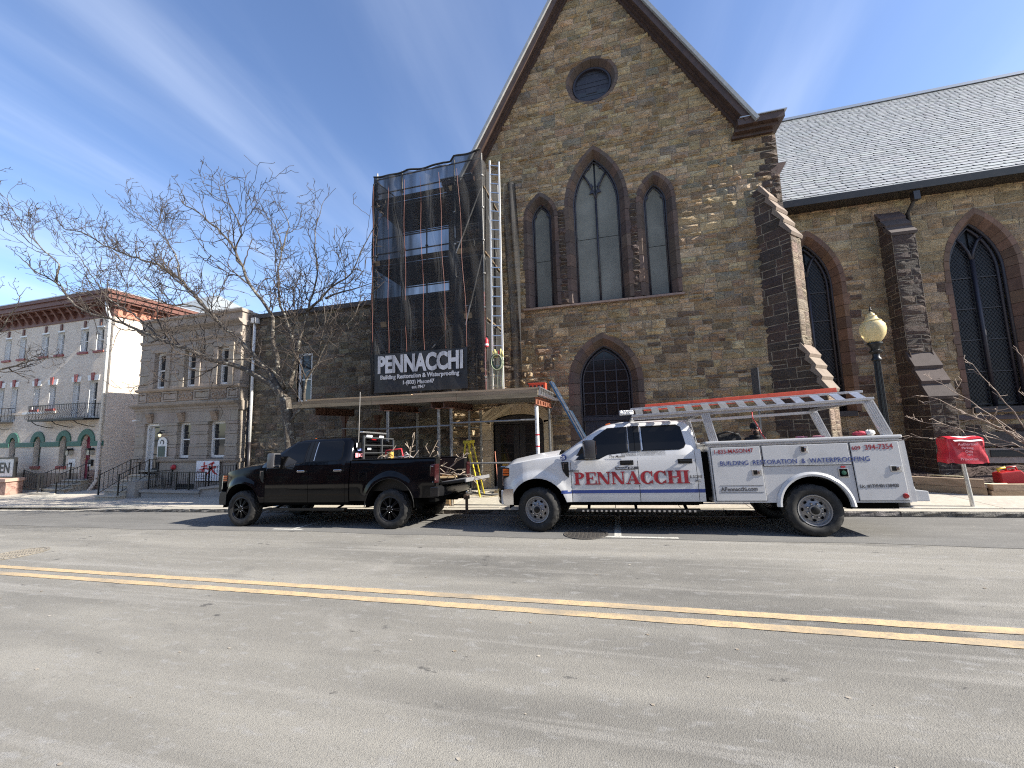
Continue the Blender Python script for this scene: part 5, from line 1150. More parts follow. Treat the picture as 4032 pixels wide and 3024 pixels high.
    for (yy,zz,ww,hh,mm) in ((-.74,1.80,.05,.05,m_dec),(-.70,1.72,.04,.03,m_dec),(-.66,1.70,.07,.03,mat('decal_blue',(.15,.2,.45),.5)),(-.76,1.57,.05,.05,m_decp),(-.66,1.57,.035,.035,m_decp),(-.57,1.57,.04,.04,m_decp),(-.3,1.72,.07,.025,m_dec)): B().box(2.985,2.99,yy-ww,yy+ww,zz-hh,zz+hh).build('window_decal',mm,t)
    sides(lambda sd:[wheel(t,0,sd*.865,.41,sd,'black',steer=.0),wheel(t,4.02,sd*.865,.41,sd,'black')])
    place(t,-8.74); return t
pick()
# ---- white utility truck
def util():
    m_wp=mat('white_paint_gloss',(.53,.53,.53),.25,coat=.35,var=[(1.5,(.47,.468,.462),.5,.75)],coord='obj'); m_wb=mat('white_body_gloss',(.48,.48,.48),.3,coat=.25,var=[(2.5,(.40,.398,.392),.5,.75)],coord='obj')
    t=thing('utility_truck','white crew cab service body truck with ladder rack and large red door lettering','truck'); del t['base']
    AR,liner=cab(t,m_wp,'utility'); XA=4.57; AB=[(XA+.02,.47,.49)]
    sb=part('service_body',t); Y0=1.0
    arch=lambda x:max(.535,.47+sqrt(max(0,.49**2-(x-XA-.02)**2)) if abs(x-XA-.02)<.49 else 0)
    for sd in (-1,1):
        xs=sorted(set([3.1+2.77*i/24 for i in range(25)]+[XA+.02+.49*cos(pi*k/20) for k in range(21)])); b=B(); v=[]
        for x in xs: v+=[(x,sd*(Y0-.04),arch(x)),(x,sd*Y0,arch(x)),(x,sd*Y0,1.0),(x,sd*Y0,1.52),(x,sd*.55,1.52)]
        b.add(v,[(i*5+j,(i+1)*5+j,(i+1)*5+j+1,i*5+j+1) for i in range(len(xs)-1) for j in range(4)]); b.build('side_panel',m_wb,sb)
        B().box(3.1,5.87,*sorted((sd*.54,sd*.56)),.9,1.52).build('inner_wall',m_wb,sb); B().box(3.1,3.12,*sorted((sd*.55,sd*.999)),.535,1.52).build('end_cap',m_wb,sb); B().box(5.85,5.87,*sorted((sd*.55,sd*.999)),.535,1.52).build('end_cap',m_wb,sb)
        B().box(3.06,5.91,*sorted((sd*.53,sd*1.025)),1.522,1.575).build('top_lid',m_wb,sb,bev=.018); B().box(3.07,5.90,*sorted((sd*1.0,sd*1.012)),1.488,1.506).build('drip_rail',m_alu,sb)
        for (x0,x1,z0,z1) in ((3.13,3.895,.565,1.465),(3.925,5.165,1.13,1.47),(5.195,5.84,.565,1.47)):
            d=part('compartment_door',sb); B().box(x0-.008,x1+.008,*sorted((sd*(Y0-.004),sd*(Y0+.0015))),z0-.008,z1+.008).build('seal',m_under,d); B().box(x0,x1,*sorted((sd*(Y0+.002),sd*(Y0+.020))),z0,z1).build('skin',m_wb,d,bev=.008)
        for (x,z) in ((3.80,1.03),(4.54,1.39),(5.74,1.05)):
            d=part('paddle_latch',sb); w2,h2=(.075,.05) if z<1.2 else (.055,.06); B().box(x-w2,x+w2,*sorted((sd*(Y0+.018),sd*(Y0+.026))),z-h2,z+h2).build('plate',m_alu,d,bev=.008); B().box(x-w2*.7,x+w2*.1,*sorted((sd*(Y0+.0262),sd*(Y0+.029))),z-h2*.7,z+h2*.7).build('well',m_blktrim,d); B().box(x-w2*.0,x+w2*.6,*sorted((sd*(Y0+.0264),sd*(Y0+.036))),z-h2*.55,z+h2*.55).build('paddle',m_chrome,d,bev=.004)
        fl=[(XA+.02+.505*cos(pi*k/24),.47+.505*sin(pi*k/24)) for k in range(25)]
        b=B(); v=[]
        for k,(x,z) in enumerate(fl):
            dx,dz=cos(pi*k/24),sin(pi*k/24)
            for rr,yy in ((-.02,Y0-.02),(-.02,Y0+.035),(.012,Y0+.04),(.05,Y0+.012),(.05,Y0-.01)): v.append((x+dx*rr,sd*yy,z+dz*rr))
        b.add(v,[(i*5+j,(i+1)*5+j,(i+1)*5+j+1,i*5+j+1) for i in range(24) for j in range(4)]); b.build('wheel_flare',m_wb,sb,smooth=40)
        liner(XA+.02,.50,sd*.97,sd*.56)
        B().lathe([(0,-.03),(.03,-.028),(.036,-.01),(.04,0)],(5.795,sd*(Y0+.02) if sd<0 else Y0,.635),16,'y').build('side_marker',m_redl,sb,smooth=40) if sd<0 else None
    ff=part('fuel_filler',sb); B().box(4.975,5.115,-Y0-.012,-Y0,.925,1.075).build('bezel',m_alu,ff,bev=.02); B().box(4.99,5.10,-Y0-.016,-Y0-.0121,.94,1.06).build('well',m_under,ff,bev=.012); B().lathe([(0,-.012),(.032,-.01),(.034,0)],(5.045,-Y0-.016,1.0),14,'y').build('cap',mat('green_cap',(.02,.10,.06),.5),ff); B().box(5.02,5.08,-Y0-.018,-Y0-.004,1.082,1.105).build('red_label',m_red,ff)
    B().box(3.12,5.86,-.55,.55,.86,.9).build('cargo_floor',m_wb,sb); B().box(3.1,3.14,-.55,.55,.86,1.5).build('bulkhead',m_wb,sb); B().box(5.83,5.87,-.54,.54,.75,1.45).build('tailgate',m_wb,sb)
    B().box(3.0,6.0,-.42,-.34,.48,.64).build('frame_rail',m_under,t); B().box(3.0,6.0,.34,.42,.48,.64).build('frame_rail',m_under,t); B().box(3.12,4.0,-.55,.55,.60,.86).build('cargo_under',m_under,t); B().box(5.1,5.86,-.55,.55,.6,.86).build('cargo_under',m_under,t)
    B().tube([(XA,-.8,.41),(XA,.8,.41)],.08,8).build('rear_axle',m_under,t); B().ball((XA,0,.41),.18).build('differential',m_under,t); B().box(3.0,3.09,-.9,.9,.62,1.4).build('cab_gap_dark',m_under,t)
    B().box(5.1,5.8,-.8,.8,.42,.53).build('rear_step_mount',m_under,t)
    rb=part('rear_bumper',t); B().prism([(5.88,.55),(6.12,.55),(6.12,.70),(5.97,.72),(5.95,.80),(5.88,.80)],XZ,-.97,.97).build('step',m_wb,rb,bev=.01); B().box(5.872,5.94,-.99,-.93,.545,1.48).build('corner_post',m_wb,rb); B().box(5.872,5.94,.93,.99,.545,1.48).build('corner_post',m_wb,rb)
    sides(lambda sd:[wheel(t,0,sd*.865,.41,sd,'steel',steer=-.20),wheel(t,XA,sd*.865,.41,sd,'steel')])
    # rack
    rk=part('ladder_rack',t)
    def post(x0,z0,x1,z1,y):
        B().beam((x0,y,z0),(x1,y,z1),.07,.13,up=(1,0,.1)).build('post',m_wb if y>0 else m_wb,rk)
        for k in (-.045,-.015,.015,.045):
            B().beam((x0+k,y-.037,z0),(x1+k,y-.037,z1),.006,.012,up=(1,0,.1)).build('post_rib',m_alu,rk)
    for y in (-.93,.93): post(3.22,1.57,3.13,2.07,y); post(5.77,1.57,5.60,2.13,y)
    for y in (-.93,.93): B().beam((1.88,y,2.055),(5.66,y,2.135),.06,.055).build('side_rail',m_alu,rk)
    for x,z in ((1.9,2.10),(3.14,2.12),(5.58,2.17)): B().beam((x,-.97,z),(x,.97,z),.07,.05,up=(0,0,1)).build('crossbar',m_alu,rk)
    B().box(1.64,1.9,-.98,-.86,2.13,2.22).build('wrapped_end',mat('foil_wrap',(.55,.55,.55),.3,.6,bump=[(30,1,.03)]),rk,bev=.02)
    # lettering
    mr_=mat('lettering_red',(.25,.010,.018),.5); mg=mat('lettering_grey',(.30,.30,.30),.5); mbk=mat('lettering_dark',(.05,.05,.055),.5); mbl=mat('lettering_blue',(.025,.05,.20),.5)
    ys=-1.026
    text('BUILDING  RESTORATION  &  WATERPROOFING',.108,mbl,3.25,-1.0225,1.155,t,bold=0,rot=-.010,wx=.92)
    text('1-833-MASON47',.10,mr_,3.17,-1.0225,1.355,t,bold=.0004,rot=-.02,wx=.87); text('609',.085,mr_,5.205,-1.0225,1.355,t,bold=.0006,rot=-.02); text('394-7354',.115,mr_,5.385,-1.0225,1.352,t,bold=.001,rot=-.02,wx=.86)
    text('APennacchi.com',.098,mbk,3.22,-1.0225,.725,t,bold=.001,rot=-.015,wx=.86); text('Lic. #13VH01138400',.072,mbk,5.225,-1.0225,.765,t,bold=.001,rot=-.012,wx=.83)
    for z in (.705,.815): B().box(3.21,3.87,-1.0235,-1.0205,z,z+.005).build('rule',mbk,t)
    # serif PENNACCHI
    def arc(cx,cz,rx,rz,ix,iz,a0,a1,n=14,dx=0): return [(cx+rx*cos(a0+(a1-a0)*k/n),cz+rz*sin(a0+(a1-a0)*k/n)) for k in range(n+1)]+[(cx+dx+ix*cos(a1+(a0-a1)*k/n),cz+iz*sin(a1+(a0-a1)*k/n)) for k in range(n+1)]
    R_=lambda a,c,d,e:[(a,d),(c,d),(c,e),(a,e)]
    G={'P':(.76,[R_(.09,.33,.07,.93),R_(0,.42,0,.08),R_(0,.4,.92,1),arc(.36,.73,.38,.27,.15,.17,pi/2,-pi/2)]),
       'E':(.82,[R_(.09,.33,.07,.93),R_(0,.78,.92,1),R_(0,.82,0,.08),R_(.70,.78,.70,.93),R_(.74,.82,.07,.33),R_(.33,.56,.46,.55),R_(.52,.58,.36,.65)]),
       'N':(.98,[R_(.10,.19,.07,.95),R_(0,.29,0,.075),R_(.78,.87,.02,.93),R_(.68,.97,.925,1),[(0,1),(.30,1),(.87,0),(.66,0)]]),
       'A':(.98,[[(.46,.98),(.53,.98),(.2,.06),(.11,.06)],[(.40,1),(.58,1),(.90,.06),(.62,.06)],R_(.24,.68,.28,.36),R_(0,.32,0,.075),R_(.54,.98,0,.075)]),
       'C':(.86,[arc(.45,.5,.45,.52,.21,.43,.72,2*pi-.72,22,.03),R_(.72,.80,.62,1.0),R_(.72,.80,.02,.30)]),
       'H':(.98,[R_(.09,.33,.07,.93),R_(0,.42,0,.075),R_(0,.42,.925,1),R_(.65,.89,.07,.93),R_(.56,.98,0,.075),R_(.56,.98,.925,1),R_(.33,.65,.46,.55)]),
       'I':(.42,[R_(.09,.33,.07,.93),R_(0,.42,0,.075),R_(0,.42,.925,1)])}
    word='PENNACCHI'; tot=sum(G[c][0]+.03 for c in word); x=.72; H_=.225; sx=2.03/tot
    for ch in word:
        wd,ps=G[ch]
        for lay,(ox,oz,mm,y0) in enumerate(((.022,-.016,mg,.0005),(0,0,mr_,.0035))):
            b=B()
            for k,pl in enumerate(ps):
                yy=[0]; pz=[(x+p*sx+ox,.865+q*H_+oz) for p,q in pl]
                ymax=max(bw(a,c,AR) for a,c in pz)
                b.prism(pz,lambda a,c,d:(a,-(bw(a,c,[]) if True else 0)-d,c),y0+.0003*k,y0+.0018+.0003*k)
            b.build('letter' if lay else 'letter_shadow',mm,t,fix=True)
        x+=(wd+.03)*sx
    yb=-1.0035
    text('Anthony',.075,mbk,.60,-1.0065,1.10,t,bold=.001,wx=.85); text('& SONS',.07,mbk,2.745,-1.0065,.955,t,wx=.85); text('INC.',.06,mbk,2.83,-1.0065,.885,t,wx=.85); text('The Mason',.065,mbk,1.38,-.993,1.345,t,bold=.0008,shear=.3)
    B().box(1.49,1.90,-1.0085,-1.0045,1.125,1.175).build('name_plate',mbk,t); text('Established 1947',.048,m_dec2,1.51,-1.0095,1.137,t,wx=.95)
    for (x0,x1) in ((.47,.66),(.674,1.886),(1.898,2.866),(2.877,2.974)):
        b=B(); n=8; b.add([(x0+(x1-x0)*i/n,-bw(x0+(x1-x0)*i/n,z,AR)-.003,z) for i in range(n+1) for z in (.705,.765)],[(2*i,2*i+2,2*i+3,2*i+1) for i in range(n)]); b.build('blue_stripe',mbl,t,fix=False)
    B().lathe([(0,-.004),(.058,-.004),(.06,0)],(.535,-.992,1.375),24,'y').build('number_disc',mbl,t); text('25',.085,m_dec2,.483,-.9975,1.345,t,bold=.003)
    place(t,-1.50); return t
m_dec2=mat('decal_white',(.7,.7,.72),.5)
UT=util()
# loads on the utility truck (own things, placed with the truck's tilt)
def onto(tr,o):
    bpy.context.view_layer.update(); o.matrix_world=tr.matrix_world.copy(); return o
def ladder_obj(nm,lab,p0,p1,q0,q1,m,mr2,rw,rh,n,rung,group=None,up=(0,0,1)):
    t=thing(nm,lab,'ladder',group=group); del t['base']
    B().beam(p0,p1,rw,rh,up).build('rail',m,t,bev=.004); B().beam(q0,q1,rw,rh,up).build('rail',m,t,bev=.004)
    P0,P1,Q0,Q1=map(V,(p0,p1,q0,q1))
    for i in range(n):
        s=(i+.5)/n; B().beam(P0+(P1-P0)*s,Q0+(Q1-Q0)*s,*rung,up=(P1-P0).normalized()).build('rung',mr2,t)
    return t
m_orange=mat('orange_fibreglass',(.55,.075,.035),.45,var=[(9,(.42,.05,.03),.5,.7)])
onto(UT,ladder_obj('ladder','bright aluminium ladder lying on the near side of the white truck rack',(1.86,-.98,2.10),(5.66,-.98,2.175),(1.86,-.72,2.255),(5.66,-.72,2.325),m_alu,m_alu,.035,.04,13,(.015,.13)))
onto(UT,ladder_obj('ladder','orange fibreglass ladder on top of the white truck rack',(2.15,-.50,2.31),(5.40,-.50,2.405),(2.15,-.08,2.31),(5.40,-.08,2.405),m_orange,m_alu,.03,.085,12,(.03,.03)))
# ---------------------------------------------------------------- sidewalk shed
m_wood=mat('weathered_planks',(.30,.235,.16),.85,tint=True,var=[(3,(-.7,-.68,-.66),.45,.65,(.3,3,3)),(20,(-1.15,-1.12,-1.1),.5,.7,(.3,3,3))],bump=[(40,.3,.006)])
m_steelb=mat('rusty_orange_beam',(.26,.095,.05),.7,var=[(6,(.14,.06,.04),.45,.65),(30,(.34,.14,.08),.5,.7)]); m_brownb=mat('brown_steel_beam',(.085,.04,.028),.65,var=[(7,(.13,.06,.04),.5,.7)])
m_gal=mat('galvanised_tube',(.24,.235,.225),.5,.5,var=[(16,(.13,.125,.115),.5,.7)]); m_galw=mat('white_painted_post',(.62,.62,.60),.5,var=[(9,(.4,.39,.36),.55,.7)]); m_rustp=mat('speckled_post',(.17,.155,.13),.7,var=[(18,(.34,.32,.27),.5,.6),(7,(.09,.06,.045),.55,.7)])
m_deckm=mat('grey_decking',(.145,.14,.13),.6,.3,var=[(5,(.2,.195,.185),.5,.7)])
shed=thing('sidewalk_shed','sidewalk shed with timber deck on steel beams and posts before the church','sidewalk shed',(-5.8,11,-.1)); r=random.Random(81)
SX0,SX1,SY0,SY1,SZ=-9.72,-1.92,9.92,12.22,2.66
dk=part('deck',shed)
for k in range(17):
    y0=SY0+(SY1-SY0)*k/17; B().box(SX0+r.uniform(-.1,.05),SX1+r.uniform(-.02,.03),y0+.02,y0+.085,SZ+.0,SZ+.145).build('joist',m_deckm,dk)
B().box(SX0,SX1,SY0+.01,SY1,SZ+.147,SZ+.165).build('deck_skin',m_deckm,dk)
for k,(x0,x1) in enumerate(((SX0,-6.9),(-6.89,-4.2),(-4.19,SX1))):
    B().box(x0,x1,SY0-.05,SY0-.005,SZ-.02,SZ+.09,t=jit((.75,.75,.75),.1,r)).build('fascia_board',m_wood,dk); B().box(x0,x1,SY0-.045,SY0-.003,SZ+.095,SZ+.185,t=jit((.65,.65,.65),.1,r)).build('fascia_board',m_wood,dk)
for k in range(10):
    y0=SY0-.04+k*.228
    for (x0,x1) in ((SX0+.5,-5.6),(-5.59,SX1+.02)): B().box(x0+r.uniform(-.08,.05),x1,y0,y0+.22,SZ+.19,SZ+.235+r.uniform(0,.012),t=jit((1.2,1.15,1.05),.12,r)).build('plank',m_wood,dk)
def ibeam(x,y0,y1,z0,z1,m,nm='steel_beam',w_=.1):
    bm_=part(nm,shed); B().box(x-w_/2,x+w_/2,y0,y1,z0,z0+.018).build('flange',m,bm_); B().box(x-w_/2,x+w_/2,y0,y1,z1-.018,z1).build('flange',m,bm_); B().box(x-.008,x+.008,y0,y1,z0+.018,z1-.018).build('web',m,bm_)
    for k in range(6):
        y=y0+(y1-y0)*(k+.5)/6; B().box(x-w_/2+.004,x+w_/2-.004,y-.012,y+.012,z0+.02,z0+(z1-z0)*.6).build('stiffener',m,bm_)
ibeam(-1.98,SY0-.02,SY1+.05,2.44,2.655,m_steelb); ibeam(-4.62,SY0+.02,SY1,2.46,2.655,m_brownb,w_=.14); ibeam(-5.0,SY0+.02,SY1,2.48,2.655,m_brownb); ibeam(-6.65,SY0+.02,SY1,2.46,2.655,m_brownb,w_=.14)
ibeam(-9.25,SY0+.4,SY1,2.42,2.655,m_brownb)
tr=part('end_truss',shed)     # aluminium ladder beam along the open end of the deck
for z in (2.70,2.90): B().beam((-1.86,SY0-.05,z),(-1.86,SY1+.05,z),.05,.03).build('chord',m_alu,tr)
for k in range(9): y=SY0+(SY1-SY0)*k/8; B().beam((-1.86,y,2.70),(-1.86,y,2.90),.035,.035,up=(0,1,0)).build('strut',m_alu,tr); B().beam((-1.95,y+.1,2.685),(-1.65,y+.1,2.685),.045,.02).build('joist_end',m_alu,tr)
def post(x,y,zt,m,rad=.045,nm='post'):
    p_=part(nm,shed); z0=walkz(x,y); B().tube([(x,y,z0),(x,y,zt)],rad,10).build('tube',m,p_,smooth=40); B().box(x-.1,x+.1,y-.1,y+.1,z0-.002,z0+.012).build('base_plate',m_rustp,p_); B().box(x-.08,x+.08,y-.08,y+.08,zt-.015,zt).build('head_plate',m_steelb,p_)
    return p_
pw=post(-1.98,9.98,2.44,m_galw,.05)
for z in (1.66,1.36): B().lathe([(.053,-.02),(.053,.02)],(-1.98,9.98,z),10).build('red_tape',m_red,pw)
for (x,y,m) in ((-4.80,10.0,m_rustp),(-4.42,10.0,m_rustp),(-6.42,10.0,m_gal)): post(x,y,2.46,m)
for (x,y,m) in ((-4.62,11.9,m_gal),(-4.22,11.9,m_rustp),(-2.0,12.1,m_gal),(-6.5,11.9,m_gal)): post(x,y,2.46,m)
for (x,y) in ((-9.25,11.7),(-8.1,12.0)):
    p_=part('tee_post',shed); z0=walkz(x,y); B().box(x-.05,x+.05,y-.04,y+.04,z0,2.42).build('tube',m_brownb,p_); B().prism([(x-.05,2.1),(x+.05,2.1),(x+.2,2.42),(x-.2,2.42)],XZ,y-.01,y+.01).build('gusset',m_brownb,p_)
for a,c in (((-9.3,11.65,1.98),(-6.42,10.04,1.92)),((-6.42,10.0,1.93),(-4.42,10.0,1.97)),((-4.42,9.95,2.03),(-1.98,9.95,2.06)),((-4.8,9.95,.92),(-1.98,9.95,.95)),((-4.62,11.9,1.9),(-4.22,11.9,1.9)),((-4.8,10.05,1.98),(-4.62,11.9,1.95))):
    B().tube([a,c],.024,8).build('guard_tube',m_gal,shed,smooth=40)
B().tube([(-1.98,12.1,2.25),(-1.85,12.15,2.5),(-1.75,12.15,2.68)],.012,5).build('brace',m_gal,shed)
# ---------------------------------------------------------------- scaffold tower on the shed
sct=thing('scaffold_tower','tube scaffold tower wrapped in black debris netting on the sidewalk shed','scaffold',(-5.3,11,2.9)); r=random.Random(83); ZD=SZ+.24
m_pink=mat('pink_primed_tube',(.45,.22,.19),.5,.3,var=[(10,(.55,.45,.42),.5,.7)])
STX=[-7.05,-6.15,-4.35,-3.47]; STY=[10.28,11.95]
for x in STX:
    for y in STY:
        sd_=part('standard',sct); zt=10.05+r.uniform(.05,.28)
        B().tube([(x,y,ZD),(x,y,5.8 if x>-3.6 else ZD+.02)],.026,8).build('lower_tube',m_pink if x>-3.6 else m_gal,sd_,smooth=40); B().tube([(x,y,5.8 if x>-3.6 else ZD+.02),(x,y,zt)],.025,8).build('tube',m_gal,sd_,smooth=40)
        z=ZD+.4
        while z<zt: B().lathe([(.027,-.03),(.055,-.02),(.055,.02),(.027,.03)],(x,y,z),8).build('coupler',m_gal,sd_); z+=1.02
LEV=[5.0,7.0,9.05]
for zl in LEV+[ZD+.05]:
    for y in STY:
        for dz in ((0.,.5,1.0) if zl>3.2 else (.5,1.)): B().tube([(STX[0],y,zl-.06+dz),(STX[-1],y,zl-.06+dz)],.022,7).build('ledger',m_gal,sct,smooth=40)
    for x in STX: B().tube([(x,STY[0],zl-.05),(x,STY[1],zl-.05)],.022,7).build('transom',m_gal,sct,smooth=40)
for zl in LEV:
    pf=part('platform',sct)
    for k in range(7):
        y=STY[0]+.0+k*.245
        for (x0,x1) in ((-7.12,-5.2),(-5.19,-3.4)): B().box(x0,x1,y,y+.235,zl,zl+.045,t=jit((.42,.40,.36),.15,r)).build('plank',m_wood,pf)
    B().box(-7.1,-3.45,STY[0]-.04,STY[0]-.01,zl+.05,zl+.22,t=(.5,.45,.38)).build('toe_board',m_wood,pf)
for a,c in (((-4.3,10.25,3.9),(-3.5,10.25,6.9)),((-4.35,10.25,7.0),(-3.5,10.25,9.0)),((-7.05,10.25,9.9),(-6.2,10.25,9.1)),((-7.05,10.25,5.0),(-6.15,10.25,3.2)),((-6.1,10.25,3.4),(-4.4,10.25,4.9)),((-3.47,10.28,9.0),(-3.47,11.95,7.1)),((-3.47,10.28,7.0),(-3.47,11.95,5.1))): B().tube([a,c],.022,7).build('brace',m_gal,sct,smooth=40)
# debris netting
m_net=mat('debris_net',(.008,.008,.009),.8,var=[(.9,(.03,.03,.031),.5,.66,(2.2,1,.28)),(2.6,(.08,.08,.08),.6,.72,(3.0,1,.2),.7)])  # pale vertical streaks painted in as highlights on the folds
def netalpha(m,lo,hi):
    n=m.node_tree.nodes; l=m.node_tree.links; p=n['Principled BSDF']; g=n.new('ShaderNodeNewGeometry'); mp=n.new('ShaderNodeMapping'); mp.inputs['Scale'].default_value=(2.4,2.4,.3); l.new(g.outputs['Position'],mp.inputs[0]); t=n.new('ShaderNodeTexNoise'); t.inputs['Scale'].default_value=1.1; t.inputs['Detail'].default_value=4; l.new(mp.outputs[0],t.inputs[0]); q=n.new('ShaderNodeMapRange'); q.inputs[1].default_value=.38; q.inputs[2].default_value=.66; q.inputs[3].default_value=lo; q.inputs[4].default_value=hi; l.new(t.outputs[0],q.inputs[0]); l.new(q.outputs[0],p.inputs['Alpha'])
netalpha(m_net,.60,.92)
net=thing('debris_netting','black translucent debris netting hung around the scaffold tower','netting',(-5.3,10.2,2.95))
def nfront(u,v):
    x=-7.12+3.68*u; top=10.02 if x<-4.4 else 10.2; z=ZD+.02+(top-ZD-.02)*v; return (x,10.19+.035*sin(x*5+z*.6)+.03*sin(x*11+z*1.4)+.02*sin(z*3+x*2),z-(.05*sin(v*pi)*0)-(.06*abs(sin(u*pi*3)) if v>.99 else 0))
B().grid(nfront,70,40).build('front_sheet',m_net,net,smooth=True,fix=False)
B().grid(lambda u,v:(-7.12+.03*sin(u*17+v*6),10.2+1.85*u,ZD+.02+(10.0-ZD)*v),24,30).build('side_sheet',m_net,net,smooth=True,fix=False)
B().grid(lambda u,v:(-3.43+.03*sin(u*17+v*6),10.24+1.7*u,ZD+.02+(9.9-ZD)*v),24,30).build('shading_sheet',m_net,net,smooth=True,fix=False)  # added over the open end to keep sun out and darken the inside
B().grid(lambda u,v:(-3.02+.40*u+.03*sin(v*5)+.03*sin(u*9+v*7),11.2+.06*sin(u*11+v*5),ZD+.05+(9.6-ZD)*v),10,30).build('loose_sheet',m_net,net,smooth=True,fix=False)
B().tube([(-7.12+3.66*k/30,10.18+.02*sin(k),10.04-.05*abs(sin(k*pi/10))+(.16 if k>22 else 0)) for k in range(31)],.03,6).build('gathered_top',mat('net_roll',(.012,.012,.012),.9),net,smooth=True)
B().tube([(-7.11+.02*sin(k*1.3),10.2,ZD+.1+k*.34) for k in range(21)],.05,6).build('gathered_edge',mat('net_roll',(0,0,0)),net,smooth=True)
m_str=mat('orange_cord',(.20,.065,.045),.6)
for k,x in enumerate((-7.08,-6.5,-5.9,-5.3,-4.6,-3.95)):
    B().tube([(x+.02*sin(j*.5+k)-.05*k*j/26,10.13,4.2+j*.22) for j in range(26)],.0045,4).build('lacing_cord',m_str,net)
# banner
bn=thing('banner','black contractor banner with large pale lettering low on the netting','banner',(-5.4,10.1,3.0))
def bnf(u,v): x=-6.95+3.0*u; return (x,10.10+.014*sin(x*4)+.010*sin(x*9+v*4),3.0+1.17*v)
B().grid(bnf,40,10).build('cloth',mat('banner_vinyl',(.018,.018,.019),.45,bump=[(3,.3,.05)]),bn,smooth=True,fix=False)
m_bl=mat('banner_silver',(.50,.50,.52),.5,var=[(2.2,(.30,.30,.32),.45,.62,(2,1,.5))])
def fit(body,x0,x1,z,size,m,parent,y,bold=0.):
    o=text(body,size,m,0,y,z,parent,bold=bold); me=o.data; xs_=[v.co.x for v in me.vertices]; a,c=min(xs_),max(xs_); k=(x1-x0)/(c-a)
    for v in me.vertices: v.co.x=x0+(v.co.x-a)*k
    return o
fit('PENNACCHI',-6.82,-4.07,3.60,.70,m_bl,bn,10.065,.030); fit('Building Restoration & Waterproofing',-6.73,-4.19,3.395,.175,m_bl,bn,10.065,.006); fit('1-(833) Mason47',-5.97,-4.96,3.215,.155,m_bl,bn,10.065,.005); fit('est.1947',-5.68,-5.25,3.075,.13,m_bl,bn,10.065,.004)
# scaffold ladder with ropes, extinguisher
ld=ladder_obj('ladder','tall white aluminium ladder up the open side of the scaffold',(-3.31,10.42,ZD),(-3.25,10.42,9.95),(-3.0,10.42,ZD),(-2.96,10.42,9.85),mat('white_ladder',(.70,.69,.66),.5),m_alu,.05,.03,24,(.028,.028),up=(0,1,0))
m_rope=mat('dark_green_rope',(.05,.085,.06),.8); m_rope2=mat('pale_green_rope',(.34,.38,.26),.8)
rp=thing('rope_coil','coiled dark green ropes and hoses hanging on the scaffold ladder','rope',(-3.12,10.35,3.3)); r=random.Random(85)
for k in range(7):
    cx=-3.14+r.uniform(-.05,.05); cz=3.72+r.uniform(-.05,.05); ra=.13+r.uniform(0,.05); B().tube([(cx+ra*cos(2*pi*j/20),10.34-.012*k,cz+1.35*ra*sin(2*pi*j/20)) for j in range(21)],.011,5).build('loop',m_rope if k%3 else m_rope2,rp,smooth=True)
for k in range(5): x=-3.27+.07*k; B().tube([(x+.02*sin(j),10.33,3.75-j*.13) for j in range(7)],.010,5).build('tail',(m_rope2,m_rope)[k%2],rp,smooth=True)
hn=thing('safety_harness','yellow and red safety harness hung at the top of the rope coil','harness',(-3.1,10.33,4.0))
for k in range(6): B().tube([(-3.26+.06*k,10.32,4.05+.04*sin(k*2)),(-3.24+.055*k,10.30,3.95),(-3.25+.06*k,10.32,3.84+.03*sin(k*3))],.02,5).build('strap',(mat('harness_yellow',(.55,.5,.2),.7),m_red)[k==3],hn,smooth=True)
fe=thing('fire_extinguisher','small red fire extinguisher tied to the scaffold standard','fire extinguisher',(-3.42,10.2,4.15)); B().lathe([(0,0),(.05,.0),(.055,.02),(.055,.2),(.035,.24),(.015,.25),(.015,.28),(0,.28)],(-3.40,10.2,4.15),14).build('cylinder',m_red,fe,smooth=40); B().lathe([(.056,.04),(.056,.09)],(-3.40,10.2,4.15),14).build('label_band',m_white,fe); B().box(-3.42,-3.34,10.19,10.21,4.43,4.46).build('valve',m_irn,fe); B().box(-3.45,-3.38,10.23,10.255,4.18,4.38).build('bracket',m_irn,fe)
ct=thing('crate','orange red plastic crate on the end of the shed deck','crate',(-2.25,11.7,2.92)); m_crate=mat('crate_red',(.55,.07,.035),.5)
for a,c,d,e,f_,g in ((-2.5,-2.0,11.5,11.515,2.91,3.2),(-2.5,-2.0,11.885,11.9,2.91,3.2),(-2.5,-2.485,11.5,11.9,2.91,3.2),(-2.015,-2.0,11.5,11.9,2.91,3.2),(-2.5,-2.0,11.5,11.9,2.905,2.915)): B().box(a,c,d,e,f_,g).build('side',m_crate,ct)
for k in range(4): B().box(-2.46+k*.12,-2.40+k*.12,11.492,11.4995,2.96,3.12).build('slot',m_dark,ct)
for z in (2.93,3.17): B().box(-2.52,-1.98,11.48,11.499,z,z+.03).build('rib',m_crate,ct)
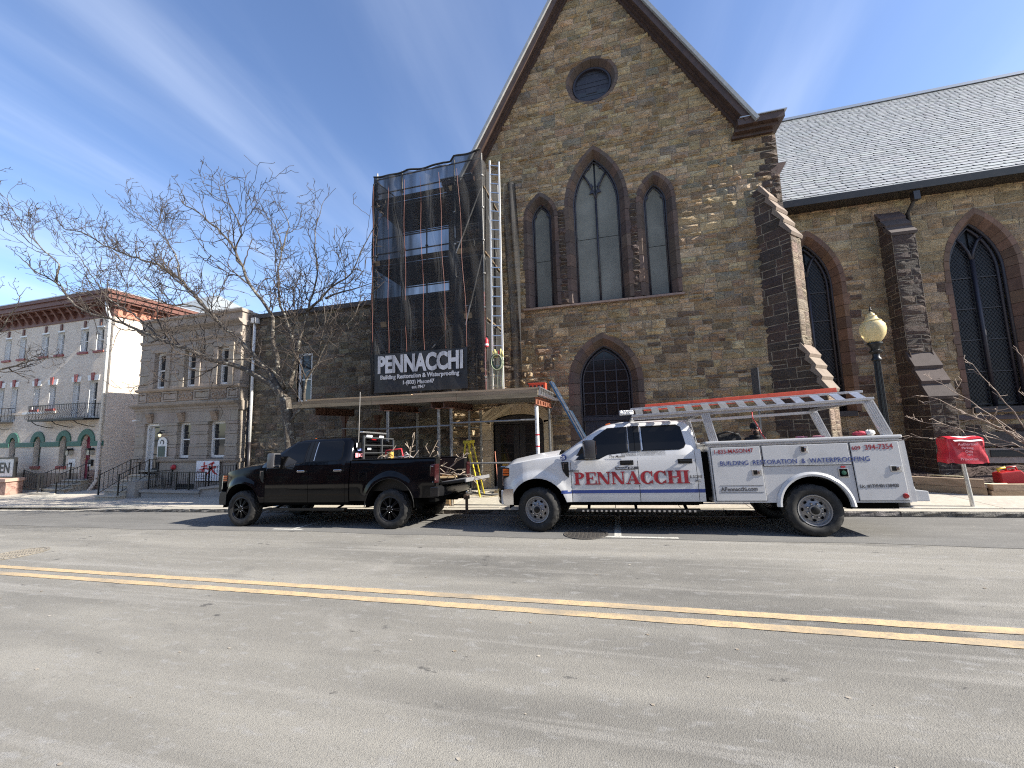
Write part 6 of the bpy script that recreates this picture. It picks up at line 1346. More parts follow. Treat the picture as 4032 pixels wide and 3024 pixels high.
# ladders and tools below
m_blu=mat('blue_fibreglass',(.03,.11,.22),.4,var=[(8,(.05,.16,.3),.5,.7)])
bl=thing('ladder','blue fibreglass extension ladder leaning on the open end of the shed','ladder',(-.1,11.5,.0))
for off,zt,z_b in ((0,3.2,.0),(.06,2.3,-.0)):
    for y in (11.35,11.75):
        k=(zt+.05)/3.2; top=V((-1.80+off*1.2+(3.2-zt)*.5,y,zt)); bot=V((-.16+off,y,walkz(0,11.5)+.01)); B().beam(bot,top,.035,.085,up=(1,0,.4)).build('rail',m_blu,bl); B().beam(bot+V((.02,-.02,.03)),top+V((.02,-.02,.0)),.006,.03,up=(1,0,.4)).build('rail_edge',m_alu,bl)
for k in range(10): s=(k+.5)/10; p=V((-.16,0,0)).lerp(V((-1.8,0,3.2)),s); B().tube([(p.x,11.35,p.z),(p.x,11.75,p.z)],.017,6).build('rung',m_alu,bl)
m_yelf=mat('yellow_fibreglass',(.60,.48,.05),.45)
sl=thing('step_ladder','yellow fibreglass step ladder standing under the shed by the door','step ladder',(-4.3,11.3,-.1)); zb=walkz(-4.3,11.3)+.003
for y,w_ in ((11.05,.0),(11.45,.0)):
    B().beam((-4.62,y,zb),(-4.42,y,1.45),.03,.07,up=(0,1,0)).build('rail',m_yelf,sl); B().beam((-3.98,y,zb),(-4.34,y,1.42),.03,.05,up=(0,1,0)).build('rear_rail',m_yelf,sl)
for k in range(5): s=(k+1)/6; B().box(-4.62+.2*s-.03,-4.62+.2*s+.08,11.05,11.45,zb+1.5*s,zb+1.5*s+.025).build('step',m_alu,sl)
B().box(-4.50,-4.28,11.03,11.47,1.42,1.5).build('top_cap',m_yelf,sl); B().beam((-4.5,11.05,.55),(-4.15,11.05,.55),.02,.015).build('spreader',m_alu,sl)
zb=walkz(-3.3,11.9)+.002
tb=thing('tool_box','dark green tool box on the pavement by the limestone doorway','tool box',(-3.35,11.9,zb)); B().box(-3.62,-3.12,11.75,12.0,zb,zb+.19).build('case',mat('tool_green',(.03,.09,.08),.5),tb,bev=.02); B().box(-3.63,-3.11,11.74,12.01,zb+.195,zb+.24).build('lid',mat('tool_green',(0,0,0)),tb,bev=.012); B().tube([(-3.5,11.87,zb+.24),(-3.48,11.87,zb+.29),(-3.26,11.87,zb+.29),(-3.24,11.87,zb+.24)],.012,6).build('handle',m_irn,tb)
zb=walkz(-3.6,11.3)
hs_=thing('hose','thick dark hose lying across the pavement under the shed','hose',(-3.6,11.3,zb)); o=B().tube([(-4.6+.12*k,11.35+.12*sin(k*.7),zb+.035) for k in range(15)],.03,8).build('tube',mat('hose_rubber',(.07,.07,.07),.7),hs_,smooth=True)
cd=thing('extension_cord','pale cord looped on the pavement in front of the hose','cord',(-3.2,11.0,zb)); B().tube([(-4.3+.1*k,11.1+.1*sin(k*.9),zb+.012) for k in range(18)],.009,5).build('cable',mat('cord_tan',(.4,.33,.2),.7),cd,smooth=True)
zb=walkz(-4.4,10.0)
wc=thing('wooden_crate','small pale wooden crate on the pavement behind the pickup bumper','crate',(-4.6,10.0,zb))
for k in range(3): B().box(-5.0,-4.45,9.9,9.915,zb+.05+k*.085,zb+.12+k*.085,t=jit((1.3,1.2,1.0),.1)).build('slat',m_wood,wc); B().box(-5.0,-4.45,10.2,10.215,zb+.05+k*.085,zb+.12+k*.085,t=jit((1.3,1.2,1.),.1)).build('slat',m_wood,wc)
for x in (-5.0,-4.47):
    for y in (9.917,10.18): B().box(x,x+.03,y,y+.02,zb,zb+.31,t=(1.5,1.3,1)).build('corner_post',m_wood,wc)
B().box(-5.0,-4.45,9.917,10.198,zb+.31,zb+.325,t=(1.2,1.1,.9)).build('lid',m_wood,wc)
br=thing('broom','reddish broom handle leaning beside the limestone doorway','broom',(-3.75,11.8,zb)); B().tube([(-3.82,12.1,1.1),(-3.62,11.75,zb+.1)],.014,6).build('handle',mat('broom_red',(.42,.16,.1),.6),br); B().box(-3.75,-3.5,11.7,11.8,zb,zb+.11).build('head',m_wood,br)
# ---------------------------------------------------------------- trees
m_bark=mat('bark',(.075,.062,.05),.9,var=[(7,(.25,.235,.195),.53,.62),(2.5,(.06,.05,.042),.52,.7),(30,(.16,.14,.11),.55,.7)],bump=[(14,.9,.05),(50,.6,.02)])
m_twig=mat('twig_bark',(.042,.032,.026),.85,var=[(1.5,(.085,.066,.05),.5,.7)])
LIMBS={'trunk':[(-9.9,10.05,1.35),(-10.01,10.05,2.07),(-10.1,10.05,2.52),(-10.18,10.05,3.0)],'A':[(-10.18,10.05,3.0),(-10.97,9.96,3.64),(-11.99,9.88,4.1),(-13.04,9.79,4.43),(-14.15,9.7,4.89),(-15.29,9.61,5.28),(-16.21,9.53,5.66),(-17.17,9.44,6.05),(-18.15,9.35,6.39),(-19.07,9.26,6.79),(-20.12,9.18,7.77),(-21.01,9.09,8.2),(-21.38,9.0,8.5)],'A1':[(-20.17,9.2,7.79),(-19.96,9.1,8.41),(-20.89,9.0,9.27),(-21.6,8.9,9.91),(-22.55,8.8,11.1),(-22.81,8.7,11.46)],'A2':[(-15.27,9.6,5.27),(-16.57,9.7,6.25),(-18.11,9.8,6.99),(-19.16,9.9,7.77),(-20.43,10.0,9.0),(-21.73,10.1,9.99),(-22.5,10.2,10.79)],'B':[(-10.23,10.05,3.15),(-11.38,10.18,4.22),(-12.57,10.3,5.19),(-13.66,10.43,5.96),(-14.83,10.55,6.92),(-16.08,10.68,7.95),(-17.48,10.8,8.77),(-19.26,10.93,9.45),(-21.18,11.05,10.27),(-22.9,11.18,11.18),(-24.68,11.3,11.79)],'B2':[(-16.42,10.9,8.08),(-16.9,11.04,9.09),(-17.91,11.18,10.22),(-19.38,11.32,11.33),(-20.4,11.46,12.0)],'B3':[(-13.5,10.3,5.91),(-14.41,10.08,6.53),(-15.37,9.86,6.63),(-16.14,9.64,7.31),(-16.84,9.42,8.11),(-17.23,9.2,8.61)],'C':[(-10.2,10.05,3.32),(-10.42,9.96,3.95),(-10.49,9.86,4.69),(-10.66,9.77,5.85),(-11.17,9.68,6.47),(-11.63,9.58,7.39),(-12.09,9.49,8.22),(-12.87,9.39,9.05),(-14.09,9.3,9.91)],'C2':[(-11.65,9.6,7.41),(-11.87,9.45,7.92),(-11.44,9.3,8.63),(-11.82,9.15,9.35),(-12.57,9.0,9.89)],'D':[(-10.03,10.05,3.31),(-9.89,10.11,4.4),(-10.27,10.17,5.32),(-10.66,10.23,6.1),(-10.92,10.29,7.15),(-10.88,10.36,8.18),(-11.21,10.42,9.04),(-11.87,10.48,9.92)],'D2':[(-10.93,10.4,8.21),(-10.83,10.57,9.19),(-11.3,10.7,10.0)],'E':[(-9.88,10.1,4.39),(-9.76,10.23,5.29),(-9.63,10.36,6.21),(-9.5,10.49,7.16),(-9.72,10.61,8.19),(-9.79,10.74,9.24),(-9.64,10.87,10.1)],'F':[(-9.71,10.3,5.9),(-8.84,10.16,6.36),(-8.26,10.02,6.59),(-7.64,9.88,6.8),(-7.23,9.74,7.36),(-6.77,9.6,7.84)],'F2':[(-9.04,10.4,6.28),(-8.26,10.27,6.38),(-7.63,10.13,6.43),(-6.97,10.0,6.42)],'S':[(-10.01,10.05,2.15),(-9.63,9.99,2.45),(-9.38,9.94,2.71),(-9.23,9.88,3.47),(-8.81,9.82,3.99),(-8.58,9.77,4.4),(-8.1,9.71,4.84),(-7.5,9.66,5.16),(-7.16,9.6,5.64)],'S2':[(-8.83,9.85,3.99),(-8.62,9.74,4.62),(-8.35,9.62,5.29),(-8.4,9.51,5.98),(-7.88,9.4,6.53)],'G':[(-10.06,10.05,3.31),(-10.45,9.86,3.88),(-11.11,9.68,4.24),(-11.9,9.49,4.32),(-12.39,9.3,4.27)]}
def limb_pts(P,r,jt=.04):
    P=[V(p) for p in P]; out=[]
    for i in range(len(P)-1):
        p0,p1,p2,p3=P[max(i-1,0)],P[i],P[i+1],P[min(i+2,len(P)-1)]; n=max(2,int((p2-p1).length/.28))
        for k in range(n):
            t=k/n; q=.5*((2*p1)+(p2-p0)*t+(2*p0-5*p1+4*p2-p3)*t*t+(3*p1-p0-3*p2+p3)*t**3); out.append(q+(V((r.uniform(-1,1),r.uniform(-1,1),r.uniform(-1,1)))*jt if (i or k) else V()))
    return out+[P[-1]]
def rv(r): return V((r.gauss(0,1),r.gauss(0,1),r.gauss(0,1))).normalized()
def sprout(b,p,d,ln,rad,dep,r,upb=.03,sides_=3):
    n=max(2,int(ln/.14)); pts=[p]; q=p; dd=d.normalized(); zig=rv(r).cross(dd)
    kids=[]
    for i in range(n):
        dd=(dd+zig*(.34 if i%2 else -.34)+rv(r)*.20+V((0,0,upb))).normalized(); q=q+dd*(ln/n); pts.append(q)
        if dep>0 and (i>=1 or n<3): kids.append((q,dd,i/n))
    b.tube(pts,[max(.0072,rad*(1-.75*i/n)) for i in range(n+1)],4 if rad>.012 else 3,cap=False)
    for q,dd,t in kids:
        if r.random()<(.62 if dep>1 else .5): sprout(b,q,(dd*.8+rv(r)*.9).normalized(),ln*r.uniform(.32,.66)*(1.1-.35*t),max(rad*.62,.0082),dep-1,r,upb)
def make_tree(nm,lab,loc,limbs,radii,seed,crown_dep=2,step=.24,slen=(.7,1.5),mb=None,upb=.1):
    r=random.Random(seed); t=thing(nm,lab,'tree',loc); cr_=B()
    for k,P in limbs.items():
        r0,r1=radii(k); pts=limb_pts(P,r,.012 if k=='trunk' else .035); n=len(pts)-1
        rr=[r0*.92+(r1-r0*.92)*(i/n)**(.75 if k=='trunk' else .5) for i in range(n+1)]
        if k=='trunk': pts=[V((loc[0],loc[1],loc[2]-.1)),V((loc[0]+.02,loc[1],loc[2]+.25))]+pts; rr=[r0*1.7,r0*1.25]+rr
        B().tube(pts,rr,9 if r0>.06 else 6).build('trunk' if k=='trunk' else 'limb',mb or m_bark,t,smooth=True)
        if k=='trunk': continue
        acc=0
        for i in range(1,n):
            L_=(pts[i]-pts[i-1]).length; acc+=L_; f=i/n
            if acc>step*(1.6 if rr[i]>.06 else .8) and f>.22:
                acc=0; d=(pts[i+1]-pts[i-1]).normalized(); side=(rv(r)-d*0).normalized(); dd=(d*.8+side*.85+V((0,0,.10))).normalized()
                sprout(cr_,pts[i],dd,r.uniform(*slen)*(1.2-.8*f),min(.024,rr[i]*.6),crown_dep,r,upb)
        for _ in range(2): sprout(cr_,pts[-1],(pts[-1]-pts[-2]).normalized()+rv(r)*.4,r.uniform(*slen)*.45,rr[-1],crown_dep,r,upb)
    cr_.build('crown',m_twig if mb is None else mb,t,fix=False,smooth=True,kind='stuff')
    return t
RAD=dict(trunk=(.175,.16),A=(.125,.02),B=(.11,.02),C=(.10,.018),D=(.10,.008),E=(.075,.008),F=(.06,.012),F2=(.045,.01),S=(.075,.014),S2=(.035,.01),G=(.05,.012),A1=(.04,.01),A2=(.05,.01),B2=(.05,.01),B3=(.05,.01),C2=(.04,.01),D2=(.04,.01))
make_tree('street_tree','large bare street tree leaning over the pavement behind the black pickup',(-9.88,10.05,walkz(-9.88,10.05)),LIMBS,lambda k:RAD[k],5,crown_dep=3,step=.19,slen=(.95,2.3))
T2={'trunk':[(-28.5,10.2,1.0),(-28.4,10.2,3.0)],'a':[(-28.4,10.2,3.0),(-27,10.1,4.6),(-25.6,9.9,5.9),(-24.4,9.8,6.8),(-23.5,9.7,7.8)],'b':[(-28.4,10.2,3.0),(-27.2,9.8,5.2),(-26.2,9.5,7.2),(-25.4,9.3,9.0)],'c':[(-27,10.1,4.6),(-25.8,10.4,5.0),(-24.4,10.6,5.3),(-23.2,10.8,5.4)],'d':[(-28.4,10.2,3.0),(-28.6,10.6,6),(-28.4,11,9)],'e':[(-28.4,10.2,3.0),(-29.6,10,5),(-31,9.8,7.5)]}
make_tree('street_tree','second bare street tree whose twigs reach in from the picture edge',(-28.5,10.2,walkz(-28.5,10.2)),T2,lambda k:(.16,.15) if k=='trunk' else (.09,.014),6,crown_dep=3,step=.3,slen=(.6,1.5))
m_shr=mat('shrub_bark',(.30,.235,.19),.8,var=[(4,(.2,.15,.125),.5,.7)])
T3={'trunk':[(10.0,12.3,.4),(9.95,12.3,.75)]}
r=random.Random(91)
for k,(x,y,z) in enumerate(((7.35,12.0,1.75),(7.55,11.9,2.35),(7.95,12.3,2.8),(7.3,12.2,1.35),(8.1,11.7,1.9),(8.6,12.0,3.1),(9.4,11.8,3.2),(10.6,12.1,3.0),(11.3,12.3,2.2),(8.3,12.9,2.3))):
    p0=V((9.95,12.3,.7)); p1=V((x,y,z)); T3['l%d'%k]=[p0,p0.lerp(p1,.33)+V((0,0,.18)),p0.lerp(p1,.66)+V((0,0,.14)),p1]
make_tree('ornamental_tree','small bare ornamental tree in the mulch bed before the nave',(10.0,12.3,.2),T3,lambda k:(.06,.05) if k=='trunk' else (.026,.006),8,crown_dep=1,step=.22,slen=(.3,.65),mb=m_shr,upb=.02)
# ---------------------------------------------------------------- planting bed
m_mul=mat('mulch',(.055,.033,.027),.95,var=[(25,(.095,.062,.05),.5,.7),(60,(.025,.016,.014),.55,.7)],bump=[(40,.8,.04)])
r=random.Random(92); b=B(); nx,ny=90,20
def bedz(x,y): return walkz(x,y)+.16+.03*sin(x*2)+.09*(y-11.2)/2.4
v=[]
for j in range(ny+1):
    for i in range(nx+1):
        x=5.0+14*i/nx; y=11.05+2.6*j/ny
        if x<7.6: y=max(y,11.5-.0*(x))
        v.append((x,y,bedz(x,y)+r.uniform(-.02,.03)))
b.add(v,[(j*(nx+1)+i,j*(nx+1)+i+1,(j+1)*(nx+1)+i+1,(j+1)*(nx+1)+i) for j in range(ny) for i in range(nx)]); b.build('mulch_bed',m_mul,kind='stuff',smooth=False,fix=False)
b=B()
for k in range(2600):
    x,y=r.uniform(5.2,13),r.uniform(11.1,13.4)
    if x<7.7 and y<11.55: continue
    z=bedz(x,y)+.015; a=r.uniform(0,pi); d=V((cos(a),sin(a),r.uniform(-.3,.4)))*r.uniform(.02,.05); s=V((-sin(a),cos(a),.1))*r.uniform(.006,.014); p=V((x,y,z)); b.add([p-d-s,p+d-s,p+d+s,p-d+s,p+V((0,0,.012))],[(0,1,4),(1,2,4),(2,3,4),(3,0,4)])
b.build('bark_chips',m_mul,kind='stuff',fix=False)
m_tim=mat('landscape_timber',(.30,.225,.145),.85,tint=True,var=[(4,(-.68,-.66,-.62),.45,.65,(.6,.6,4)),(18,(-1.2,-1.18,-1.12),.52,.7,(.6,.6,4))],bump=[(30,.4,.01)])
te=thing('timber_edging','weathered landscape timbers edging the mulch bed','edging',(7.5,11.1,.1))
def tim(x0,y0,x1,y1,z0,z1,ex=0): B().beam((x0,y0,(z0+z1)/2+walkz(x0,y0)),(x1,y1,(z0+z1)/2+walkz(x1,y1)),.14,z1-z0-.004,t=jit((1,1,1),.12)).build('timber',m_tim,te,bev=.008)
tim(6.75,11.62,7.78,11.0,-.04,.16); tim(6.75,11.62,7.76,11.01,.16,.34); tim(7.80,10.99,10.2,10.96,-.04,.1); tim(7.84,10.99,10.2,10.96,.1,.24); tim(10.22,10.96,12.6,10.95,-.04,.1); tim(10.22,10.96,12.6,10.95,.1,.24); tim(6.2,11.66,6.73,11.64,.1,.34); tim(5.3,11.7,6.73,11.66,-.04,.1)
# petrol can, hose
zb=bedz(8.5,11.45)+.02
gc=thing('petrol_can','red plastic petrol can with yellow spout on the mulch bed','petrol can',(8.5,11.45,zb)); m_can=mat('can_red',(.46,.018,.022),.4)
B().prism([(8.32,zb),(8.78,zb),(8.78,zb+.2),(8.7,zb+.31),(8.42,zb+.27),(8.32,zb+.24)],XZ,11.36,11.58).build('body',m_can,gc,bev=.025); B().tube([(8.38,11.47,zb+.25),(8.36,11.47,zb+.33),(8.5,11.47,zb+.36)],.022,8).build('spout',mat('can_yellow',(.62,.45,.03),.5),gc,smooth=True); B().tube([(8.5,11.47,zb+.28),(8.52,11.47,zb+.36),(8.68,11.47,zb+.38),(8.7,11.47,zb+.3)],.018,7).build('handle',m_can,gc,smooth=True); B().lathe([(0,.03),(.03,.03),(.032,0)],(8.62,11.44,zb+.3),10).build('cap',m_can,gc)
gh=thing('garden_hose','pale yellow garden hose running from the petrol can over the timbers','hose',(7.9,11.2,.2)); B().tube([(8.4,11.35,bedz(8.4,11.35)+.04),(8.1,11.3,bedz(8.1,11.3)+.04),(7.8,11.22,bedz(7.8,11.2)+.05),(7.55,11.25,walkz(7.5,11.2)+.37),(7.3,11.4,walkz(7.3,11.4)+.37),(7.1,11.5,walkz(7.1,11.5)+.38)],.014,6).build('tube',mat('hose_cream',(.55,.5,.3),.6),gh,smooth=True)
# ---------------------------------------------------------------- street lamp
m_lampg=mat('black_lamp_iron',(.012,.013,.014),.4,.2); LX,LY=5.58,10.05; z0=walkz(LX,LY)
lp=thing('street_lamp','black fluted street lamp with cream acorn globe behind the white truck','street lamp',(LX,LY,z0))
B().lathe([(.22,0),(.22,.08),(.17,.12),(.16,.4),(.19,.44),(.12,.55),(.11,.75),(.13,.78),(.085,.84)],(LX,LY,z0),16).build('base',m_lampg,lp,smooth=40)
b=B(); v=[]; n=32
for h,rad in ((.84,.078),(2.0,.07),(3.05,.058)):
    for j in range(n): a=2*pi*j/n; rr=rad*(1 if j%2 else .86); v.append((LX+rr*cos(a),LY+rr*sin(a),z0+h))
b.add(v,[(i*n+j,i*n+(j+1)%n,(i+1)*n+(j+1)%n,(i+1)*n+j) for i in range(2) for j in range(n)]); b.build('fluted_shaft',m_lampg,lp)
B().lathe([(.06,3.05),(.09,3.07),(.09,3.1),(.065,3.13),(.065,3.2),(.12,3.24),(.125,3.27),(.075,3.3),(.085,3.36),(.14,3.42),(.14,3.45),(.1,3.47)],(LX,LY,z0),18).build('capital',m_lampg,lp,smooth=40)
m_globe=mat('cream_globe',(.74,.61,.32),.3,spec=.5,var=[(6,(.68,.54,.27),.5,.7)],trans=.25)
B().lathe([(.095,3.46),(.15,3.52),(.205,3.62),(.228,3.74),(.215,3.85),(.165,3.92),(.15,3.93)],(LX,LY,z0),26).build('globe',m_globe,lp,smooth=True); B().lathe([(.165,3.925),(.17,3.94),(.12,3.97),(.095,4.03),(.10,4.05),(.075,4.06),(.06,4.1),(.03,4.13)],(LX,LY,z0),22).build('globe_top',m_globe,lp,smooth=40); B().lathe([(.0,4.12),(.02,4.13),(.012,4.16),(.03,4.19),(.012,4.22),(.016,4.24),(0,4.27)],(LX,LY,z0),12).build('finial',m_lampg,lp,smooth=40)
# ---------------------------------------------------------------- hooded parking meter, sign post
MX,MY=6.74,9.93; z0=walkz(MX,MY); m_bag=mat('red_vinyl',(.50,.018,.035),.38,var=[(5,(.40,.012,.026),.45,.7)],bump=[(6,.25,.04)])
pm=thing('parking_meter','twin parking meter under a red vinyl hood on a bare steel pole','parking meter',(MX,MY,z0))
B().tube([(MX+.03,MY,z0),(MX-.03,MY,z0+.88)],.035,10).build('pole',m_alu,pm,smooth=40); B().box(MX-.34,MX+.28,MY-.06,MY+.08,z0+.84,z0+.90).build('yoke',m_irn,pm)
r=random.Random(95); b=B()
def bag(u,v):
    a=2*pi*u; tz=v; w_=.325-.035*tz+.010*sin(tz*9); d=.19-.03*tz
    x=(abs(cos(a))**.32)*(1 if cos(a)>0 else -1)*w_; y=(abs(sin(a))**.32)*(1 if sin(a)>0 else -1)*d
    return (MX-.03+x+.006*sin(a*7+tz*5),MY+y+.010*sin(a*9+tz*8),z0+.86+.48*tz+.012*sin(a*5)*(1-tz))
b.grid(bag,40,8); b.build('hood',m_bag,pm,smooth=True); B().grid(lambda u,v:(MX-.31+.56*u,MY-.165+.33*v+.0,z0+1.335+.045*sin(pi*v)+.01*sin(u*9)),12,6).build('hood_top',m_bag,pm,smooth=True)
B().grid(lambda u,v:(MX-.24+.44*u,MY-.205+.15*v,z0+1.29+.09*v+.006*sin(u*8)),10,3).build('white_label',mat('label_white',(.74,.74,.72),.5,var=[(24,(.25,.25,.25),.6,.66)]),pm,smooth=True)
m_pinkt=mat('hood_lettering',(.75,.35,.38),.5)
for s_,z,sz,x in (('Authorized',1.21,.07,-.20),('Parking',1.14,.062,-.15),('Only',1.07,.062,-.10),('Princeton',.92,.07,-.19),('1971',1.01,.045,-.08)): text(s_,sz,m_pinkt,MX+x,MY-.205,z0+z,pm,bold=.001)
sp2=thing('sign_post','edge on grey metal sign on a steel post behind the white truck','sign',(3.3,10.3,walkz(3.3,10.3))); B().box(3.285,3.32,10.29,10.33,walkz(3.3,10.3),3.1).build('post',m_gal,sp2); B().ob((3.27,10.24,2.78),(.03,-.14,0),(.010,.002,0),(0,0,.33)).build('plate',mat('sign_back',(.10,.10,.105),.4,.4),sp2)
# ---------------------------------------------------------------- person behind the truck
PX,PY=3.27,10.62; pz=walkz(PX,PY)
def person():
    J=[((0,0,.95),.15),((0,.0,1.12),.145),((0,0,1.32),.165),((0,0,1.47),.09),((0,-.01,1.53),.055),((0,-.02,1.62),.085),((0,-.02,1.72),.08),
       ((-.19,0,1.42),.075),((-.26,-.02,1.14),.055),((-.20,-.22,.98),.042),((-.17,-.29,.95),.035),((.19,0,1.42),.075),((.27,-.02,1.14),.055),((.22,-.2,.97),.042),((.2,-.27,.94),.035),
       ((-.10,0,.86),.10),((-.11,-.01,.48),.068),((-.11,.02,.08),.05),((-.12,-.14,.045),.042),((.10,0,.86),.10),((.12,-.02,.48),.068),((.12,.02,.08),.05),((.13,-.14,.045),.042)]
    Ed=[(0,1),(1,2),(2,3),(3,4),(4,5),(5,6),(2,7),(7,8),(8,9),(9,10),(2,11),(11,12),(12,13),(13,14),(0,15),(15,16),(16,17),(17,18),(0,19),(19,20),(20,21),(21,22)]
    for h,(hb,sx) in enumerate(((10,-1),(14,1))):       # fingers
        w0=V(J[hb][0])
        for k in range(4):
            i=len(J); J.append((w0+V((-.03+.02*k,-.06,-.02)),.0095)); J.append((w0+V((-.03+.02*k,-.09-.006*(k in(1,2)),-.05)),.008)); Ed+=[(hb,i),(i,i+1)]
        i=len(J); J.append((w0+V((-sx*.045,-.03,-.01)),.010)); J.append((w0+V((-sx*.055,-.06,-.02)),.008)); Ed+=[(hb,i),(i,i+1)]
    me=bpy.data.meshes.new('person'); me.from_pydata([tuple(V(p)+V((PX,PY,pz))) for p,_ in J],Ed,[]); o=bpy.data.objects.new('skin_tmp',me); COL.objects.link(o)
    md=o.modifiers.new('skin','SKIN'); o.modifiers.new('sub','SUBSURF').levels=2; o.modifiers['sub'].render_levels=2
    for i,(p,rr) in enumerate(J): me.skin_vertices[0].data[i].radius=(rr,rr*(.72 if i in(0,1,2) else 1))
    me.skin_vertices[0].data[0].use_root=True
    bpy.context.view_layer.update(); dg=bpy.context.evaluated_depsgraph_get(); m2=bpy.data.meshes.new_from_object(o.evaluated_get(dg)); bpy.data.objects.remove(o)
    for m in (mat('black_hoodie',(.012,.012,.014),.9),mat('skin',(.36,.20,.14),.55),mat('work_trousers',(.04,.04,.045),.9),mat('boots',(.03,.02,.014),.7)): m2.materials.append(m)
    for p in m2.polygons:
        z=p.center.z-pz; p.material_index=1 if z>1.50 or (z<1.02 and p.center.y-PY<-.24) else 0 if z>.92 else 3 if z<.12 else 2; p.use_smooth=True
    t=thing('person','bearded person in black beanie and dark hoodie standing behind the white truck','person',(PX,PY,pz)); link('body',m2,t)
    h=V((PX,PY-.02,pz+1.67))
    b=B(); b.lathe([(.100,.02),(.103,.05),(.098,.10),(.075,.145),(.04,.165),(0,.17)],h,18); b.lathe([(.106,.015),(.108,.06),(.102,.062)],h,18); b.build('beanie',mat('beanie_knit',(.010,.010,.012),.95),t,smooth=40)
    B().box(h.x+.01,h.x+.05,h.y-.116,h.y-.107,h.z+.02,h.z+.055).build('beanie_patch',m_white,t)
    B().ball(h+V((0,-.045,-.085)),.07,12,8,(1.0,.75,.9)).build('beard',mat('beard_hair',(.02,.014,.011),.9),t,smooth=True)
    B().ball(h+V((0,-.098,-.025)),.02,8,6,(.8,1,1.3)).build('nose',mat('skin',(0,0,0)),t,smooth=True); B().box(h.x-.022,h.x+.022,h.y-.103,h.y-.095,h.z-.078,h.z-.068).build('mouth',mat('lips',(.22,.09,.08),.6),t)
    for s in (-1,1):
        B().ball(h+V((s*.034,-.086,.0)),.012,8,6).build('eye',mat('eye_dark',(.02,.015,.012),.3),t,smooth=True); B().ball(h+V((s*.092,.0,-.02)),.022,8,6,(.5,.8,1.4)).build('ear',mat('skin',(0,0,0)),t,smooth=True); B().box(h.x+s*.034-.02,h.x+s*.034+.02,h.y-.098,h.y-.09,h.z+.014,h.z+.02).build('eyebrow',mat('beard_hair',(0,0,0)),t)
    b=B(); b.lathe([(.085,-.03),(.12,.0),(.125,.04),(.10,.06)],(PX,PY+.02,pz+1.47),14); b.build('hood_collar',mat('black_hoodie',(0,0,0)),t,smooth=True)
person()
# ---------------------------------------------------------------- loads in the truck beds
bpy.context.view_layer.update()
PT=bpy.data.objects['pickup_truck']
def local(nm,lab,cat,tr,group=None): t=thing(nm,lab,cat,group=group); del t['base']; t.matrix_world=tr.matrix_world.copy(); return t
pu=local('pump','red portable pump with a yellow filter and bent hoses in the pickup bed','pump',PT); B().tube([(3.55,-.25,1.12),(3.95,-.25,1.12)],.28,18).build('tank',m_red,pu,smooth=40); B().tube([(3.70,-.48,1.40),(3.70,-.48,1.62)],.06,12).build('filter',mat('filter_yellow',(.50,.30,.06),.5),pu,smooth=40); B().tube([(3.52,-.45,1.40),(3.55,-.45,1.66),(3.95,-.45,1.68),(4.02,-.45,1.40)],.02,6).build('frame',m_red,pu,smooth=True); B().box(3.58,3.92,-.46,-.1,1.35,1.52).build('engine',mat('engine_grey',(.12,.11,.11),.5),pu,bev=.03)
for k in range(3): B().tube([(3.9,-.4-.05*k,1.5),(4.05+.06*k,-.4,1.6-.05*k),(4.2+.07*k,-.4,1.42),(4.25+.07*k,-.4,1.2)],.014,6).build('hose',mat('clear_hose',(.42,.40,.38),.5),pu,smooth=True)
m_cut=mat('cut_branch_bark',(.30,.245,.19),.85,var=[(6,(.2,.16,.125),.5,.7)])
r=random.Random(97)
bdefs=[((4.1,-.5,1.2),(4.3,-.55,1.75),'tall upright'),((4.4,-.3,1.1),(4.75,-.4,1.6),'thin slanting'),((4.5,-.1,1.1),(6.05,-.35,.93),'longest overhanging'),((4.6,.2,1.05),(5.5,-.25,1.02),'forked low'),((4.3,.1,1.2),(5.2,-.5,1.2),'middle crossing'),((3.4,-.62,1.45),(3.75,-.6,1.47),'short stub on the rail'),((4.7,.3,1.1),(5.35,.1,1.45),'raised far')]
for a,c,nm in bdefs:
    t=local('cut_branch',nm+' cut bare branch sticking out of the pickup bed','branch',PT,'cut branches in the pickup bed'); a,c=V(a),V(c); b=B(); n=7; pts=[a.lerp(c,i/n)+V((0,r.uniform(-.04,.04),.05*sin(pi*i/n)+r.uniform(-.03,.03))) for i in range(n+1)]; b.tube(pts,[.018*(1-.6*i/n) for i in range(n+1)],6); b.build('stem',m_cut,t,smooth=True)
    b=B()
    for i in (2,3,4,5,6): sprout(b,pts[i],((c-a).normalized()+rv(r)*.8).normalized(),r.uniform(.15,.4),.007,1,r,.05)
    b.build('side_twigs',m_cut,t,fix=False,kind='stuff')
bd=local('lumber_offcut','pale timber offcut lying on the open tailgate edge of the bed','timber',PT); B().ob((4.98,-.15,1.01),(.2,.03,0),(-.02,.09,0),(0,0,.02)).build('board',mat('fresh_timber',(.5,.36,.2),.8),bd); B().ob((5.0,-.1,1.045),(.17,-.05,0),(.02,.05,0),(0,0,.012)).build('offcut',mat('fresh_timber',(0,0,0)),bd)
cs=local('tool_case','black tool bag with cables behind the cab of the white truck','tool bag',UT); B().box(3.35,3.85,-.3,.2,1.3,1.72).build('bag',mat('nylon_black',(.014,.014,.015),.8,bump=[(9,.6,.05)]),cs,bev=.06,smooth=50); B().tube([(3.4,-.3,1.7),(3.6,-.34,1.76),(3.8,-.3,1.7)],.02,6).build('strap',mat('nylon_black',(0,0,0)),cs,smooth=True)
cr2=local('red_cord','thin red cord hanging from the white truck rack','cord',UT); B().tube([(4.08,-.3,2.12),(4.07,-.32,2.0),(4.13,-.33,1.85),(4.17,-.35,1.7),(4.20,-.4,1.60)],.010,5).build('cord',m_red,cr2,smooth=True)
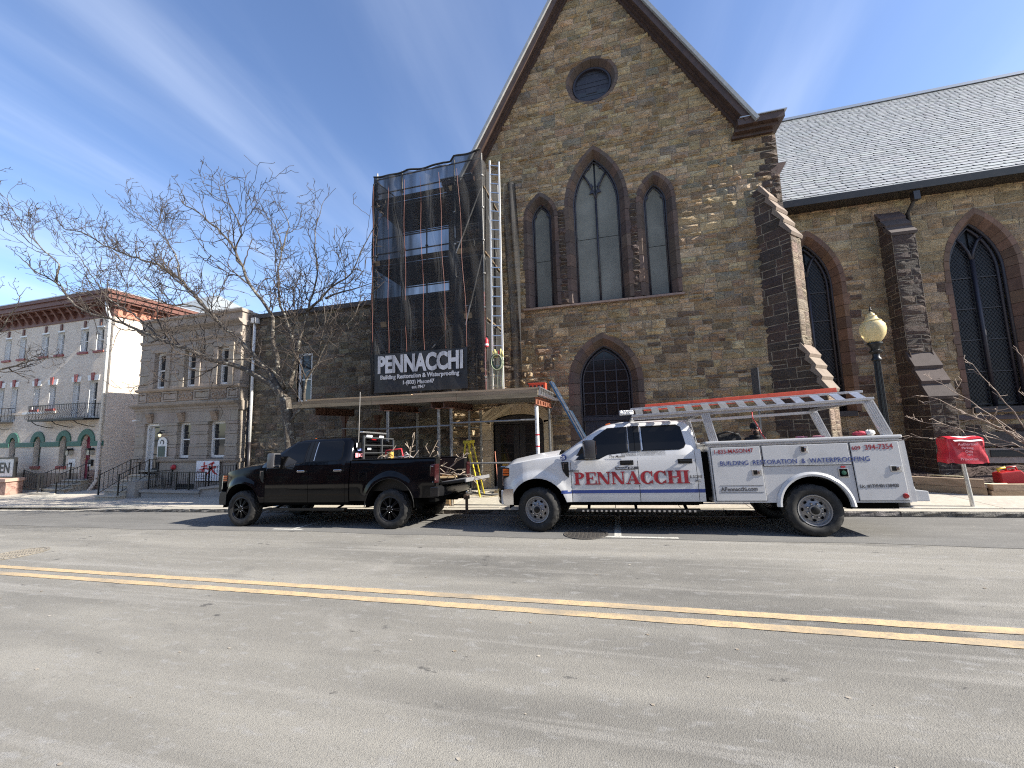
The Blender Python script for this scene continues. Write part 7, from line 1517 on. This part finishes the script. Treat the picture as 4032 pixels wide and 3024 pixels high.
for k,(x,y,c) in enumerate(((4.62,-.75,(.65,.2,.25)),(4.86,-.78,(.68,.25,.28)))):
    o=local('work_glove','pinkish rubber work glove lying on the truck lid, '+('nearer the cab' if k==0 else 'nearer the tail'),'glove',UT); B().box(x-.05,x+.05,y-.05,y+.05,1.577,1.612).build('palm',mat('glove_pink',(.62,.25,.28),.7),o,bev=.015)
    for q in range(4): B().tube([(x+.045,y-.04+.026*q,1.595),(x+.10-.006*(q in(0,3)),y-.045+.03*q,1.59)],.011,6).build('finger',mat('glove_pink',(0,0,0)),o)
    B().tube([(x-.01,y-.05,1.595),(x+.03,y-.085,1.592)],.012,6).build('thumb',mat('glove_pink',(0,0,0)),o)
rg=local('rag','crumpled red and white rag on the tail end of the truck lid','rag',UT); b=B(); r=random.Random(99); b.ball((5.50,-.72,1.61),.075,14,9,(1.3,1,.55)); b.v=[(x+r.uniform(-.012,.012),y+r.uniform(-.012,.012),z+r.uniform(-.012,.018)) for x,y,z in b.v]; b.build('cloth',mat('rag_red',(.42,.05,.08),.9),rg,smooth=True); b=B(); b.ball((5.64,-.74,1.62),.06,14,9,(1.1,1,.8)); b.v=[(x+r.uniform(-.01,.01),y+r.uniform(-.01,.01),z+r.uniform(-.01,.014)) for x,y,z in b.v]; b.build('white_fold',m_white,rg,smooth=True)
# ---------------------------------------------------------------- buildings across the street, seen only as reflections
m_obr=brickmat('opposite_brick',(.22,.10,.07),(.8,.8,.8))
for k,(x0,x1,h) in enumerate(((-34,-14,9.5),(-13.5,3,8.),(3.5,22,10.5))):
    t=thing('row_building','red brick row building across the street, '+('west end','in the middle','east end')[k],'building',((x0+x1)/2,-14,0),group='row buildings across the street'); B().box(x0,x1,-24,-14,-.9,h).build('wall',m_obr,t); B().box(x0-.1,x1+.1,-24,-13.6,h,h+.5).build('cornice',m_oxide,t)
    n=int((x1-x0)/2.6); wm_=B().box(-.5,.5,-.02,.06,0,1.6).mesh('window',m_glass); fm=B().box(-.58,.58,-.05,.03,-.08,1.68).mesh('window_frame',m_white)
    for zf in (.9,3.9,6.6):
        if zf+2>h: continue
        for i in range(n):
            for me,dy,nm in ((fm,0,'window_frame'),(wm_,.03,'window')):
                o=link(nm,me,t); o.location=(x0+(i+.5)*(x1-x0)/n,-13.97+dy,zf)
